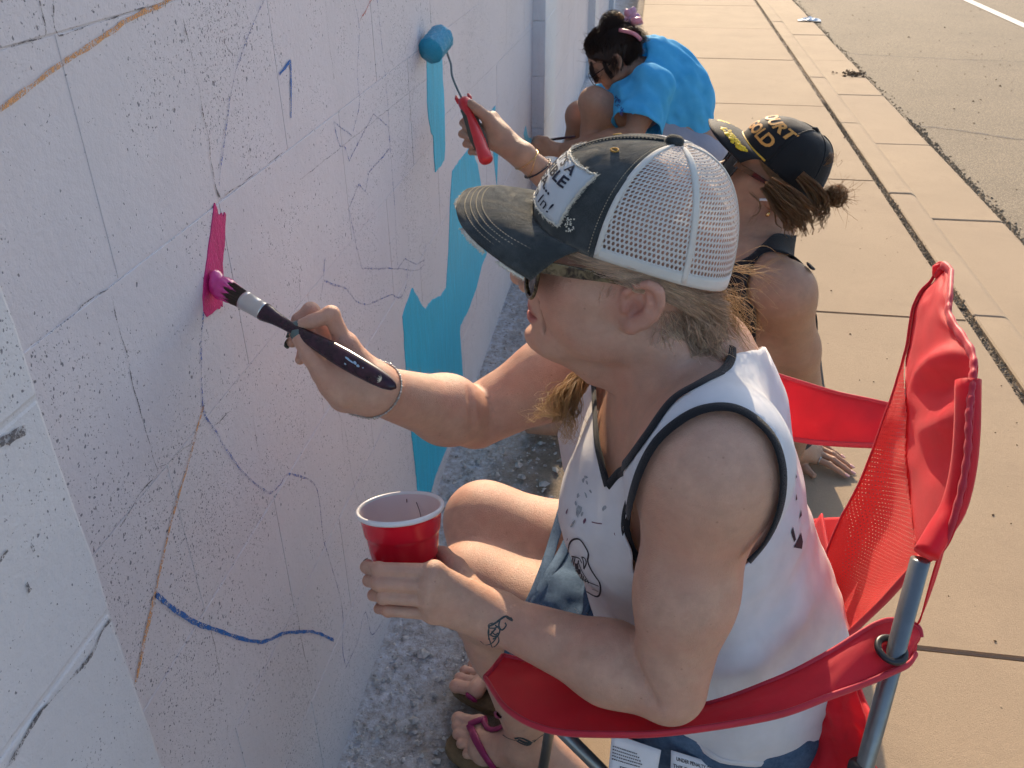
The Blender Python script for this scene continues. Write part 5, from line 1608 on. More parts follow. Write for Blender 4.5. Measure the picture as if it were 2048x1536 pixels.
# ================================================================== HAIR
def hair_mat(name, a, b, rough=.45):
    t = NT(name); 
    info = t.attr('tint')['Color']
    t.P(Base_Color=t.mix(1.0, t.mix(t.noise(t.pos(), 120, 2), a, b), info, 'MULTIPLY'), Roughness=rough)
    t.b.inputs['Specular IOR Level'].default_value = .6
    tr = t.new('ShaderNodeBsdfTranslucent'); t.set(tr.inputs[0], b)
    mx = t.new('ShaderNodeMixShader'); mx.inputs[0].default_value = .42
    t.l.new(t.b.outputs[0], mx.inputs[1]); t.l.new(tr.outputs[0], mx.inputs[2]); t.l.new(mx.outputs[0], t.out.inputs['Surface'])
    return t.m
def strands(name, curves, r, mat, parent, n=12, taper=.35, var=.25, seed=1, sides=3):
    """many thin hairs joined in one mesh"""
    rng = np.random.RandomState(seed)
    V, F, A = [], [], []
    base = 0
    ang = np.arange(sides) / sides * 2 * math.pi
    for C in curves:
        C = np.asarray(C); m = len(C)
        Tn = np.gradient(C, axis=0); Tn /= (np.linalg.norm(Tn, axis=1)[:, None] + 1e-9)
        up = np.array([.31, .52, .79]); a = np.cross(Tn, up); a /= (np.linalg.norm(a, axis=1)[:, None] + 1e-9); b = np.cross(Tn, a)
        rad = r * (1 - (1 - taper) * np.linspace(0, 1, m) ** 2) * rng.uniform(.8, 1.2)
        ring = C[:, None, :] + rad[:, None, None] * (np.cos(ang)[None, :, None] * a[:, None, :] + np.sin(ang)[None, :, None] * b[:, None, :])
        V.append(ring.reshape(-1, 3))
        i = np.arange(m - 1)[:, None]; k = np.arange(sides)[None, :]; k2 = (k + 1) % sides
        F.append((base + np.stack([i*sides+k, i*sides+k2, (i+1)*sides+k2, (i+1)*sides+k], -1)).reshape(-1, 4))
        A.append(np.repeat([rng.uniform(1 - var, 1 + var) * np.array([1, rng.uniform(.94, 1.02), rng.uniform(.86, 1.0)])], m * sides, 0))
        base += m * sides
    o = put_mesh(name, np.vstack(V), np.vstack(F), mat, parent, attrs={'tint': np.vstack(A)})
    o['kind'] = 'stuff'
    return o
def lock(rng, guide, width, n, k=12, frizz=.0012, spread_end=1.0, curl=0.0):
    """n hairs following a guide polyline (points, metres) inside a tube of given width"""
    G = catmull(np.array(guide), k); out = []
    L = np.linspace(0, 1, k)
    Tn = np.gradient(G, axis=0); Tn /= np.linalg.norm(Tn, axis=1)[:, None]
    up = np.array([.2, .3, .93]); a = np.cross(Tn, up); a /= np.linalg.norm(a, axis=1)[:, None]; b = np.cross(Tn, a)
    w0 = np.interp(L, np.linspace(0, 1, len(width)), width)
    for _ in range(n):
        u, v = rng.normal(0, .5, 2)
        ph = rng.uniform(0, 6.28); fq = rng.uniform(1.0, 2.6)
        ww = w0 * (1 + (spread_end - 1) * L * rng.uniform(.3, 1))
        C = G + a * (u * ww)[:, None] + b * (v * ww)[:, None]
        C = C + (a * np.sin(L * 6.28 * fq + ph)[:, None] + b * np.cos(L * 6.28 * fq * 1.1 + ph)[:, None]) * (frizz * (.3 + L))[:, None]
        if curl:
            C = C + (a * np.sin(L**1.5 * 6.28 * fq * 1.3 + ph)[:, None] + b * np.cos(L**1.5 * 6.28 * fq * 1.3 + ph)[:, None]) * (curl * rng.uniform(.2, 1) * L ** 1.3)[:, None]
        out.append(C[: max(5, int(k * rng.uniform(.8, 1)))])
    return out
def push_out(curves, sdf, eps):
    n = [len(c) for c in curves]; P = np.vstack(curves)
    d = sdf(P); m = d < eps
    if m.any():
        g = sdf.grad(P[m]); g /= (np.linalg.norm(g, axis=1)[:, None] + 1e-9)
        P[m] += g * np.clip(eps - d[m], 0, .02)[:, None]
    out, k = [], 0
    for q in n: out.append(P[k:k+q]); k += q
    return out
def clumps(rng, guide, width, m, n, k=14, tight=.0022, wave=.004, curl=.004, spread_end=1.3, frizz=.0007):
    """m separate wavy locks of n hairs each along a guide"""
    out = []
    for C in lock(rng, guide, width, m, k, wave, spread_end, curl):
        if len(C) < 6: continue
        out += lock(rng, list(C[::2]) if len(C) > 8 else list(C), [tight, tight * 1.1, tight * .35], n, k, frizz, 1.0, 0.0)
    return out
M_HAIR = hair_mat('ash_blonde_hair', (.52, .35, .24), (.88, .70, .54))
M_HAIRT = hair_mat('blonde_hair', (.34, .21, .095), (.62, .44, .24))
rng = np.random.RandomState(11)
cv = []
# swept back from the temples over the ears to the nape
for i in range(2600):
    s = rng.uniform(0, 1) ** 1.15; side = 1 if rng.rand() < .72 else -1
    f0, u0 = (7.0 - 11.0 * s, 4.3 - 1.2 * s + rng.normal(0, .35))
    l0 = np.interp(f0, [-8, -4, 0, 4, 7.2], [3.2, 6.3, 7.55, 7.25, 6.0]) + .10 + rng.uniform(0, .22)
    fe, ue, le = -8.6 + rng.normal(0, .5), -1.2 + rng.normal(0, .9) + (s - .5) * 2.0, rng.uniform(.4, 3.6)
    fm = (f0 + fe) / 2 - .4; um = max((u0 + ue) / 2 + 1.15 * (1 - s), 2.4 * (1 - s)); um = max(um, float(np.interp(fm, [-6, -3.6, -2.2, 1, 3], [0, 2.0, 4.2, 4.3, 3.4]))); lm = np.interp(fm, [-8, -5, -2, 1, 4], [4.4, 6.6, 7.4, 7.7, 7.7]) + rng.uniform(-.1, .25)
    P = [HL(f0, l0*side, u0), HL((f0*2+fm)/3, (np.interp((f0*2+fm)/3, [-8,-4,0,4,6],[4,6.7,7.75,7.5,7.0])+.12)*side, (u0*1.4+um)/2.4+.15), HL(fm, lm*side, um), HL(fe + .9, (le+1.2)*side, ue + .55), HL(fe, le*side, ue)]
    C = catmull(np.array(P), 14); C += rng.normal(0, .00035, (14, 3)); cv.append(C)
# nape: short hair, then tangled curls hanging from the gathered tail
for i in range(420):
    f0, l0, u0 = -5.6 + rng.normal(0, 1.0), rng.uniform(1.5, 6.2), -1.6 + rng.normal(0, 1.6)
    P = [HL(f0, l0, u0), HL(f0 - .8, l0 - .2 + rng.normal(0, .4), u0 - .8), HL(f0 - 1.4 + rng.normal(0, .8), l0 - .4 + rng.normal(0, .8), u0 - 1.7 + rng.normal(0, .5))]
    cv.append(catmull(np.array(P), 7))
for i in range(26):
    f0, l0, u0 = rng.uniform(-8.6, -5.0), rng.uniform(1.5, 6.5), -.9 + rng.normal(0, .8)
    dr = rng.uniform(2.4, 6.0); sw = rng.uniform(-2.2, .9)
    g_ = [HL(f0, l0, u0), HL(f0 - .9 + rng.normal(0, .4), l0 + rng.normal(.2, .4), u0 - dr * .35), HL(f0 + sw * .5 + rng.normal(0, .4), l0 + rng.normal(.3, .5), u0 - dr * .7), HL(f0 + sw, l0 + rng.normal(.2, .5), u0 - dr)]
    cv += lock(rng, g_, [.0035, .004, .003], 16, 14, .0014, 1.4, .006)
for i in range(520):                                                     # tangle falling behind the ear
    f0, l0, u0 = rng.uniform(-7.6, -2.6), rng.uniform(4.6, 6.6), rng.uniform(-1.8, .6)
    dr = rng.uniform(2.0, 6.4); a1, a2 = rng.normal(0, .55, 2); bk_ = rng.uniform(.4, 3.0)
    cv.append(catmull(np.array([HL(f0, l0, u0), HL(f0 - bk_ * .4 + a1, l0 - .1 + a2 * .3, u0 - dr * .33), HL(f0 - bk_ * .8 - a1, l0 - .5 - a2 * .4, u0 - dr * .66), HL(f0 - bk_ + a2, l0 - .8 + a1 * .5, u0 - dr)]), 14))
cv = push_out(cv, SD['Hd'], .0014)
strands('hair', cv, .00028, M_HAIR, woman, seed=3, var=.5)
# messy wisps flying at the back of the neck
cv = []
for i in range(210):
    f0, l0, u0 = -8.0 + rng.normal(0, .7), rng.uniform(-2, 3.2), -.6 + rng.normal(0, 1.5)
    dx, dz = rng.uniform(.3, 4.6), rng.uniform(-5.8, .6)
    a, b = rng.normal(0, 1.3, 2)
    P = [HL(f0, l0, u0), HL(f0 - dx*.45 + a*.3, l0 + rng.normal(0, .5), u0 + dz*.25 + .6), HL(f0 - dx + b*.4, l0 + rng.normal(0, .9), u0 + dz*.62), HL(f0 - dx*.75 + a*.7, l0 + rng.normal(0, 1.0), u0 + dz + b*.5)]
    cv.append(catmull(np.array(P), 16))
for i in range(26):
    f0, l0, u0 = -8.6, rng.uniform(-1, 1.5), 3.4 + rng.normal(0, .6); d = rng.uniform(2, 6)
    P = [HL(f0, l0, u0), HL(f0 - d*.5, l0, u0 + rng.normal(.3, .6)), HL(f0 - d, l0 + rng.normal(0, .5), u0 + rng.normal(0, 1.2))]
    cv.append(catmull(np.array(P), 12))
cv = push_out(cv, SD['Hd'], .0012)
strands('loose_wisps', cv, .00020, M_HAIRT, woman, seed=5)
# loose strands in front of the ear
cv = []
for i in range(12):
    sh_ = rng.normal(0, .5); P = [HL(2.4 + sh_, 7.3, 2.2), HL(2.5 + sh_, 7.0, .9), HL(2.2 + sh_ + rng.normal(0, .2), 6.8, -.6 + rng.normal(0, .5)), HL(1.7 + sh_, 6.6, -2.0 + rng.normal(0, .9))]
    cv.append(catmull(np.array(P), 12))
strands('ear_wisps', cv, .00012, M_HAIR, woman, seed=6)
# ponytail brought forward over the far shoulder
cv = []
g0, g1, g2, g3 = at(1195, 716, 1.0), at(1160, 756, .985), at(1126, 808, .965), at(1104, 868, .955)
cv += clumps(rng, [g0, g1, g2, g3], [.003, .008, .014, .015], 46, 20, 16, .0022, .002, .006, 1.3)
cv += lock(rng, [g1, at(1140, 800, .965), at(1136, 850, .96), at(1134, 900, .955)], [.006, .010, .008], 90, 14, .002, 1.4, .010)
cv += lock(rng, [g1, at(1122, 782, .96), at(1092, 822, .95), at(1092, 842, .95)], [.006, .012, .012], 60, 14, .003, 1.6, .016)
strands('ponytail', cv, .00028, M_HAIRT, woman, seed=7, var=.4)
# fine hairs on the forearms
cv = []
for (sd, a, b, dirs) in ((SD['B'], ER, WR, 170), (SD['B'], EL, WL, 110)):
    ax = unit(b - a)
    for i in range(dirs):
        t_ = rng.uniform(.25, .92); p = a + (b - a) * t_ + unit(rng.normal(0, 1, 3) + V3(0, .5, .8)) * .05
        g = unit(sd.grad(p[None])[0]); p = p - g * sd(p[None])[0]; g = unit(sd.grad(p[None])[0])
        L = rng.uniform(.004, .010); d = unit(g * .55 + ax * .9 + rng.normal(0, .35, 3))
        cv.append(np.array([p, p + d * L * .5, p + d * L * .9 - g * L * .1, p + d * L - g * L * .3]))
strands('arm_hair', cv, .00007, M_HAIRT, woman, seed=9)

# ================================================================== CUP
cup = empty('plastic_cup', (0,0,0), 'red plastic party cup with white rim held in the near hand', 'cup')
w_ = -unit(ray(800, 1012))
img_r = CAM_R @ V3(1, 0, 0); img_u = CAM_R @ V3(0, 1, 0)
iu = unit(img_u * .994 - img_r * .10); iu = unit(iu - w_ * (iu @ w_))
el_ = math.radians(20.5)
CUP_U = unit(iu * math.cos(el_) + w_ * math.sin(el_)); ca_ = unit(np.cross(CUP_U, V3(0, 1, 0))); cb_ = np.cross(CUP_U, ca_)
CUP_C = at(800, 1012, .955)
t = NT('red_plastic'); p = t.pos(); t.P(Base_Color=t.mix(t.noise(p, 25, 3), (.72, .006, .022), (.80, .010, .03)), Roughness=.22, Subsurface_Weight=.0); t.b.inputs['Coat Weight'].default_value = .3
M_CUPR = t.m
t = NT('white_plastic_inner'); p = t.pos(); t.P(Base_Color=(.82, .74, .76), Roughness=.3); tr = t.new('ShaderNodeBsdfTranslucent'); tr.inputs[0].default_value = (.9, .35, .42, 1)
mx = t.new('ShaderNodeMixShader'); mx.inputs[0].default_value = .22; t.l.new(t.b.outputs[0], mx.inputs[1]); t.l.new(tr.outputs[0], mx.inputs[2]); t.l.new(mx.outputs[0], t.out.inputs['Surface'])
M_CUPW = t.m
def lathe(prof, name, mat, parent, n=72, facet=None):
    V = []
    for (r, h) in prof:
        for k in range(n):
            a = 2 * math.pi * k / n; rr_ = r
            if facet and facet[0] < h < facet[1]: rr_ = r * (1 - .010 * abs(math.sin(a * 4)))
            V.append(CUP_C + CUP_U * h + (ca_ * math.cos(a) + cb_ * math.sin(a)) * rr_)
    F = [(i*n+k, i*n+(k+1) % n, (i+1)*n+(k+1) % n, (i+1)*n+k) for i in range(len(prof)-1) for k in range(n)]
    return mesh_py(name, V, F, mat, parent)
RIM = .0478
def crad(h): return .0462 + h * .128                       # h from 0 down to -.118
outer = [(RIM - .0006, -.0055), (crad(-.006) + .0004, -.0065)]
for h in (-.010, -.018, -.026, -.0285, -.0300, -.0310, -.036, -.046, -.0545, -.0560, -.0572, -.066, -.080, -.095, -.110, -.117):
    st = .0010 * (h < -.0292) + .0010 * (h < -.0562)
    outer.append((crad(h) - st, h))
outer += [(.0295, -.1185), (.0, -.1165)]
lathe(outer, 'outer_wall', M_CUPR, cup, facet=(-.11, -.03))
inner = [(crad(-.004) - .0006, -.003), (crad(-.012) - .0011, -.012)]
for h in (-.03, -.034, -.058, -.062, -.09, -.112): inner.append((crad(h) - .0013 - .001*(h < -.03) - .001*(h < -.06), h))
inner += [(.028, -.1145), (.018, -.1138), (.0165, -.1128), (0, -.1128)]
lathe(inner, 'inner_wall', M_CUPW, cup)
rim_ = [(RIM - .0030, -.0030), (RIM - .0026, -.0008), (RIM - .0012, .0004), (RIM + .0004, -.0002), (RIM + .0012, -.0020), (RIM + .0008, -.0046), (RIM - .0006, -.0058), (RIM - .0022, -.0052)]
lathe(rim_, 'rim', simple('white_rim', (.82, .80, .80), .3, var=.03), cup)
# paint left in the cup
mb = MB()
def cup_in(a, h, off=.0004): return CUP_C + CUP_U * h + (ca_ * math.cos(a) + cb_ * math.sin(a)) * (crad(h) - .0024 - off)
def drip(pts, w):
    C = catmull(np.array(pts, float), 20); mb.tube([cup_in(a, h) for a, h in C], w, 5)
def ang_of(u, v):
    p = at(u, v, 1.0) - CUP_C; return math.atan2(p @ cb_, p @ ca_)
a0 = ang_of(838, 985)
drip([(a0, -.014), (a0 + .03, -.012), (a0 - .05, -.02), (a0 - .12, -.032), (a0 - .16, -.044)], .00035)
drip([(a0 + .30, -.008), (a0 + .30, -.012)], .0005); drip([(a0 + .45, -.040), (a0 + .46, -.041)], .0010)
mb.build('paint_drip', simple('dried_magenta', (.12, .01, .05), .5), cup)

# ================================================================== PAINT BRUSH
brush = empty('paint_brush', (0,0,0), 'dark maroon handled paint brush loaded with magenta paint touching the wall', 'brush')
B0, B1 = on_x(428, 566, WX + .004), at(792, 776, .845)
bax = unit(B1 - B0); BLn = np.linalg.norm(B1 - B0)
bs_ = unit(np.cross(bax, w_)); bt_ = np.cross(bax, bs_)
def prof_tube(prof, name, mat, n=20, squash=.62):
    V = []
    for (x, r) in prof:
        for k in range(n):
            a = 2 * math.pi * k / n
            V.append(B0 + bax * x + bs_ * math.cos(a) * r + bt_ * math.sin(a) * r * squash)
    F = [(i*n+k, i*n+(k+1) % n, (i+1)*n+(k+1) % n, (i+1)*n+k) for i in range(len(prof)-1) for k in range(n)] + [tuple(range(n-1, -1, -1)), tuple((len(prof)-1)*n+k for k in range(n))]
    return mesh_py(name, V, F, mat, brush)
s_ = BLn / .236
t = NT('maroon_lacquer'); p = t.pos(); t.P(Base_Color=t.mix(t.ramp(t.noise(p, 90, 3), .4, .7), (.022, .007, .014), (.05, .014, .028)), Roughness=.22); M_LACQ = t.m
prof_tube([(x*s_, r) for x, r in ((.0655,.0078),(.068,.0098),(.071,.0100),(.075,.0092),(.085,.0072),(.098,.0062),(.110,.0060),(.122,.0066),(.140,.0084),(.158,.0100),(.175,.0106),(.195,.0102),(.212,.0092),(.224,.0076),(.232,.0050),(.236,.0012))], 'handle', M_LACQ, 24, .72)
t = NT('tin_ferrule'); t.P(Base_Color=(.62, .62, .60), Metallic=1.0, Roughness=.28, Normal=t.bump(t.noise(t.pos(), 500, 2), .15, .0005)); M_FERR = t.m
prof_tube([(x*s_, r) for x, r in ((.041,.0100),(.0415,.0106),(.0445,.0105),(.0450,.0102),(.0460,.0105),(.060,.0099),(.0610,.0096),(.0620,.0099),(.068,.0095),(.0690,.0092))], 'ferrule', M_FERR, 28, .8)
rng2 = np.random.RandomState(4); cvb = []; cvp = []
for i in range(1300):
    a = rng2.uniform(0, 6.283); q = math.sqrt(rng2.rand())
    o0 = bs_ * math.cos(a) * q * .0092 + bt_ * math.sin(a) * q * .0074
    fl_ = 1.06 + .14 * rng2.rand()
    tipx = .004 + .010 * (1 - (1 - q) ** .8) * rng2.rand() + .004 * rng2.rand()
    P = [B0 + bax * .044*s_ + o0, B0 + bax * .030*s_ + o0 * fl_, B0 + bax * .016*s_ + o0 * fl_ * 1.05 + V3(0, 0, .0008), B0 + bax * tipx + o0 * .9 + V3(0, .002, .004 * (1 - tipx / .02))]
    cvb.append(catmull(np.array(P), 8))
strands('bristles', cvb, .00028, hair_mat('dark_bristle', (.07, .045, .032), (.17, .115, .085)), brush, seed=2)
# wet paint on the tip: sculpted blob with ragged upper edge
PB = SDF()
PB.u(p_ell(B0 + bax * .012, (.0125, .0125, .0105), np.stack([bax, bs_, bt_], 1)), 0)
PB.u(p_ell(B0 + bax * .004 + V3(0, .0, .004), (.006, .010, .013)), .008)
for k in range(10):
    a = k / 10 * 6.283; o0 = bs_ * math.cos(a) * .0098 + bt_ * math.sin(a) * .0075
    PB.u(p_cone(B0 + bax * .014 + o0, B0 + bax * (.024 + .013 * rng2.rand()) + o0 * 1.0, .0036, .0008), .003)
V, F, N = PB.mesh(B0 - .024, B0 + .04, .0013)
V = V + N * (.0006 * vnoise(V, 260, 2))[:, None]
t = NT('wet_magenta_paint'); t.P(Base_Color=(.58, .035, .22), Roughness=.16, Normal=t.bump(t.noise(t.pos(), 300, 3), .3, .001)); t.b.inputs['Coat Weight'].default_value = .5
M_WETP = t.m
put_mesh('wet_paint', V, F, M_WETP, brush)
# paint flecks and the maker's oval on the handle
HB = SDF()
for x, r, x2, r2 in ((.07,.0100,.098,.0062),(.098,.0062,.122,.0066),(.122,.0066,.158,.0100),(.158,.0100,.195,.0102),(.195,.0102,.226,.0070)):
    HB.u(p_cone(B0 + bax*x*s_, B0 + bax*x2*s_, r, r2, (bt_, .72)), .001)
z7 = lambda x, y: (560 + x / 5.12, 560 + y / 5.12)
def blob(x, y, w, h, a=0, seed=0, k=10):
    r_ = random.Random(seed); o_ = []
    for i in range(k):
        t_ = i / k * 6.283; m = r_.uniform(.7, 1.1); dx, dy = math.cos(t_)*w*m, math.sin(t_)*h*m
        o_.append(z7(x + dx*math.cos(a) - dy*math.sin(a), y + dx*math.sin(a) + dy*math.cos(a)))
    return o_
ink_build('paint_fleck', [ink_poly(blob(150, 560, 24, 34, .5, 1), HB, .0004)], simple('mint_paint', (.10, .42, .30), .4), brush)
ink_build('paint_fleck', [ink_poly(blob(x, y, w, h, .6, i), HB, .0004) for i, (x, y, w, h) in enumerate(((690,805,30,12),(770,850,24,16),(720,830,40,10),(800,880,22,14),(670,860,16,8),(850,900,8,6)))], simple('pale_blue_paint', (.35, .48, .60), .4), brush, None, True)
ink_build('oval_label', [ink_poly([z7(997 + 52*math.cos(i*.4488)*.9 - 0, 1005 + 47*math.sin(i*.4488)) for i in range(14)], HB, .0004)], simple('cream_label', (.70, .62, .45), .5), brush)
ink_build('oval_label_mark', [ink_line([z7(*q) for q in ((970,985),(995,1010),(1015,1030))], .0007, n=8, sdf=HB, off=.0008), ink_line([z7(*q) for q in ((985,1030),(1000,1000),(1020,1010))], .0007, n=8, sdf=HB, off=.0008)], M_INK, brush)
# ================================================================== CAMP CHAIR
def net_surface(rows, nu, nv):
    """rows of control points (already 3-D) -> smooth grid; rows run in v, points in u"""
    R = [catmull(np.array(r, float), nu) for r in rows]
    R = np.stack(R, 0)
    return np.stack([catmull(R[:, i], nv) for i in range(nu)], 1)          # nv x nu x 3
def grid_normals(G):
    a = np.gradient(G, axis=1); b = np.gradient(G, axis=0); n = np.cross(a, b)
    return n / (np.linalg.norm(n, axis=2)[..., None] + 1e-9)
def grid_obj(name, G, mat, parent, thick=.0016, uvs=(1, 1)):
    nv, nu = G.shape[:2]
    F = [(j*nu+i, j*nu+i+1, (j+1)*nu+i+1, (j+1)*nu+i) for j in range(nv-1) for i in range(nu-1)]
    du = np.linalg.norm(np.diff(G, axis=1), axis=2).mean(0); dv = np.linalg.norm(np.diff(G, axis=0), axis=2).mean(1)
    su, sv = np.r_[0, np.cumsum(du)], np.r_[0, np.cumsum(dv)]
    U = [(su[i] * uvs[0], sv[j] * uvs[1]) for j in range(nv) for i in range(nu)]
    o = mesh_py(name, G.reshape(-1, 3), F, mat, parent, uv=U)
    if thick:
        m = o.modifiers.new('t', 'SOLIDIFY'); m.thickness = thick; m.offset = 0
    return o
def nylon_mat(name, col, trans=.3, mesh=False):
    t = NT(name); uv = t.uv(); p = t.pos()
    w1 = t.new('ShaderNodeTexWave', wave_type='BANDS', bands_direction='X'); t.set(w1.inputs['Vector'], uv); w1.inputs['Scale'].default_value = 260
    w2 = t.new('ShaderNodeTexWave', wave_type='BANDS', bands_direction='Y'); t.set(w2.inputs['Vector'], uv); w2.inputs['Scale'].default_value = 260
    wv = t.math('MULTIPLY', w1.outputs['Fac'], w2.outputs['Fac'])
    c = t.mix(t.ramp(t.noise(p, 30, 4), .3, .7), tuple(x * .86 for x in col), tuple(min(1, x * 1.08) for x in col))
    c = t.mix(t.math('MULTIPLY', wv, .35), c, tuple(min(1, x * 1.25 + .02) for x in col))
    t.P(Base_Color=c, Roughness=.55, Normal=t.bump(t.math('ADD', wv, t.math('MULTIPLY', t.noise(p, 90, 3), .8)), .35, .0012), Sheen_Weight=.3)
    t.b.inputs['Sheen Tint'].default_value = (1, .6, .6, 1)
    tr = t.new('ShaderNodeBsdfTranslucent'); tr.inputs[0].default_value = (min(1, col[0] * 1.15), col[1] * .6, col[2] * .4, 1)
    mx = t.new('ShaderNodeMixShader'); mx.inputs[0].default_value = trans
    t.l.new(t.b.outputs[0], mx.inputs[1]); t.l.new(tr.outputs[0], mx.inputs[2])
    if mesh:
        xyz = t.sep(t.scale(uv, (190, 190, 1)))
        row = t.math('FLOOR', xyz[1]); odd = t.math('MULTIPLY', t.math('MODULO', row, 2.0), .5)
        fx = t.math('SUBTRACT', t.math('FRACT', t.math('ADD', xyz[0], odd)), .5); fy = t.math('SUBTRACT', t.math('FRACT', xyz[1]), .5)
        r = t.math('SQRT', t.math('ADD', t.math('MULTIPLY', fx, fx), t.math('MULTIPLY', t.math('MULTIPLY', fy, fy), 1.3)))
        tp = t.new('ShaderNodeBsdfTransparent'); m2 = t.new('ShaderNodeMixShader'); t.set(m2.inputs[0], t.ramp(r, .09, .16))
        t.l.new(tp.outputs[0], m2.inputs[1]); t.l.new(mx.outputs[0], m2.inputs[2]); mx = m2
    t.l.new(mx.outputs[0], t.out.inputs['Surface'])
    return t.m
RED = (.80, .014, .036)
M_RED = nylon_mat('red_nylon', RED, .38)
M_REDM = nylon_mat('red_mesh', (.78, .022, .020), .42, True)
M_REDT = nylon_mat('red_webbing', (.60, .018, .045), .15)
t = NT('grey_steel'); t.P(Base_Color=t.mix(t.noise(t.pos(), 60, 3), (.17, .18, .18), (.25, .26, .26)), Metallic=.75, Roughness=.33, Normal=t.bump(t.noise(t.pos(), 700, 2), .12, .0004)); M_STEEL = t.m
M_BLKP = simple('black_plastic', (.02, .02, .022), .4)
chair = empty('camp_chair', (0,0,0), 'red folding camp chair with grey steel poles and mesh back', 'chair')
def rowp(*p): return [at(*q) for q in p]
# back panel: far edge -> near edge, top -> bottom
rows = [rowp((1879,536,1.09),(1886,534,1.075),(1894,536,1.05),(1902,545,1.03)),
        rowp((1845,580,1.095),(1862,578,1.05),(1882,580,1.01),(1900,584,.985)),
        rowp((1822,628,1.10),(1848,626,1.04),(1872,630,.985),(1899,634,.955)),
        rowp((1810,700,1.11),(1836,698,1.035),(1890,692,.945),(1943,706,.885)),
        rowp((1793,770,1.125),(1815,770,1.055),(1875,772,.935),(1944,765,.862)),
        rowp((1770,838,1.14),(1803,840,1.075),(1868,846,.935),(1938,830,.850)),
        rowp((1745,905,1.155),(1795,915,1.085),(1865,930,.930),(1934,915,.845)),
        rowp((1708,990,1.175),(1785,1000,1.09),(1855,1015,.930),(1915,1010,.848)),
        rowp((1680,1040,1.19),(1765,1070,1.10),(1830,1100,.955),(1885,1090,.862)),
        rowp((1655,1100,1.20),(1720,1140,1.13),(1780,1160,1.01),(1830,1135,.905)),
        rowp((1640,1170,1.20),(1680,1205,1.155),(1725,1220,1.06),(1765,1205,.985)),
        rowp((1630,1235,1.19),(1650,1255,1.17),(1675,1270,1.12),(1705,1262,1.05)),
        rowp((1625,1290,1.17),(1635,1300,1.16),(1648,1310,1.13),(1662,1300,1.09))]
G = net_surface(rows, 90, 150)
N = grid_normals(G)
uu, vv = np.meshgrid(np.linspace(0, 1, 90), np.linspace(0, 1, 150))
# pull folds run from the sleeve into the cloth on the upper half
fold = .016 * np.exp(-((vv - .245 - .10 * (1 - uu)) / .030) ** 2) * np.clip((uu - .30) / .3, 0, 1) - .012 * np.exp(-((vv - .30 - .08 * (1 - uu)) / .028) ** 2) * np.clip((uu - .35) / .3, 0, 1)
fold += .013 * np.exp(-((vv - .46 + .06 * uu) / .030) ** 2) * np.clip((uu - .45) / .3, 0, 1) - .010 * np.exp(-((vv - .52 + .05 * uu) / .030) ** 2) * np.clip((uu - .5) / .3, 0, 1)
fold += .009 * np.sin((uu * 2.2 + vv * 9)) * np.clip((uu - .3), 0, 1) * np.clip((.65 - vv) * 3, 0, 1)
fold += .0025 * vnoise(np.c_[uu.ravel() * 5, vv.ravel() * 22, 0 * uu.ravel()], 1.0, 3).reshape(uu.shape) * np.clip(1.1 - vv, 0, 1)
fold = fold * (1 - uu ** 5)
Gf = G + N * (-fold)[..., None]
# split mesh field / solid field along the sewn line
cut = []
for j in range(150):
    q = proj_px(Gf[j]); vpx = q[:, 1].mean()
    xb = np.interp(vpx, [560, 690, 702, 824, 905, 972, 1060, 1127, 1180, 1330], [1700, 1800, 1806, 1807, 1803, 1808, 1822, 1840, 1950, 1990])
    k = int(np.clip(np.searchsorted(q[:, 0], xb), 0, 89)); cut.append(k)
cut = np.array(cut); cut = np.round(np.convolve(np.pad(cut, 3, mode='edge'), np.ones(7) / 7, 'valid')).astype(int)
nu = 90
FS, FM = [], []
for j in range(149):
    for i in range(89):
        q4 = (j*nu+i, j*nu+i+1, (j+1)*nu+i+1, (j+1)*nu+i)
        if i < cut[j] + 3: FM.append(q4)
        if i >= cut[j]: FS.append(q4)
du = np.linalg.norm(np.diff(Gf, axis=1), axis=2).mean(0); dv = np.linalg.norm(np.diff(Gf, axis=0), axis=2).mean(1)
su, sv = np.r_[0, np.cumsum(du)], np.r_[0, np.cumsum(dv)]
UVg = [(su[i], sv[j]) for j in range(150) for i in range(nu)]
def used_only(V, F, U):
    ids = sorted({i for f in F for i in f}); mp = {a: k for k, a in enumerate(ids)}
    return [V[i] for i in ids], [tuple(mp[i] for i in f) for f in F], [U[i] for i in ids]
VV = (Gf + N * .004).reshape(-1, 3)
v_, f_, u_ = used_only(Gf.reshape(-1, 3), FM, UVg); mesh_py('back_mesh', v_, f_, M_REDM, chair, uv=u_)
v_, f_, u_ = used_only(VV, FS, UVg); o = mesh_py('back_panel', v_, f_, M_RED, chair, uv=u_)
m = o.modifiers.new('t', 'SOLIDIFY'); m.thickness = .002; m.offset = 0
def hem_tube(P, r, name, mat, sx=.45, n=8, parent=chair):
    mb = MB(); mb.tube(list(P), r, n, sx=sx); return mb.build(name, mat, parent)
# sewn border, thicker webbing with gathers along the near edge and top
E_near = Gf[:, -1]; E_top = Gf[0]
gather = np.array([.0062 * (1 + .16 * math.sin(i * 1.25) * (1 if 18 < i < 88 else .2)) for i in range(0, 100)])
hem_tube(E_near[:100], gather, 'border_webbing', M_REDT, .55)
hem_tube(E_near[99:], .005, 'border_webbing', M_REDT, .5)
hem_tube(E_top, .0055, 'border_webbing', M_REDT, .6)
hem_tube(Gf[:, 0], .0032, 'border_webbing', M_REDT, .5)
hem_tube([VV.reshape(150, 90, 3)[j, cut[j]] for j in range(8, 112)], .0024, 'sewn_edge', M_REDT, .6)
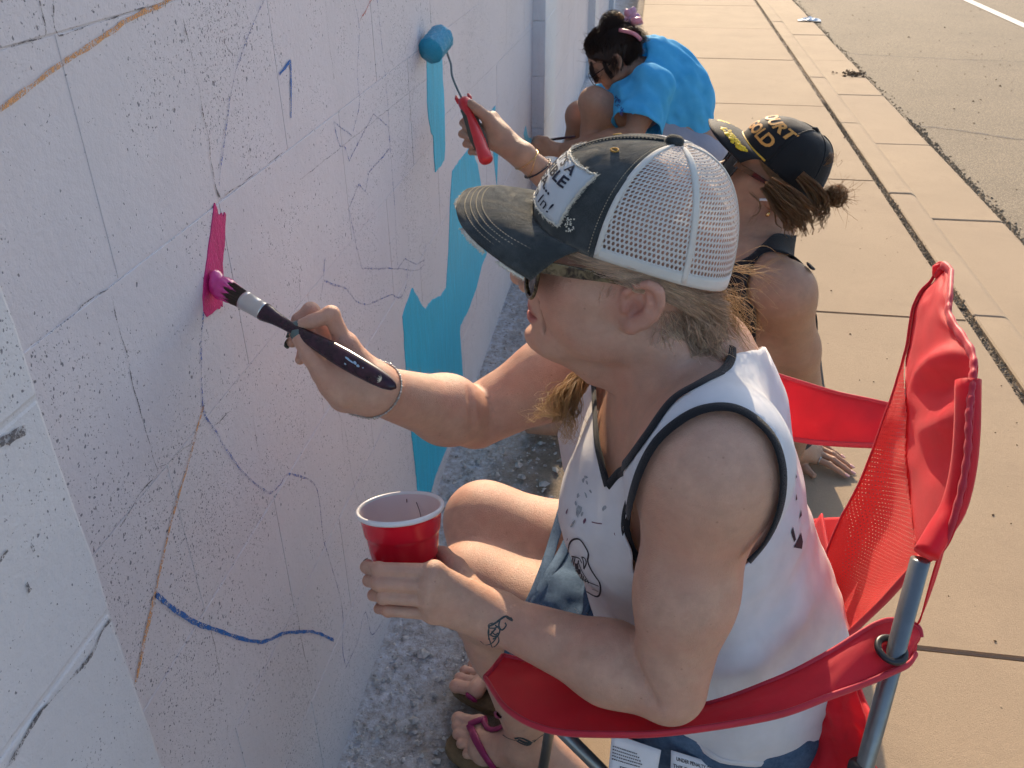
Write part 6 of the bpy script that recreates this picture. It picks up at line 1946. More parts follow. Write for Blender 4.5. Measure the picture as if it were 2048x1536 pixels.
# little twisted tip on top
tp_ = at(1884, 534, 1.08)
mb = MB()
for k in range(5):
    a = k / 5 * 6.283; mb.tube([tp_ + V3(.004*math.cos(a), .006*math.sin(a), -.012), tp_ + V3(.006*math.cos(a+.6), .008*math.sin(a+.6), -.001), tp_ + V3(.003*math.cos(a+1.4), .004*math.sin(a+1.4), .004)], [.005, .0055, .003], 7)
mb.build('gathered_tip', M_RED, chair)
# pole sleeve behind the near edge
sl = [at(1936,760,.872), at(1934,860,.866), at(1926,940,.868), at(1908,1012,.870), at(1880,1060,.866), at(1852,1108,.860)]
hem_tube(catmull(np.array(sl), 30), .0155, 'pole_sleeve', M_RED, .75, 12)
fl_rows = [rowp((1898,1030,.880),(1906,1030,.892)), rowp((1880,1100,.888),(1892,1085,.90)), rowp((1862,1160,.895),(1868,1165,.905)), rowp((1842,1235,.905),(1840,1238,.918)), rowp((1834,1250,.912),(1826,1258,.925))]
Gs = net_surface(fl_rows, 8, 40); grid_obj('back_flap', Gs, M_RED, chair)
# armrests
def strap_surface(name, cols, amp, nu=120, nv=16, label=None, thick=.003):
    top = catmull(np.array([at(*c[0]) for c in cols]), nu); bot = catmull(np.array([at(*c[1]) for c in cols]), nu)
    G = np.stack([top + (bot - top) * s for s in np.linspace(0, 1, nv)], 0)
    Nn = grid_normals(G)
    U_, V_ = np.meshgrid(np.linspace(0, 1, nu), np.linspace(0, 1, nv))
    wv = amp * (vnoise(np.c_[U_.ravel() * 9, V_.ravel() * 1.6, 0 * U_.ravel()], 1, 4) + .5 * vnoise(np.c_[U_.ravel() * 20 + V_.ravel() * 3, V_.ravel() * 2.5, 0 * U_.ravel()], 1, 5)).reshape(U_.shape) * np.sin(np.pi * V_)
    G = G + Nn * wv[..., None]
    o = grid_obj(name, G, M_RED, chair, thick)
    if label: o['label'] = label
    for k, e in ((0, G[0]), (1, G[-1])):
        hem_tube(e, .0045, 'arm_piping', M_REDT, .55, 8, o)
    for e in (G[2], G[-3]): 
        mb = MB(); Nn2 = grid_normals(G); 
        P = e + (Nn2[2] if e is G[2] else Nn2[-3]) * .0018
        for i in range(0, nu - 1, 2): mb.tube([e[i] + Nn2[2][i] * .002, e[i+1] + Nn2[2][i+1] * .002], .0005, 4)
        mb.build('arm_stitch', M_REDT, o)
    return o, G
near_cols = [((1006,1312,.960),(970,1356,.932)), ((1075,1330,.952),(1017,1421,.892)), ((1160,1365,.925),(1101,1461,.868)), ((1260,1400,.905),(1226,1469,.852)), ((1390,1414,.890),(1351,1464,.848)), ((1545,1363,.888),(1545,1433,.852)), ((1650,1311,.888),(1659,1393,.860)), ((1752,1249,.905),(1733,1366,.872)), ((1800,1243,.915),(1787,1343,.878)), ((1832,1254,.915),(1817,1328,.886)), ((1839,1275,.912),(1832,1308,.895))]
arm_n, GA = strap_surface('armrest', near_cols, .0035, label='near armrest strap')
# front end closes with a rounded hem
hem_tube(GA[:, 0], .0048, 'arm_piping', M_REDT, .6, 8, arm_n)
far_cols = [((1400,712,1.36),(1430,838,1.34)), ((1501,735,1.31),(1560,872,1.29)), ((1590,762,1.275),(1610,882,1.262)), ((1670,786,1.245),(1660,887,1.232)), ((1735,800,1.215),(1715,890,1.205)), ((1800,815,1.19),(1770,892,1.18))]
strap_surface('armrest', far_cols, .003, 80, 14, label='far armrest strap')
# poles (thin steel tubes down to their feet)
def pole(a, b, r=.0092, name='pole'):
    mb = MB(); mb.tube([a, b], r, 18); return mb.build(name, M_STEEL, chair)
P_lo, P_hi = at(1730, 1532, .925), at(1834, 1145, .862)
d_ = P_hi - P_lo
pole(P_lo - d_ * 1.78, P_hi + d_ * .06, .0095)
p1a, p1b = at(1101, 1452, 1.27), at(1086, 1538, 1.325)
d1 = p1b - p1a; k1 = (p1b[2] - .01) / -d1[2]; pole(p1a - d1 * 2.6, p1b + d1 * k1, .0078)
p2a, p2b = at(1120, 1458, 1.085), at(1212, 1550, 1.125)
d2 = p2b - p2a; k2 = (p2b[2] - .01) / -d2[2]; pole(p2a - d2 * 1.0, p2b + d2 * k2, .0085)
f0 = at(1790, 850, 1.205); pole(V3(f0[0] - .02, f0[1] + .05, .02), f0 + V3(.012, -.02, .20), .0095)
p3a, p3b = V3(-.02, 1.10, .60), V3(.10, 1.06, .01); pole(p3a, p3b, .0085)
fk = P_lo - d_ * 1.78
pole(V3(fk[0], fk[1], max(fk[2], .03)), V3(.02, 1.06, .36), .0085)
for c_ in (p1b + d1 * k1, p2b + d2 * k2, p3b, V3(f0[0] - .02, f0[1] + .05, .02)):
    mb = MB(); mb.tube([V3(c_[0], c_[1], .0), V3(c_[0], c_[1], .006), V3(c_[0], c_[1], .022)], [.02, .018, .012], 14); mb.build('foot_cap', M_BLKP, chair)
# grommet where the pole passes through the armrest, and the lower joint
gc = at(1783, 1299, .882); gn = unit(d_)
def ring(c, n, r0, r1, h, name, mat, nseg=36):
    a = unit(np.cross(n, V3(1, .2, 0))); b = np.cross(n, a); V = []
    pr = [(r0, -h), (r0, h*.4), (r0 + .001, h), ((r0 + r1) / 2, h * 1.25), (r1 - .001, h), (r1, 0), (r1 - .0006, -h)]
    for (r, z) in pr:
        for k in range(nseg):
            t_ = 2 * math.pi * k / nseg; V.append(c + n * z + (a * math.cos(t_) + b * math.sin(t_)) * r)
    m_ = len(pr)
    return mesh_py(name, V, [(i*nseg+k, i*nseg+(k+1) % nseg, ((i+1) % m_)*nseg+(k+1) % nseg, ((i+1) % m_)*nseg+k) for i in range(m_) for k in range(nseg)], mat, chair)
gnn = unit(np.cross(GA[8, 95] - GA[8, 85], GA[12, 90] - GA[4, 90])); gnn = gnn if gnn[2] > 0 else -gnn
ring(gc, unit(gnn + gn * .6), .0105, .0175, .0022, 'grommet', M_BLKP)
jc = at(1722, 1545, .928); mb = MB(); mb.tube([jc - gn * .03, jc - gn * .028, jc + gn * .008, jc + gn * .012], [.012, .0145, .0145, .011], 18); mb.build('pole_joint', M_BLKP, chair)
# seat: sagging sheet, raised at the back, wings to the rear corners
sx = [-.03, .03, .10, .17, .24, .285, .305]; sz = [.452, .425, .395, .378, .385, .43, .49]
rows = []
for (y, dz) in ((.675, .025), (.72, .006), (.78, -.006), (.85, -.012), (.92, -.008), (1.0, .0), (1.06, .005)):
    rows.append([V3(x + .01 * (y - .85), y + (0.02 if x < 0 else 0), z - .012 + dz + (.02 if x > .27 else 0)) for x, z in zip(sx, sz)])
Gseat = net_surface(rows, 60, 50)
seat = grid_obj('seat', Gseat, M_RED, chair, .003)
hem_tube(Gseat[0], .0035, 'seat_piping', M_REDT, .6, 8, seat)
hem_tube(Gseat[:, 0], .0035, 'seat_piping', M_REDT, .6, 8, seat)
wing = [rowp((1600,1400,1.02),(1655,1385,.985),(1712,1372,.955)), rowp((1625,1440,1.01),(1670,1430,.975),(1725,1420,.945)), rowp((1640,1490,1.0),(1685,1480,.97),(1732,1470,.94)), rowp((1600,1536,1.01),(1680,1536,.975),(1752,1530,.945)), rowp((1560,1590,1.0),(1680,1600,.98),(1772,1600,.95))]
Gw = net_surface(wing, 40, 50); Nw = grid_normals(Gw)
q_ = Gw.reshape(-1, 3); Gw = Gw + Nw * (.004 * vnoise(q_, 40, 2) + .003 * vnoise(q_, 90, 3)).reshape(50, 40)[..., None]
grid_obj('seat_wing', Gw, M_RED, chair, .002)
Gk = net_surface([rowp((1608,1040,1.33),(1650,1036,1.30),(1700,1034,1.26)), rowp((1612,1100,1.29),(1650,1100,1.27),(1690,1095,1.24)), rowp((1618,1180,1.25),(1645,1185,1.24),(1672,1180,1.22))], 24, 24)
grid_obj('seat_wing', Gk, M_RED, chair, .002)
# law tags hanging from the seat edge
M_TAG = simple('white_tag', (.70, .71, .73), .55, var=.05)
def flat_tag(name, px, d, label):
    P = [at(u, v, d + k) for (u, v), k in zip(px, (0, .004, .008, .004))]
    nu, nv = 10, 12; V = []
    for j in range(nv):
        for i in range(nu):
            a, b = i / (nu - 1), j / (nv - 1)
            p = (P[0] * (1-a) + P[1] * a) * (1-b) + (P[3] * (1-a) + P[2] * a) * b
            V.append(p + w_ * (.004 * math.sin(a * 5 + b * 2)) * b)
    o = mesh_py(name, V, [(j*nu+i, j*nu+i+1, (j+1)*nu+i+1, (j+1)*nu+i) for j in range(nv-1) for i in range(nu-1)], M_TAG, chair)
    m = o.modifiers.new('t', 'SOLIDIFY'); m.thickness = .0006; o['label'] = label
    def place(a, b): 
        p = (P[0] * (1-a) + P[1] * a) * (1-b) + (P[3] * (1-a) + P[2] * a) * b
        return p + w_ * (.004 * math.sin(a * 5 + b * 2)) * b + w_ * .0012
    return o, place
def tag_text(place, o, txt, a0, b0, w, h, bold=.0):
    V, F = text_mesh(txt, 1.0, bold)
    x0, x1 = V[:, 0].min(), V[:, 0].max()
    W = [place(a0 + (x - x0) / (x1 - x0) * w, b0 - y * h) for x, y, z in V]
    mesh_py('tag_print', W, F, M_INK, o, smooth=False)
o, pl = flat_tag('law_tag', [(1342,1500),(1446,1532),(1440,1660),(1338,1640)], .985, 'white fabric tag with black print')
tag_text(pl, o, 'UNDER PENALTY OF LAW', .10, .10, .86, .075, .02)
tag_text(pl, o, 'THIS TAG NOT TO BE', .04, .21, .90, .075, .02)
tag_text(pl, o, 'REMOVED EXCEPT', .12, .32, .74, .075, .02)
o, pl = flat_tag('law_tag', [(1224,1466),(1322,1500),(1300,1640),(1208,1620)], .975, 'clear pouch with white barcode label')
for k, (w, b) in enumerate(((.50,.15),(.56,.19),(.6,.23),(.64,.27),(.6,.31))): 
    mb = MB()
    for q in range(14):
        a0 = .04 + w * q / 14; p0, p1, p2, p3 = pl(a0, b), pl(a0 + w / 14 * (.5 + .4 * random.random()), b), pl(a0 + w / 14 * .6, b + .016), pl(a0, b + .016); mb.add([p0, p1, p2, p3], [(0, 1, 2, 3)])
    mb.build('tag_print', M_INK, o)
mb = MB(); a0 = .30
rb = random.Random(2)
while a0 < .85:
    w = rb.choice((.010, .016, .024)); mb.add([pl(a0, .44), pl(a0 + w, .44), pl(a0 + w, .66), pl(a0, .66)], [(0, 1, 2, 3)]); a0 += w + rb.choice((.010, .016))
mb.build('barcode', M_INK, o)
for (a, b, c, d) in ((.22,.38,.95,.39),(.22,.38,.235,.8)):
    mb = MB(); mb.add([pl(a, b), pl(c, b), pl(c, d), pl(a, d)], [(0, 1, 2, 3)]); mb.build('tag_print', M_INK, o)
# ================================================================== WOMAN IN THE BLACK CAP
M_SKIN2 = skin_mat('tanned_skin', (.47, .265, .165), (.45, .215, .135), .25)
M_BLKT = cloth_mat('black_rib_knit', (.012, .012, .014), bump=.5)
pal = empty('person', (0,0,0), 'woman in black lettered cap and black tank top sitting on the sidewalk behind', 'person')
P2 = math.radians(29)
_, R2 = head_frame(V3(0, 0, 0), P2)
O2 = at(1636, 264, 1.80) - .0107 * (R2 @ V3(-.9, 0, 13.6))
H2, R2 = head_frame(O2, P2, sc=1.07)
S2L, S2R = at(1566, 590, 1.72), at(1400, 500, 1.98)
HD2 = V3(.47, 1.86, .045)
E2L = S2L * .48 + HD2 * .52 + V3(.022, .0, .0)
E2R, W2R = at(1190, 440, 1.84), at(1046, 312, 1.755)
W2L = V3(.435, 1.852, .065)
NB2 = (S2L + S2R) / 2 + V3(.015, 0, .02)
HIP2 = V3(.36, 1.98, .13)
B2 = SDF()
B2.u(p_cone(NB2 + V3(.02, 0, -.14), HIP2, .135, .15), 0)
B2.u(p_cone(S2L + V3(0, .03, -.01), S2R + V3(0, -.03, -.01), .055, .055), .06)
B2.u(p_cone(NB2, H2(-1.6, 0, -4.0), .056, .050), .05)
B2.u(p_cone(H2(-4.4, 0, -1), NB2 + V3(.03, 0, .0), .038, .045), .04)
B2.u(p_cone(NB2 + V3(.02, -.01, .02), S2L + V3(.01, .02, .012), .036, .034), .04)
B2.u(p_sph(S2L, .052), .03); B2.u(p_sph(S2R, .054), .03)
arm_items(B2, S2L, E2L, W2L, (.051, .043, .035, .034, .0240)); arm_items(B2, S2R, E2R, W2R, (.052, .044, .037, .035, .0235))
# legs folded towards the wall
for s_, kx in ((0, V3(-.08, 2.12, .36)), (1, V3(-.10, 1.92, .33))):
    B2.u(p_cone(HIP2 + V3(-.03, .08 if s_ == 0 else -.08, .0), kx, .085, .055), .05)
    B2.u(p_cone(kx, kx + V3(.03, .03, -.30), .052, .032), .02); B2.u(p_cone(kx + V3(.03, .03, -.30), kx + V3(-.14, .03, -.32), .03, .022), .02)
Hd2 = SDF(); Hd2.u(p_cone(NB2, H2(-1.6, 0, -4.0), .056, .050), .05); Hd2.u(p_cone(H2(-4.4, 0, -1), NB2 + V3(.03, 0, .0), .038, .045), .04); face_items(Hd2, H2, R2)
# left hand flat on the pavement, fingers pointing to the road side
hl_px = dict(mcps=[(1630,918,.024),(1634,905,.030),(1634,894,.030),(1630,886,.026)],
             tips=[(1692,952,.008),(1704,946,.008),(1702,934,.008),(1683,914,.008)])
f2 = []; m2 = []
for (a, b) in zip(hl_px['mcps'], hl_px['tips']):
    p, q = on_z(*a), on_z(*b); m2.append(p)
    f2.append([p, p * .55 + q * .45 + V3(0, 0, .006), p * .25 + q * .75 + V3(0, 0, .003), q])
th2 = [on_z(1602, 905, .03), on_z(1603, 925, .022), on_z(1613, 938, .014), on_z(1627, 951, .009)]
LH2 = SDF(); arm_items(LH2, S2L, E2L, W2L, (.051, .043, .035, .034, .0240))
FR2 = [tuple(r * .92 for r in q) for q in FR]
hand_items(LH2, W2L, .021, m2, [.0115, .0115, .011, .0105], f2, FR2, th2, [.0150, .0110, .0095, .0075], None, .012)
# right hand gripping the roller handle
def hp(u, v, d): return at(u, v, d)
G0, G1 = at(928, 200, 1.79), at(973, 322, 1.70)                       # ends of the handle
gax = unit(G1 - G0)
m2r = [hp(985,236,1.772), hp(978,256,1.768), hp(978,272,1.762), hp(984,288,1.757)]
f2r = [[m2r[0], hp(944,226,1.80), hp(926,246,1.79), hp(936,258,1.762)], [m2r[1], hp(940,256,1.795), hp(924,268,1.775), hp(940,276,1.748)], [m2r[2], hp(944,276,1.785), hp(932,288,1.765), hp(948,292,1.738)], [m2r[3], hp(952,292,1.772), hp(942,304,1.755), hp(958,306,1.732)]]
t2r = [hp(1000,268,1.755), hp(975,236,1.752), hp(956,220,1.755), hp(943,208,1.765)]
RH2 = SDF(); arm_items(RH2, S2R, E2R, W2R, (.052, .044, .037, .035, .0235))
hand_items(RH2, W2R, .0215, m2r, [.0125, .0125, .012, .011], f2r, FR, t2r, [.017, .0125, .0105, .0085], [(hp(998,272,1.762), .017)], .012)
parts = []
nk = H2(-3.2, 0, -9.0); nn_ = unit(R2 @ V3(.15, 0, 1))
V, F, N = B2.mesh((-.42, 1.55, .0), (.62, 2.35, .82), .0085, project=1)
wn2, wr2 = unit(W2L - E2L), unit(W2R - E2R); wp2, wq2 = W2L - wn2 * .03, W2R - wr2 * .03
keep = ~((((V - nk) @ nn_) > .008) & (np.linalg.norm(V - O2, axis=1) < .16)) & ~((((V - wp2) @ wn2) > .006) & (np.linalg.norm(V - W2L, axis=1) < .1)) & ~((((V - wq2) @ wr2) > .006) & (np.linalg.norm(V - W2R, axis=1) < .1))
parts.append(drop_verts(V, F, keep, N))
V, F, N = Hd2.mesh(O2 - .175, O2 + .165, .0042); parts.append(drop_verts(V, F, ((V - nk) @ nn_) > -.004, N))
V, F, N = LH2.mesh(np.minimum(W2L - .06, V3(.40, 1.76, 0)), V3(.68, 1.99, .13), .0030); parts.append(drop_verts(V, F, ((V - wp2) @ wn2) > -.004, N))
cc = hp(955, 260, 1.765); V, F, N = RH2.mesh(np.minimum(cc - .09, W2R - .05), np.maximum(cc + .09, W2R + .05), .0030); parts.append(drop_verts(V, F, ((V - wq2) @ wr2) > -.004, N))
v2, f_2, n2 = merge_parts(parts)
put_mesh('body', v2, f_2, M_SKIN2, pal, attrs={'tint': np.ones((len(v2), 3))})
for f, r in zip(f2, FR2): nail(pal, f[2], f[3], V3(0, 0, 1), .0105, .014, simple('pink_nail', (.62, .33, .30), .3) if 'pink_nail' not in bpy.data.materials else bpy.data.materials['pink_nail'])
for f in f2r: nail(pal, f[2], f[3], w_, .010, .012, bpy.data.materials['pink_nail'])
nail(pal, t2r[2], t2r[3], w_ + V3(.2, 0, .5), .012, .014, bpy.data.materials['pink_nail'])
for f, k in ((f2[0], .35), (f2[2], .2)):
    c = f[0] * (1 - k) + f[1] * k; ax = unit(f[1] - f[0]); a = unit(np.cross(ax, V3(0, 0, 1))); b = np.cross(ax, a)
    mb = MB(); mb.tube([c + (a * math.cos(t_) + b * math.sin(t_)) * .0104 for t_ in np.linspace(0, 6.283, 20)], .0013, 6, caps=False); mb.build('ring', M_SILV, pal)
def bangle(sdf, c, ax, r, name, mat, parent, bead=None, tilt=.0):
    a = unit(np.cross(ax, V3(0, 0, 1))); b = np.cross(ax, a); Q = []
    for t_ in np.linspace(0, 6.283, 49):
        p = c + (a * math.cos(t_) + b * math.sin(t_)) * .035 + ax * tilt * math.sin(t_)
        for _ in range(2):
            g = unit(sdf.grad(p[None])[0]); p = p - g * (sdf(p[None])[0] - r * 1.1)
        Q.append(p)
    mb = MB(); mb.tube(Q, r, 6, caps=False)
    if bead:
        for i in range(0, 48, bead): mb.tube([Q[i] - ax * r, Q[i], Q[i] + ax * r], [r * .6, r * 2.1, r * .6], 8)
    return mb.build(name, mat, parent)
M_GOLD = simple('gold', (.75, .48, .20), .25, metal=1.0)
bangle(RH2, W2R - wr2 * .012, wr2, .0009, 'gold_bracelet', M_GOLD, pal, 6, .006); bangle(RH2, W2R - wr2 * .024, wr2, .0008, 'gold_bracelet', M_GOLD, pal, None, -.010)
bangle(RH2, W2R - wr2 * .040, wr2, .0017, 'beaded_bracelet', simple('dark_bead', (.03, .025, .03), .4), pal, 2, .008)
# black tank
TT = SDF(); TT.u(p_cone(NB2 + V3(.02, 0, -.14), HIP2, .143, .158), 0); TT.u(p_cone(S2L + V3(0, .03, -.01), S2R + V3(0, -.03, -.01), .062, .062), .06)
TT.u(p_cone(NB2 + V3(.02, -.01, .02), S2L + V3(.01, .02, .012), .043, .041), .04); TT.u(p_cone(NB2, H2(-1.6, 0, -4.0), .061, .055), .05); TT.u(p_cone(H2(-4.4, 0, -1), NB2 + V3(.03, 0, .0), .043, .051), .04)
TT.u(p_sph(S2L, .062), .03); TT.u(p_cone(S2L, S2L * .45 + E2L * .55, .060, .052), .045)
V, F, N = TT.mesh((.0, 1.5, .05), (.56, 2.3, .80), .0065)
Q = proj_px(V)
hole = [(1576,478),(1545,494),(1520,513),(1503,535),(1493,559),(1490,593),(1512,620),(1514,672),(1510,740),(1520,900),(1720,900),(1700,560),(1618,538),(1605,505),(1597,490)]
keep = ~((poly_dist(Q, hole) < 0) & (V[:, 1] < S2L[1] + .06))
keep &= ~(poly_dist(Q, [(1440,532),(1456,528),(1493,513),(1520,488),(1539,468),(1556,462),(1590,470),(1640,440),(1640,300),(1380,300),(1380,530)]) < 0)
ax2 = unit(E2L - S2L); t_ = (V - S2L) @ ax2
keep &= ~((t_ > .09) & (np.linalg.norm(V - S2L - np.outer(t_, ax2), axis=1) < .075))
V, F, N = drop_verts(V, F, keep, N); V = smooth_rim(V, F, 8); o = put_mesh('black_tank_top', V, F, M_BLKT, pal); m = o.modifiers.new('t', 'SOLIDIFY'); m.thickness = .003
hip = SDF(); hip.u(p_ell(HIP2 + V3(0, 0, .0), (.165, .19, .135)), 0)
for kx in (V3(-.08, 2.12, .36), V3(-.10, 1.92, .33)): hip.u(p_cone(HIP2 + V3(-.03, 0, 0), (HIP2 + kx) / 2, .10, .082), .05)
V, F, N = hip.mesh((-.1, 1.75, .004), (.56, 2.22, .34), .008); keep = V[:, 2] > .008
V, F, N = drop_verts(V, F, keep, N); put_mesh('dark_shorts', V, F, M_BLKT, pal)
# cap
cap2 = empty('lettered_cap', (0,0,0), 'x', 'x'); del cap2['category']; cap2['label'] = 'black cap with gold lettering, gold cord and leaf embroidery on the bill'; cap2.parent = pal
M_CAPB = cloth_mat('black_cap_cloth', (.010, .010, .011), bump=.25, rough=.7)
M_GTH = simple('gold_thread', (.62, .36, .03), .5, var=.2, vs=500); M_OTH = simple('orange_thread', (.66, .30, .06), .6, var=.15, vs=500); M_YTH = simple('yellow_thread', (.75, .50, .01), .55, var=.25, vs=300)
K2 = Cap(H2, [(0,11.0,0,5.6),(20,10.5,2.9,5.4),(40,8.8,5.5,5.0),(62,4.9,7.6,4.6),(90,.4,8.2,4.0),(115,-3.6,7.7,3.0),(140,-6.9,5.4,2.0),(160,-8.4,2.8,1.4),(180,-8.9,0,1.2)], (-.9, 0, 13.6), .72, .95)
for a, b in ((-60, 60), (60, 120), (120, 180), (-120, -60), (-180, -120)): K2.panel('crown_panel', a, b, 0, 89, M_CAPB, cap2, 28, 26, 0, 60, wr=.05)
for th in (60, 120, 180, -60, -120): K2.seam('crown_seam', [(th, 2), (th, 40), (th, 85)], M_CAPB, cap2, .003, .04)
c = K2.pt(0, 89, .05); u2 = R2[:, 2]; mb = MB(); mb.tube([c - u2 * .001, c + u2 * .003, c + u2 * .0065], [.0085, .0085, .001], 12); mb.build('button', M_CAPB, cap2)
def bill2(s, t):
    r = K2.loc(s * 54, .5); a = abs(s)
    f1 = 18.0 - 8.0 * a ** 2.6; l1 = 8.0 * math.sin(s * 1.54); u1 = 4.2 - 1.6 * a ** 2.2
    return np.array([r[0] + (f1 - r[0]) * t, r[1] + (l1 - r[1]) * t, r[2] + (u1 - r[2]) * t + .6 * math.sin(math.pi * t)])
V = [H2(*bill2(s, t)) for t in np.linspace(0, 1, 12) for s in np.linspace(-1, 1, 41)]
bl2 = mesh_py('bill', V, [(j*41+i, j*41+i+1, (j+1)*41+i+1, (j+1)*41+i) for j in range(11) for i in range(40)], M_CAPB, cap2); m = bl2.modifiers.new('t', 'SOLIDIFY'); m.thickness = .0034
mb = MB(); mb.tube([H2(*(K2.loc(th, 2.0) + np.array([.25 * math.cos(math.radians(th)), .25 * math.sin(math.radians(th)), .1]))) for th in np.linspace(-56, 56, 40)], .0022, 7); mb.build('gold_cord', M_GTH, cap2)
rl = random.Random(9)
for side in (1, -1):                                                    # leaf sprays
    mb = MB()
    for k in range(30):
        s = side * (.22 + .60 * k / 29); t_ = .58 + .10 * math.sin(k * 1.9) + .05 * rl.uniform(-1, 1) - .10 * (abs(s) - .2)
        p = bill2(s, t_) + np.array([0, 0, .12]); r = .0088 * rl.uniform(.75, 1.2)
        q = H2(*p); mb.tube([q - u2 * .002, q, q + u2 * .0022], [r, r * .95, r * .3], 8)
    mb.build('leaf_embroidery', M_YTH, bl2)
cap_text(K2, 'COURT', 16, 44, 28, .80, .14, M_OTH, cap2, bold=.03, sp=.92)
cap_text(K2, 'IN GOLD', 8, 20.5, 22.5, .98, .14, M_OTH, cap2, bold=.03, sp=.92)
# sunglasses
g2 = empty('sunglasses', (0,0,0), 'x', 'x'); del g2['category']; g2['label'] = 'black sunglasses'; g2.parent = pal
M_BLKG = simple('black_acetate', (.012, .011, .012), .12)
for s in (1, -1):
    ring_ = []
    for i in range(24):
        a = i / 24 * 6.283; ca, sa = math.cos(a), math.sin(a); l = 3.6 + 2.8 * math.copysign(abs(ca) ** .75, ca); u = .3 + 2.2 * math.copysign(abs(sa) ** .8, sa)
        ring_.append((11.0 - .045 * (l - .8) ** 2, l * s, u))
    mb = MB(); mb.tube([H2(*q) for q in ring_ + ring_[:2]], .0024, 8, caps=False); mb.build('rim', M_BLKG, g2)
    c0 = np.mean(ring_, 0); mesh_py('lens', [H2(*q) for q in ring_] + [H2(*c0)], [(i, (i+1) % 24, 24) for i in range(24)], M_LENS, g2)
    V = []
    for (f, l, u), h in zip([(10.3,6.1,1.6),(6.5,7.2,1.9),(2,7.5,2.0),(-.5,7.5,1.8)], (.55, .5, .35, .3)):
        for dl, du in ((-.14, -h), (.14, -h), (.14, h), (-.14, h)): V.append(H2(f, (l + dl) * s, u + du))
    mesh_py('temple', V, [(i*4+k, i*4+(k+1) % 4, (i+1)*4+(k+1) % 4, (i+1)*4+k) for i in range(3) for k in range(4)] + [(0,1,2,3), (12,13,14,15)], M_BLKG, g2, smooth=False)
# earbud and earring
M_BUD = simple('white_earbud', (.82, .82, .82), .2, var=.02)
mb = MB(); mb.tube([H2(.6, 7.4, -.1), H2(.4, 8.2, -.1), H2(.4, 8.5, -.1)], [.0045, .0060, .003], 10); mb.tube([H2(.9, 8.2, -.3), H2(2.6, 8.2, -1.3)], [.0032, .0028], 10); mb.build('earbud', M_BUD, pal)
mb = MB(); mb.tube([H2(-.6, 7.9, -2.2), H2(-.6, 8.2, -2.9), H2(-.6, 8.1, -3.5)], [.0012, .0045, .002], 8); mb.build('earring', M_GOLD, pal)
# hair
M_BRH = hair_mat('brown_hair', (.12, .06, .026), (.44, .25, .11))
rng = np.random.RandomState(21); cv = []
for i in range(1500):
    f0 = rng.uniform(-7, 6.5); u0 = np.interp(f0, [-8, -2, 4, 7], [1.6, 3.0, 4.4, 4.6]) + rng.normal(0, .3); l0 = np.interp(f0, [-8, -4, 0, 4, 7], [3.2, 6.3, 7.6, 7.3, 6.2]) + rng.uniform(.1, .4)
    sd = 1 if rng.rand() < .75 else -1
    fe, ue, le = -9.0 + rng.normal(0, .7), -1.5 + rng.normal(0, 1.0), rng.uniform(-.5, 2.4)
    fm = (f0 + fe) / 2; um = (u0 + ue) / 2 + .6; lm = np.interp(fm, [-8, -5, -2, 1, 4], [4.4, 6.7, 7.9, 8.2, 7.9]) + rng.uniform(-.1, .3)
    cv.append(catmull(np.array([H2(f0, l0*sd, u0), H2(fm, lm*sd, um), H2(fe + 1, (le+1)*sd, ue + .4), H2(fe, le*sd, ue)]), 10))
bun = at(1672, 392, 1.83)
for i in range(420):                                                     # bun and pony
    a = unit(rng.normal(0, 1, 3)); b = unit(np.cross(a, rng.normal(0, 1, 3))); r_ = .019 * rng.uniform(.4, 1.25); k0 = rng.uniform(0, 6.28)
    t_ = np.linspace(k0, k0 + rng.uniform(1.5, 4.0), 9)
    cv.append(bun + np.outer(np.cos(t_), a) * r_ * 1.15 + np.outer(np.sin(t_), b) * r_)
cv += lock(rng, [H2(-8.5, 1, 3), H2(-9.5, .6, 3.0), bun + V3(-.03, 0, 0), bun], [.016, .014, .014], 350, 10, .002)
cv += clumps(rng, [at(1535, 368, 1.72), at(1572, 408, 1.70), at(1600, 448, 1.70), at(1606, 492, 1.71)], [.014, .024, .026, .018], 64, 12, 14, .0022, .003, .007, 1.4)
cv += clumps(rng, [at(1600, 350, 1.74), at(1632, 385, 1.74), at(1640, 430, 1.75), at(1612, 470, 1.74)], [.010, .018, .020, .016], 40, 12, 14, .0022, .003, .007, 1.4)
cv += lock(rng, [at(1500, 385, 1.74), at(1520, 410, 1.73), at(1505, 440, 1.73), at(1490, 455, 1.74)], [.003, .004, .004], 7, 12, .003, 1.4, .008)
cv += lock(rng, [at(1640, 330, 1.78), at(1660, 320, 1.78), at(1672, 312, 1.79)], [.006, .012, .014], 40, 8, .004, 1.5, .006)
for i in range(70):
    d = unit(rng.normal(0, 1, 3) + V3(.3, 0, -.2)); cv.append(catmull(np.array([bun + d * .016, bun + d * .03 + rng.normal(0, .006, 3), bun + d * rng.uniform(.035, .06) + rng.normal(0, .012, 3)]), 8))
strands('hair', cv, .00045, M_BRH, pal, seed=4, var=.4)
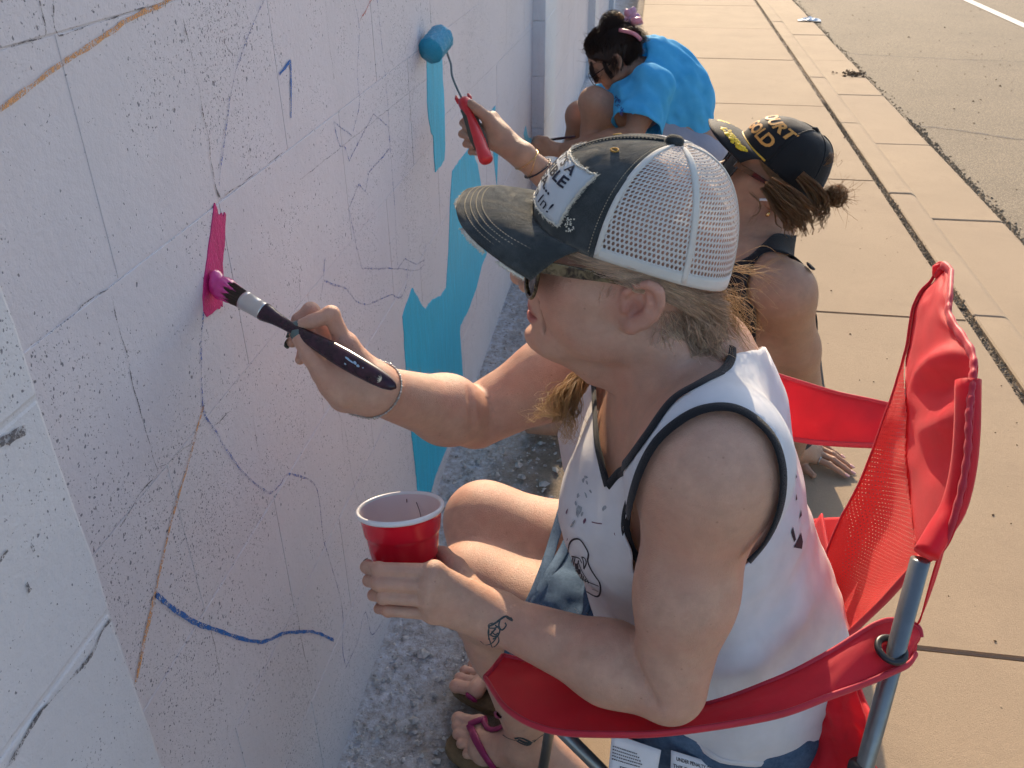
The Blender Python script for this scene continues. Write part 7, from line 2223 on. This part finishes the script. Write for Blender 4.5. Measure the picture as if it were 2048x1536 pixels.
# ---- paint roller
roller = empty('paint_roller', (0,0,0), 'small blue foam paint roller with red handle pressed against the wall', 'paint roller')
M_REDH = simple('red_handle_plastic', (.62, .03, .035), .3, var=.08); M_GRIPG = simple('dark_green_grip', (.06, .055, .035), .6, var=.15)
t = NT('wet_blue_roller'); p = t.pos(); t.P(Base_Color=t.mix(t.noise(p, 130, 3), (.008, .25, .45), (.02, .37, .58)), Roughness=.3, Normal=t.bump(t.noise(p, 240, 4, .7), 1.0, .004)); M_ROLL = t.m
rc0 = on_x(864, 98, WX + .026); rax = unit(V3(.25, .95, .62)); rax = unit(at(886, 74, 1.84) - at(860, 106, 1.80)); L_ = .066
nR, n = 14, 22; V = []
for j in range(nR + 1):
    s = j / nR; r = .026 * min(1, (1 - abs(2*s - 1) ** 5) ** .5 + .30)
    a = unit(np.cross(rax, V3(0, 0, 1))); b = np.cross(rax, a)
    for k in range(n):
        t_ = k / n * 6.283; V.append(rc0 + rax * (s - .2) * L_ + (a * math.cos(t_) + b * math.sin(t_)) * r * (1 + .03 * math.sin(k * 2.1 + j * 1.7)))
mesh_py('foam_sleeve', V, [(j*n+k, j*n+(k+1) % n, (j+1)*n+(k+1) % n, (j+1)*n+k) for j in range(nR) for k in range(n)] + [tuple(range(n-1, -1, -1)), tuple(nR*n+k for k in range(n))], M_ROLL, roller)
wire = [rc0 + rax * .8 * L_, rc0 + rax * L_ * .92, at(893, 100, 1.80), at(902, 128, 1.80), at(904, 150, 1.80), at(914, 176, 1.795), at(926, 200, 1.79)]
mb = MB(); mb.tube(catmull(np.array(wire), 30), .0026, 8); mb.build('wire_frame', M_STEEL, roller)
hs = unit(np.cross(gax, w_)); ht = np.cross(gax, hs); Lh = np.linalg.norm(G1 - G0)
def htube(prof, name, mat, sq=.8, n=16):
    V = []
    for x, r in prof:
        for k in range(n):
            a = k / n * 6.283; V.append(G0 + gax * x * Lh + hs * math.cos(a) * r + ht * math.sin(a) * r * sq)
    return mesh_py(name, V, [(i*n+k, i*n+(k+1) % n, (i+1)*n+(k+1) % n, (i+1)*n+k) for i in range(len(prof)-1) for k in range(n)] + [tuple(range(n-1, -1, -1)), tuple((len(prof)-1)*n+k for k in range(n))], mat, roller)
htube([(0,.012),(.04,.015),(.10,.0145),(.18,.0125),(.30,.0105),(.42,.0118),(.55,.0132),(.70,.0135),(.82,.0132),(.86,.0140),(.97,.0145),(1.0,.0125)], 'handle', M_REDH)
for s in (1, -1):
    mb = MB(); mb.tube([G0 + gax * .16 * Lh + hs * s * .011, G0 + gax * .30 * Lh + hs * s * .0085, G0 + gax * .45 * Lh + hs * s * .0105, G0 + gax * .62 * Lh + hs * s * .0125, G0 + gax * .80 * Lh + hs * s * .0120], [.004, .0058, .0055, .0055, .003], 10); mb.build('grip_insert', M_GRIPG, roller)
    mb = MB(); q0 = G0 + hs * s * .0115 + gax * .005; mb.tube([q0, q0 - gax * .012 + hs * s * .0025, q0 - gax * .020 + hs * s * .001], [.0050, .0042, .003], 8); mb.build('hook_horn', M_REDH, roller)

# ================================================================== GIRL IN BLUE
girl = empty('person', (0,0,0), 'girl in bright blue T-shirt crouching by the wall with hair clipped up', 'person')
M_SKIN3 = skin_mat('olive_skin', (.42, .235, .15), (.42, .20, .13), .15)
P3 = math.radians(-34)
O3 = at(1238, 128, 3.16); O3 = O3 + V3(0, .07, 0)
H3, R3 = head_frame(O3, P3, yaw=math.radians(4))
NB3 = at(1300, 150, 3.26); HIP3 = at(1375, 292, 3.42)
S3L, S3R = at(1300, 175, 3.12), at(1268, 140, 3.45)
E3L = at(1268, 268, 3.10); W3L = at(1118, 300, 3.34)
K3L = at(1188, 205, 3.18); K3R = at(1160, 232, 3.36); A3L, A3R = at(1165, 345, 3.42), at(1130, 330, 3.55)
G3 = SDF(); G3.u(p_cone(NB3, H3(-1.5, 0, -4), .05, .048), 0); 
Hd3 = SDF(); Hd3.u(p_cone(NB3, H3(-1.5, 0, -4), .05, .048), 0); face_items(Hd3, H3, R3)
G3.u(p_cone(NB3 + V3(0,0,-.06), HIP3, .11, .14), .05)
arm_items(G3, S3L, E3L, W3L, (.05, .043, .036, .034, .023))
for hpz, kn, an in ((HIP3 + V3(0, -.08, 0), K3L, A3L), (HIP3 + V3(0, .08, 0), K3R, A3R)):
    G3.u(p_cone(hpz, kn, .078, .056), .03); G3.u(p_cone(kn, kn * .6 + an * .4 + V3(.02, 0, 0), .053, .05), .02); G3.u(p_cone(kn * .6 + an * .4 + V3(.02, 0, 0), an, .05, .033), .02)
    G3.u(p_cone(an, V3(an[0] - .16, an[1], .03), .033, .024), .02)
hc3 = at(1092, 291, 3.36)
m3 = [hc3 + V3(-.005, -.02, .025), hc3 + V3(-.01, -.026, .010), hc3 + V3(-.008, -.026, -.008), hc3 + V3(-.002, -.02, -.024)]
f3 = [[q, q + V3(-.030, -.008, .006), q + V3(-.042, .012, -.004), q + V3(-.030, .022, -.012)] for q in m3]
hand_items(G3, W3L, .021, m3, [.012]*4, f3, FR, [W3L + V3(-.02, -.01, .01), hc3 + V3(.004, -.03, .03), hc3 + V3(-.024, -.024, .036), hc3 + V3(-.042, -.012, .03)], [.015, .012, .010, .008], None)
parts3 = [G3.mesh((-.62, 2.95, .0), (.55, 3.95, 1.0), .0075, project=1), Hd3.mesh(O3 - .17, O3 + .17, .005, project=1)]
V, F, N = merge_parts(parts3)
put_mesh('body', V, F, M_SKIN3, girl, attrs={'tint': np.ones((len(V), 3))})
t = NT('bright_blue_jersey'); p = t.pos(); t.P(Base_Color=t.mix(t.ramp(t.noise(p, 25, 4), .3, .7), (.07, .42, .74), (.11, .52, .84)), Roughness=.8, Normal=t.bump(t.noise(p, 60, 3), .3, .003)); t.b.inputs['Specular IOR Level'].default_value = .15
tr = t.new('ShaderNodeBsdfTranslucent'); tr.inputs[0].default_value = (.10, .55, .9, 1); mx = t.new('ShaderNodeMixShader'); mx.inputs[0].default_value = .2
t.l.new(t.b.outputs[0], mx.inputs[1]); t.l.new(tr.outputs[0], mx.inputs[2]); t.l.new(mx.outputs[0], t.out.inputs['Surface']); M_BLUT = t.m
TS = SDF()
bp = [at(1300,140,3.27), at(1322,168,3.30), at(1342,222,3.38), at(1350,278,3.42)]
TS.chain(bp, [.110, .130, .150, .140], .08)
TS.u(p_cone(S3L, S3L*.2 + E3L*.8, .082, .094), .06); TS.u(p_cone(S3R, S3R + V3(-.10, .02, -.16), .08, .085), .06)
TS.u(p_cone(NB3, H3(-2, 0, -6), .075, .06), .04)
TS.u(p_ell(at(1268,205,3.25), (.10, .12, .10)), .08)
def fold3(P): return .014 * vnoise(np.c_[P[:, 0]*1.0 + P[:, 2]*.9, P[:, 1], P[:, 2]*.4 - P[:, 0]*.4], 13, 3) + .008 * vnoise(np.c_[P[:, 0] + P[:, 2]*.6, P[:, 1], P[:, 2]*.5], 32, 5)
V, F, N = TS.mesh((-.30, 2.85, .12), (.62, 3.85, .98), .0075); V = V + N * fold3(V)[:, None]
ax3 = unit(E3L - S3L); t_ = (V - S3L) @ ax3; rd = np.linalg.norm(V - S3L - np.outer(t_, ax3), axis=1)
L3 = np.linalg.norm(E3L - S3L)
keep = ~((t_ > L3 * .86) & (rd < .15) & (V[:, 1] < 3.25)) & ~(np.linalg.norm(np.cross(V - NB3, unit(H3(-1.5, 0, -4) - NB3)), axis=1) + .3 * np.maximum(NB3[2] + .03 - V[:, 2], 0) < .062)
keep &= ~(np.linalg.norm(V - O3, axis=1) < .105); keep &= V[:, 2] > HIP3[2] - .135
V, F, N = drop_verts(V, F, keep, N); V = smooth_rim(V, F, 8); shirt3 = put_mesh('blue_t_shirt', V, F, M_BLUT, girl); m = shirt3.modifiers.new('t', 'SOLIDIFY'); m.thickness = .003; m.offset = -1
sh3 = SDF(); sh3.u(p_ell(HIP3 + V3(.0, 0, -.03), (.16, .18, .12)), 0)
for hpz, kn in ((HIP3 + V3(0, -.08, 0), K3L), (HIP3 + V3(0, .08, 0), K3R)): sh3.u(p_cone(hpz, hpz * .6 + kn * .4, .095, .085), .04)
V, F, N = sh3.mesh(HIP3 - V3(.40, .30, .22), HIP3 + V3(.22, .30, .2), .009); put_mesh('pale_shorts', V, F, cloth_mat('pale_lilac_cotton', (.30, .29, .34)), girl)
for k, (txt, u_, v_) in enumerate((('The', 1232, 196), ('Lou', 1238, 212), ('E', 1243, 226))):
    Vt, Ft = text_mesh(txt, 1.0, .02); q = np.array([(u_ + x * 15 * .80 + y * 4, v_ + x * 15 * .62 - y * 15 * .8) for x, y, z in Vt])
    W = TS.trace(q, 2.0, 4.5)
    ok = ~np.isnan(W[:, 0])
    if ok.all(): g = TS.grad(W); W = W + unit(np.array([0, -1, .3])) * .014; mesh_py('shirt_lettering', W, Ft, simple('navy_print', (.01, .06, .26), .8) if 'navy_print' not in bpy.data.materials else bpy.data.materials['navy_print'], shirt3)
# hair: dark, clipped up and messy
M_DKH = hair_mat('dark_brown_hair', (.018, .010, .008), (.09, .045, .028))
rng = np.random.RandomState(31); cv = []
crown = np.array([-4.5, 0, 11.5])
for i in range(2600):
    a = rng.uniform(-math.pi, math.pi); 
    f0, l0, u0 = 1.0 + 8.6 * math.cos(a), 7.6 * math.sin(a), 3.6 + 3.6 * math.cos(a) + rng.normal(0, .8)
    if rng.rand() < .45: u0 = rng.uniform(-3.5, 4) if math.cos(a) < .35 else u0
    k = rng.uniform(.35, .6); mid = np.array([f0, l0, u0]) * (1 - k) + crown * k; d = mid - np.array([.4, 0, 4.0]); d = d / np.linalg.norm(d / np.array([9.4, 8.0, 9.0])); mid = np.array([.4, 0, 4.0]) + d * rng.uniform(1.02, 1.24)
    cv.append(catmull(np.array([H3(f0, l0, u0), H3(*((np.array([f0, l0, u0]) + mid) / 2 * 1.04)), H3(*mid), H3(*(crown + rng.normal(0, 1.0, 3)))]), 9))
for i in range(700):
    a = unit(rng.normal(0, 1, 3)); b = unit(np.cross(a, rng.normal(0, 1, 3))); r_ = .034 * rng.uniform(.5, 1.25); k0 = rng.uniform(0, 6.28); t_ = np.linspace(k0, k0 + rng.uniform(1.5, 3.4), 8)
    cv.append(H3(-4, 0, 12.5) + np.outer(np.cos(t_), a) * r_ * 1.2 + np.outer(np.sin(t_), b) * r_)
cv += lock(rng, [H3(8.2, 4.5, 5.5), H3(9.8, 5.0, 3.0), H3(10.0, 5.2, 0), H3(9.5, 5.2, -2.5)], [.006, .008, .006], 120, 10, .004, 1.4, .008)
cv += lock(rng, [H3(4, 7.2, 3.5), H3(4.2, 8.2, 0), H3(3.8, 8.0, -4)], [.005, .008, .006], 110, 10, .003, 1.4, .006)
cv += lock(rng, [H3(-6, 4.5, 8), H3(-9.5, 4.5, 7), H3(-11.5, 4, 3), H3(-11, 4, 0)], [.01, .016, .014], 160, 10, .005, 1.4, .012)
cv += lock(rng, [H3(-6, 5.5, 4), H3(-8.5, 6.0, 1), H3(-8.5, 5.5, -3)], [.01, .012, .010], 120, 10, .004, 1.4, .008)
for i in range(90):
    d = unit(rng.normal(0, 1, 3) + np.array([0, 0, .8])); p = np.array([.4, 0, 4.5]) + d * np.array([9.6, 8.2, 9.4])
    cv.append(catmull(np.array([H3(*p), H3(*(p + d * rng.uniform(.8, 2) + rng.normal(0, .6, 3))), H3(*(p + d * rng.uniform(1.5, 3.6) + rng.normal(0, 1.4, 3)))]), 8))
strands('hair', cv, .0007, M_DKH, girl, seed=8)
HSC = SDF(); HSC.u(p_ell(H3(.2, 0, 4.4), (.098, .083, .094), R3), 0); HSC.s(p_cone(H3(9, 5, -1), H3(9, -5, -1), .07, .07), .01)
V, F, N = HSC.mesh(O3 - .14, O3 + .16, .006); keep = ((V - O3) @ R3[:, 2] > .012) | ((V - O3) @ R3[:, 0] < -.02); V, F, N = drop_verts(V, F, keep, N)
put_mesh('hair_base', V, F, M_DKH, girl, attrs={'tint': np.full((len(V), 3), .8)})
# flower clip
M_CLIP = simple('pink_clip', (.62, .22, .26), .35, var=.15, vs=80); M_CLIP2 = simple('lilac_clip', (.55, .30, .42), .35)
mb = MB(); cc = at(1262, 34, 3.18)
for k in range(5):
    a = k / 5 * 6.283; e = unit(V3(math.cos(a) * .8, .25, math.sin(a))); s_ = np.cross(e, V3(0, 1, 0))
    mb.tube([cc, cc + e * .012, cc + e * .026, cc + e * .036], [.005, .013, .014, .004], 8, sx=.35)
mb.build('flower_clip', M_CLIP2, girl)
mb = MB(); mb.tube(catmull(np.array([at(1238, 60, 3.11), at(1258, 64, 3.09), at(1272, 70, 3.09), at(1282, 80, 3.11)]), 14), [.007] * 14, 8, sx=.5); mb.tube([at(1264, 44, 3.14), at(1278, 42, 3.15), at(1284, 46, 3.17)], [.014, .015, .006], 9); mb.build('claw_clip', M_CLIP, girl)
mb = MB(); mb.tube([at(1226, 36, 3.15), at(1238, 32, 3.15), at(1246, 36, 3.16)], [.010, .014, .008], 9); mb.build('orange_clip', simple('orange_clip_plastic', (.60, .25, .06), .4), girl)
# glasses
g3 = empty('eyeglasses', (0,0,0), 'x', 'x'); del g3['category']; g3['label'] = 'thin dark framed eyeglasses'; g3.parent = girl
for s in (1, -1):
    ring_ = [H3(11.6, (3.6 + 2.8 * math.cos(a)) * s, .0 + 2.5 * math.sin(a)) for a in np.linspace(0, 6.283, 25)]
    mb = MB(); mb.tube(ring_, .0014, 6, caps=False); mb.build('rim', M_BLKG, g3)
    mb = MB(); mb.tube([H3(11.4, 6.3 * s, 1), H3(6, 7.4 * s, 1.3), H3(-.5, 7.5 * s, 1.5)], .0014, 6); mb.build('temple', M_BLKG, g3)
mb = MB(); mb.tube([H3(11.6, .8, .8), H3(11.8, 0, 1.0), H3(11.6, -.8, .8)], .0014, 6); mb.build('bridge', M_BLKG, g3)
# artist's brush in her hand
bb = empty('artist_brush', (0,0,0), "thin dark brush with blue tip held by the girl against the pilaster", 'brush')
ba, bz = at(1150, 273, 3.26), at(1074, 283, 3.45); dv_ = unit(bz - ba)
mb = MB(); mb.tube([ba, ba * .6 + bz * .4, bz - dv_ * .03], [.004, .0055, .0038], 10); mb.build('handle', M_LACQ, bb)
mb = MB(); mb.tube([bz - dv_ * .03, bz - dv_ * .012], [.0045, .0048], 10); mb.build('ferrule', M_FERR, bb)
mb = MB(); mb.tube([bz - dv_ * .012, bz + dv_ * .004, bz + dv_ * .02], [.005, .007, .002], 10); mb.build('bristle_tip', M_ROLL, bb)
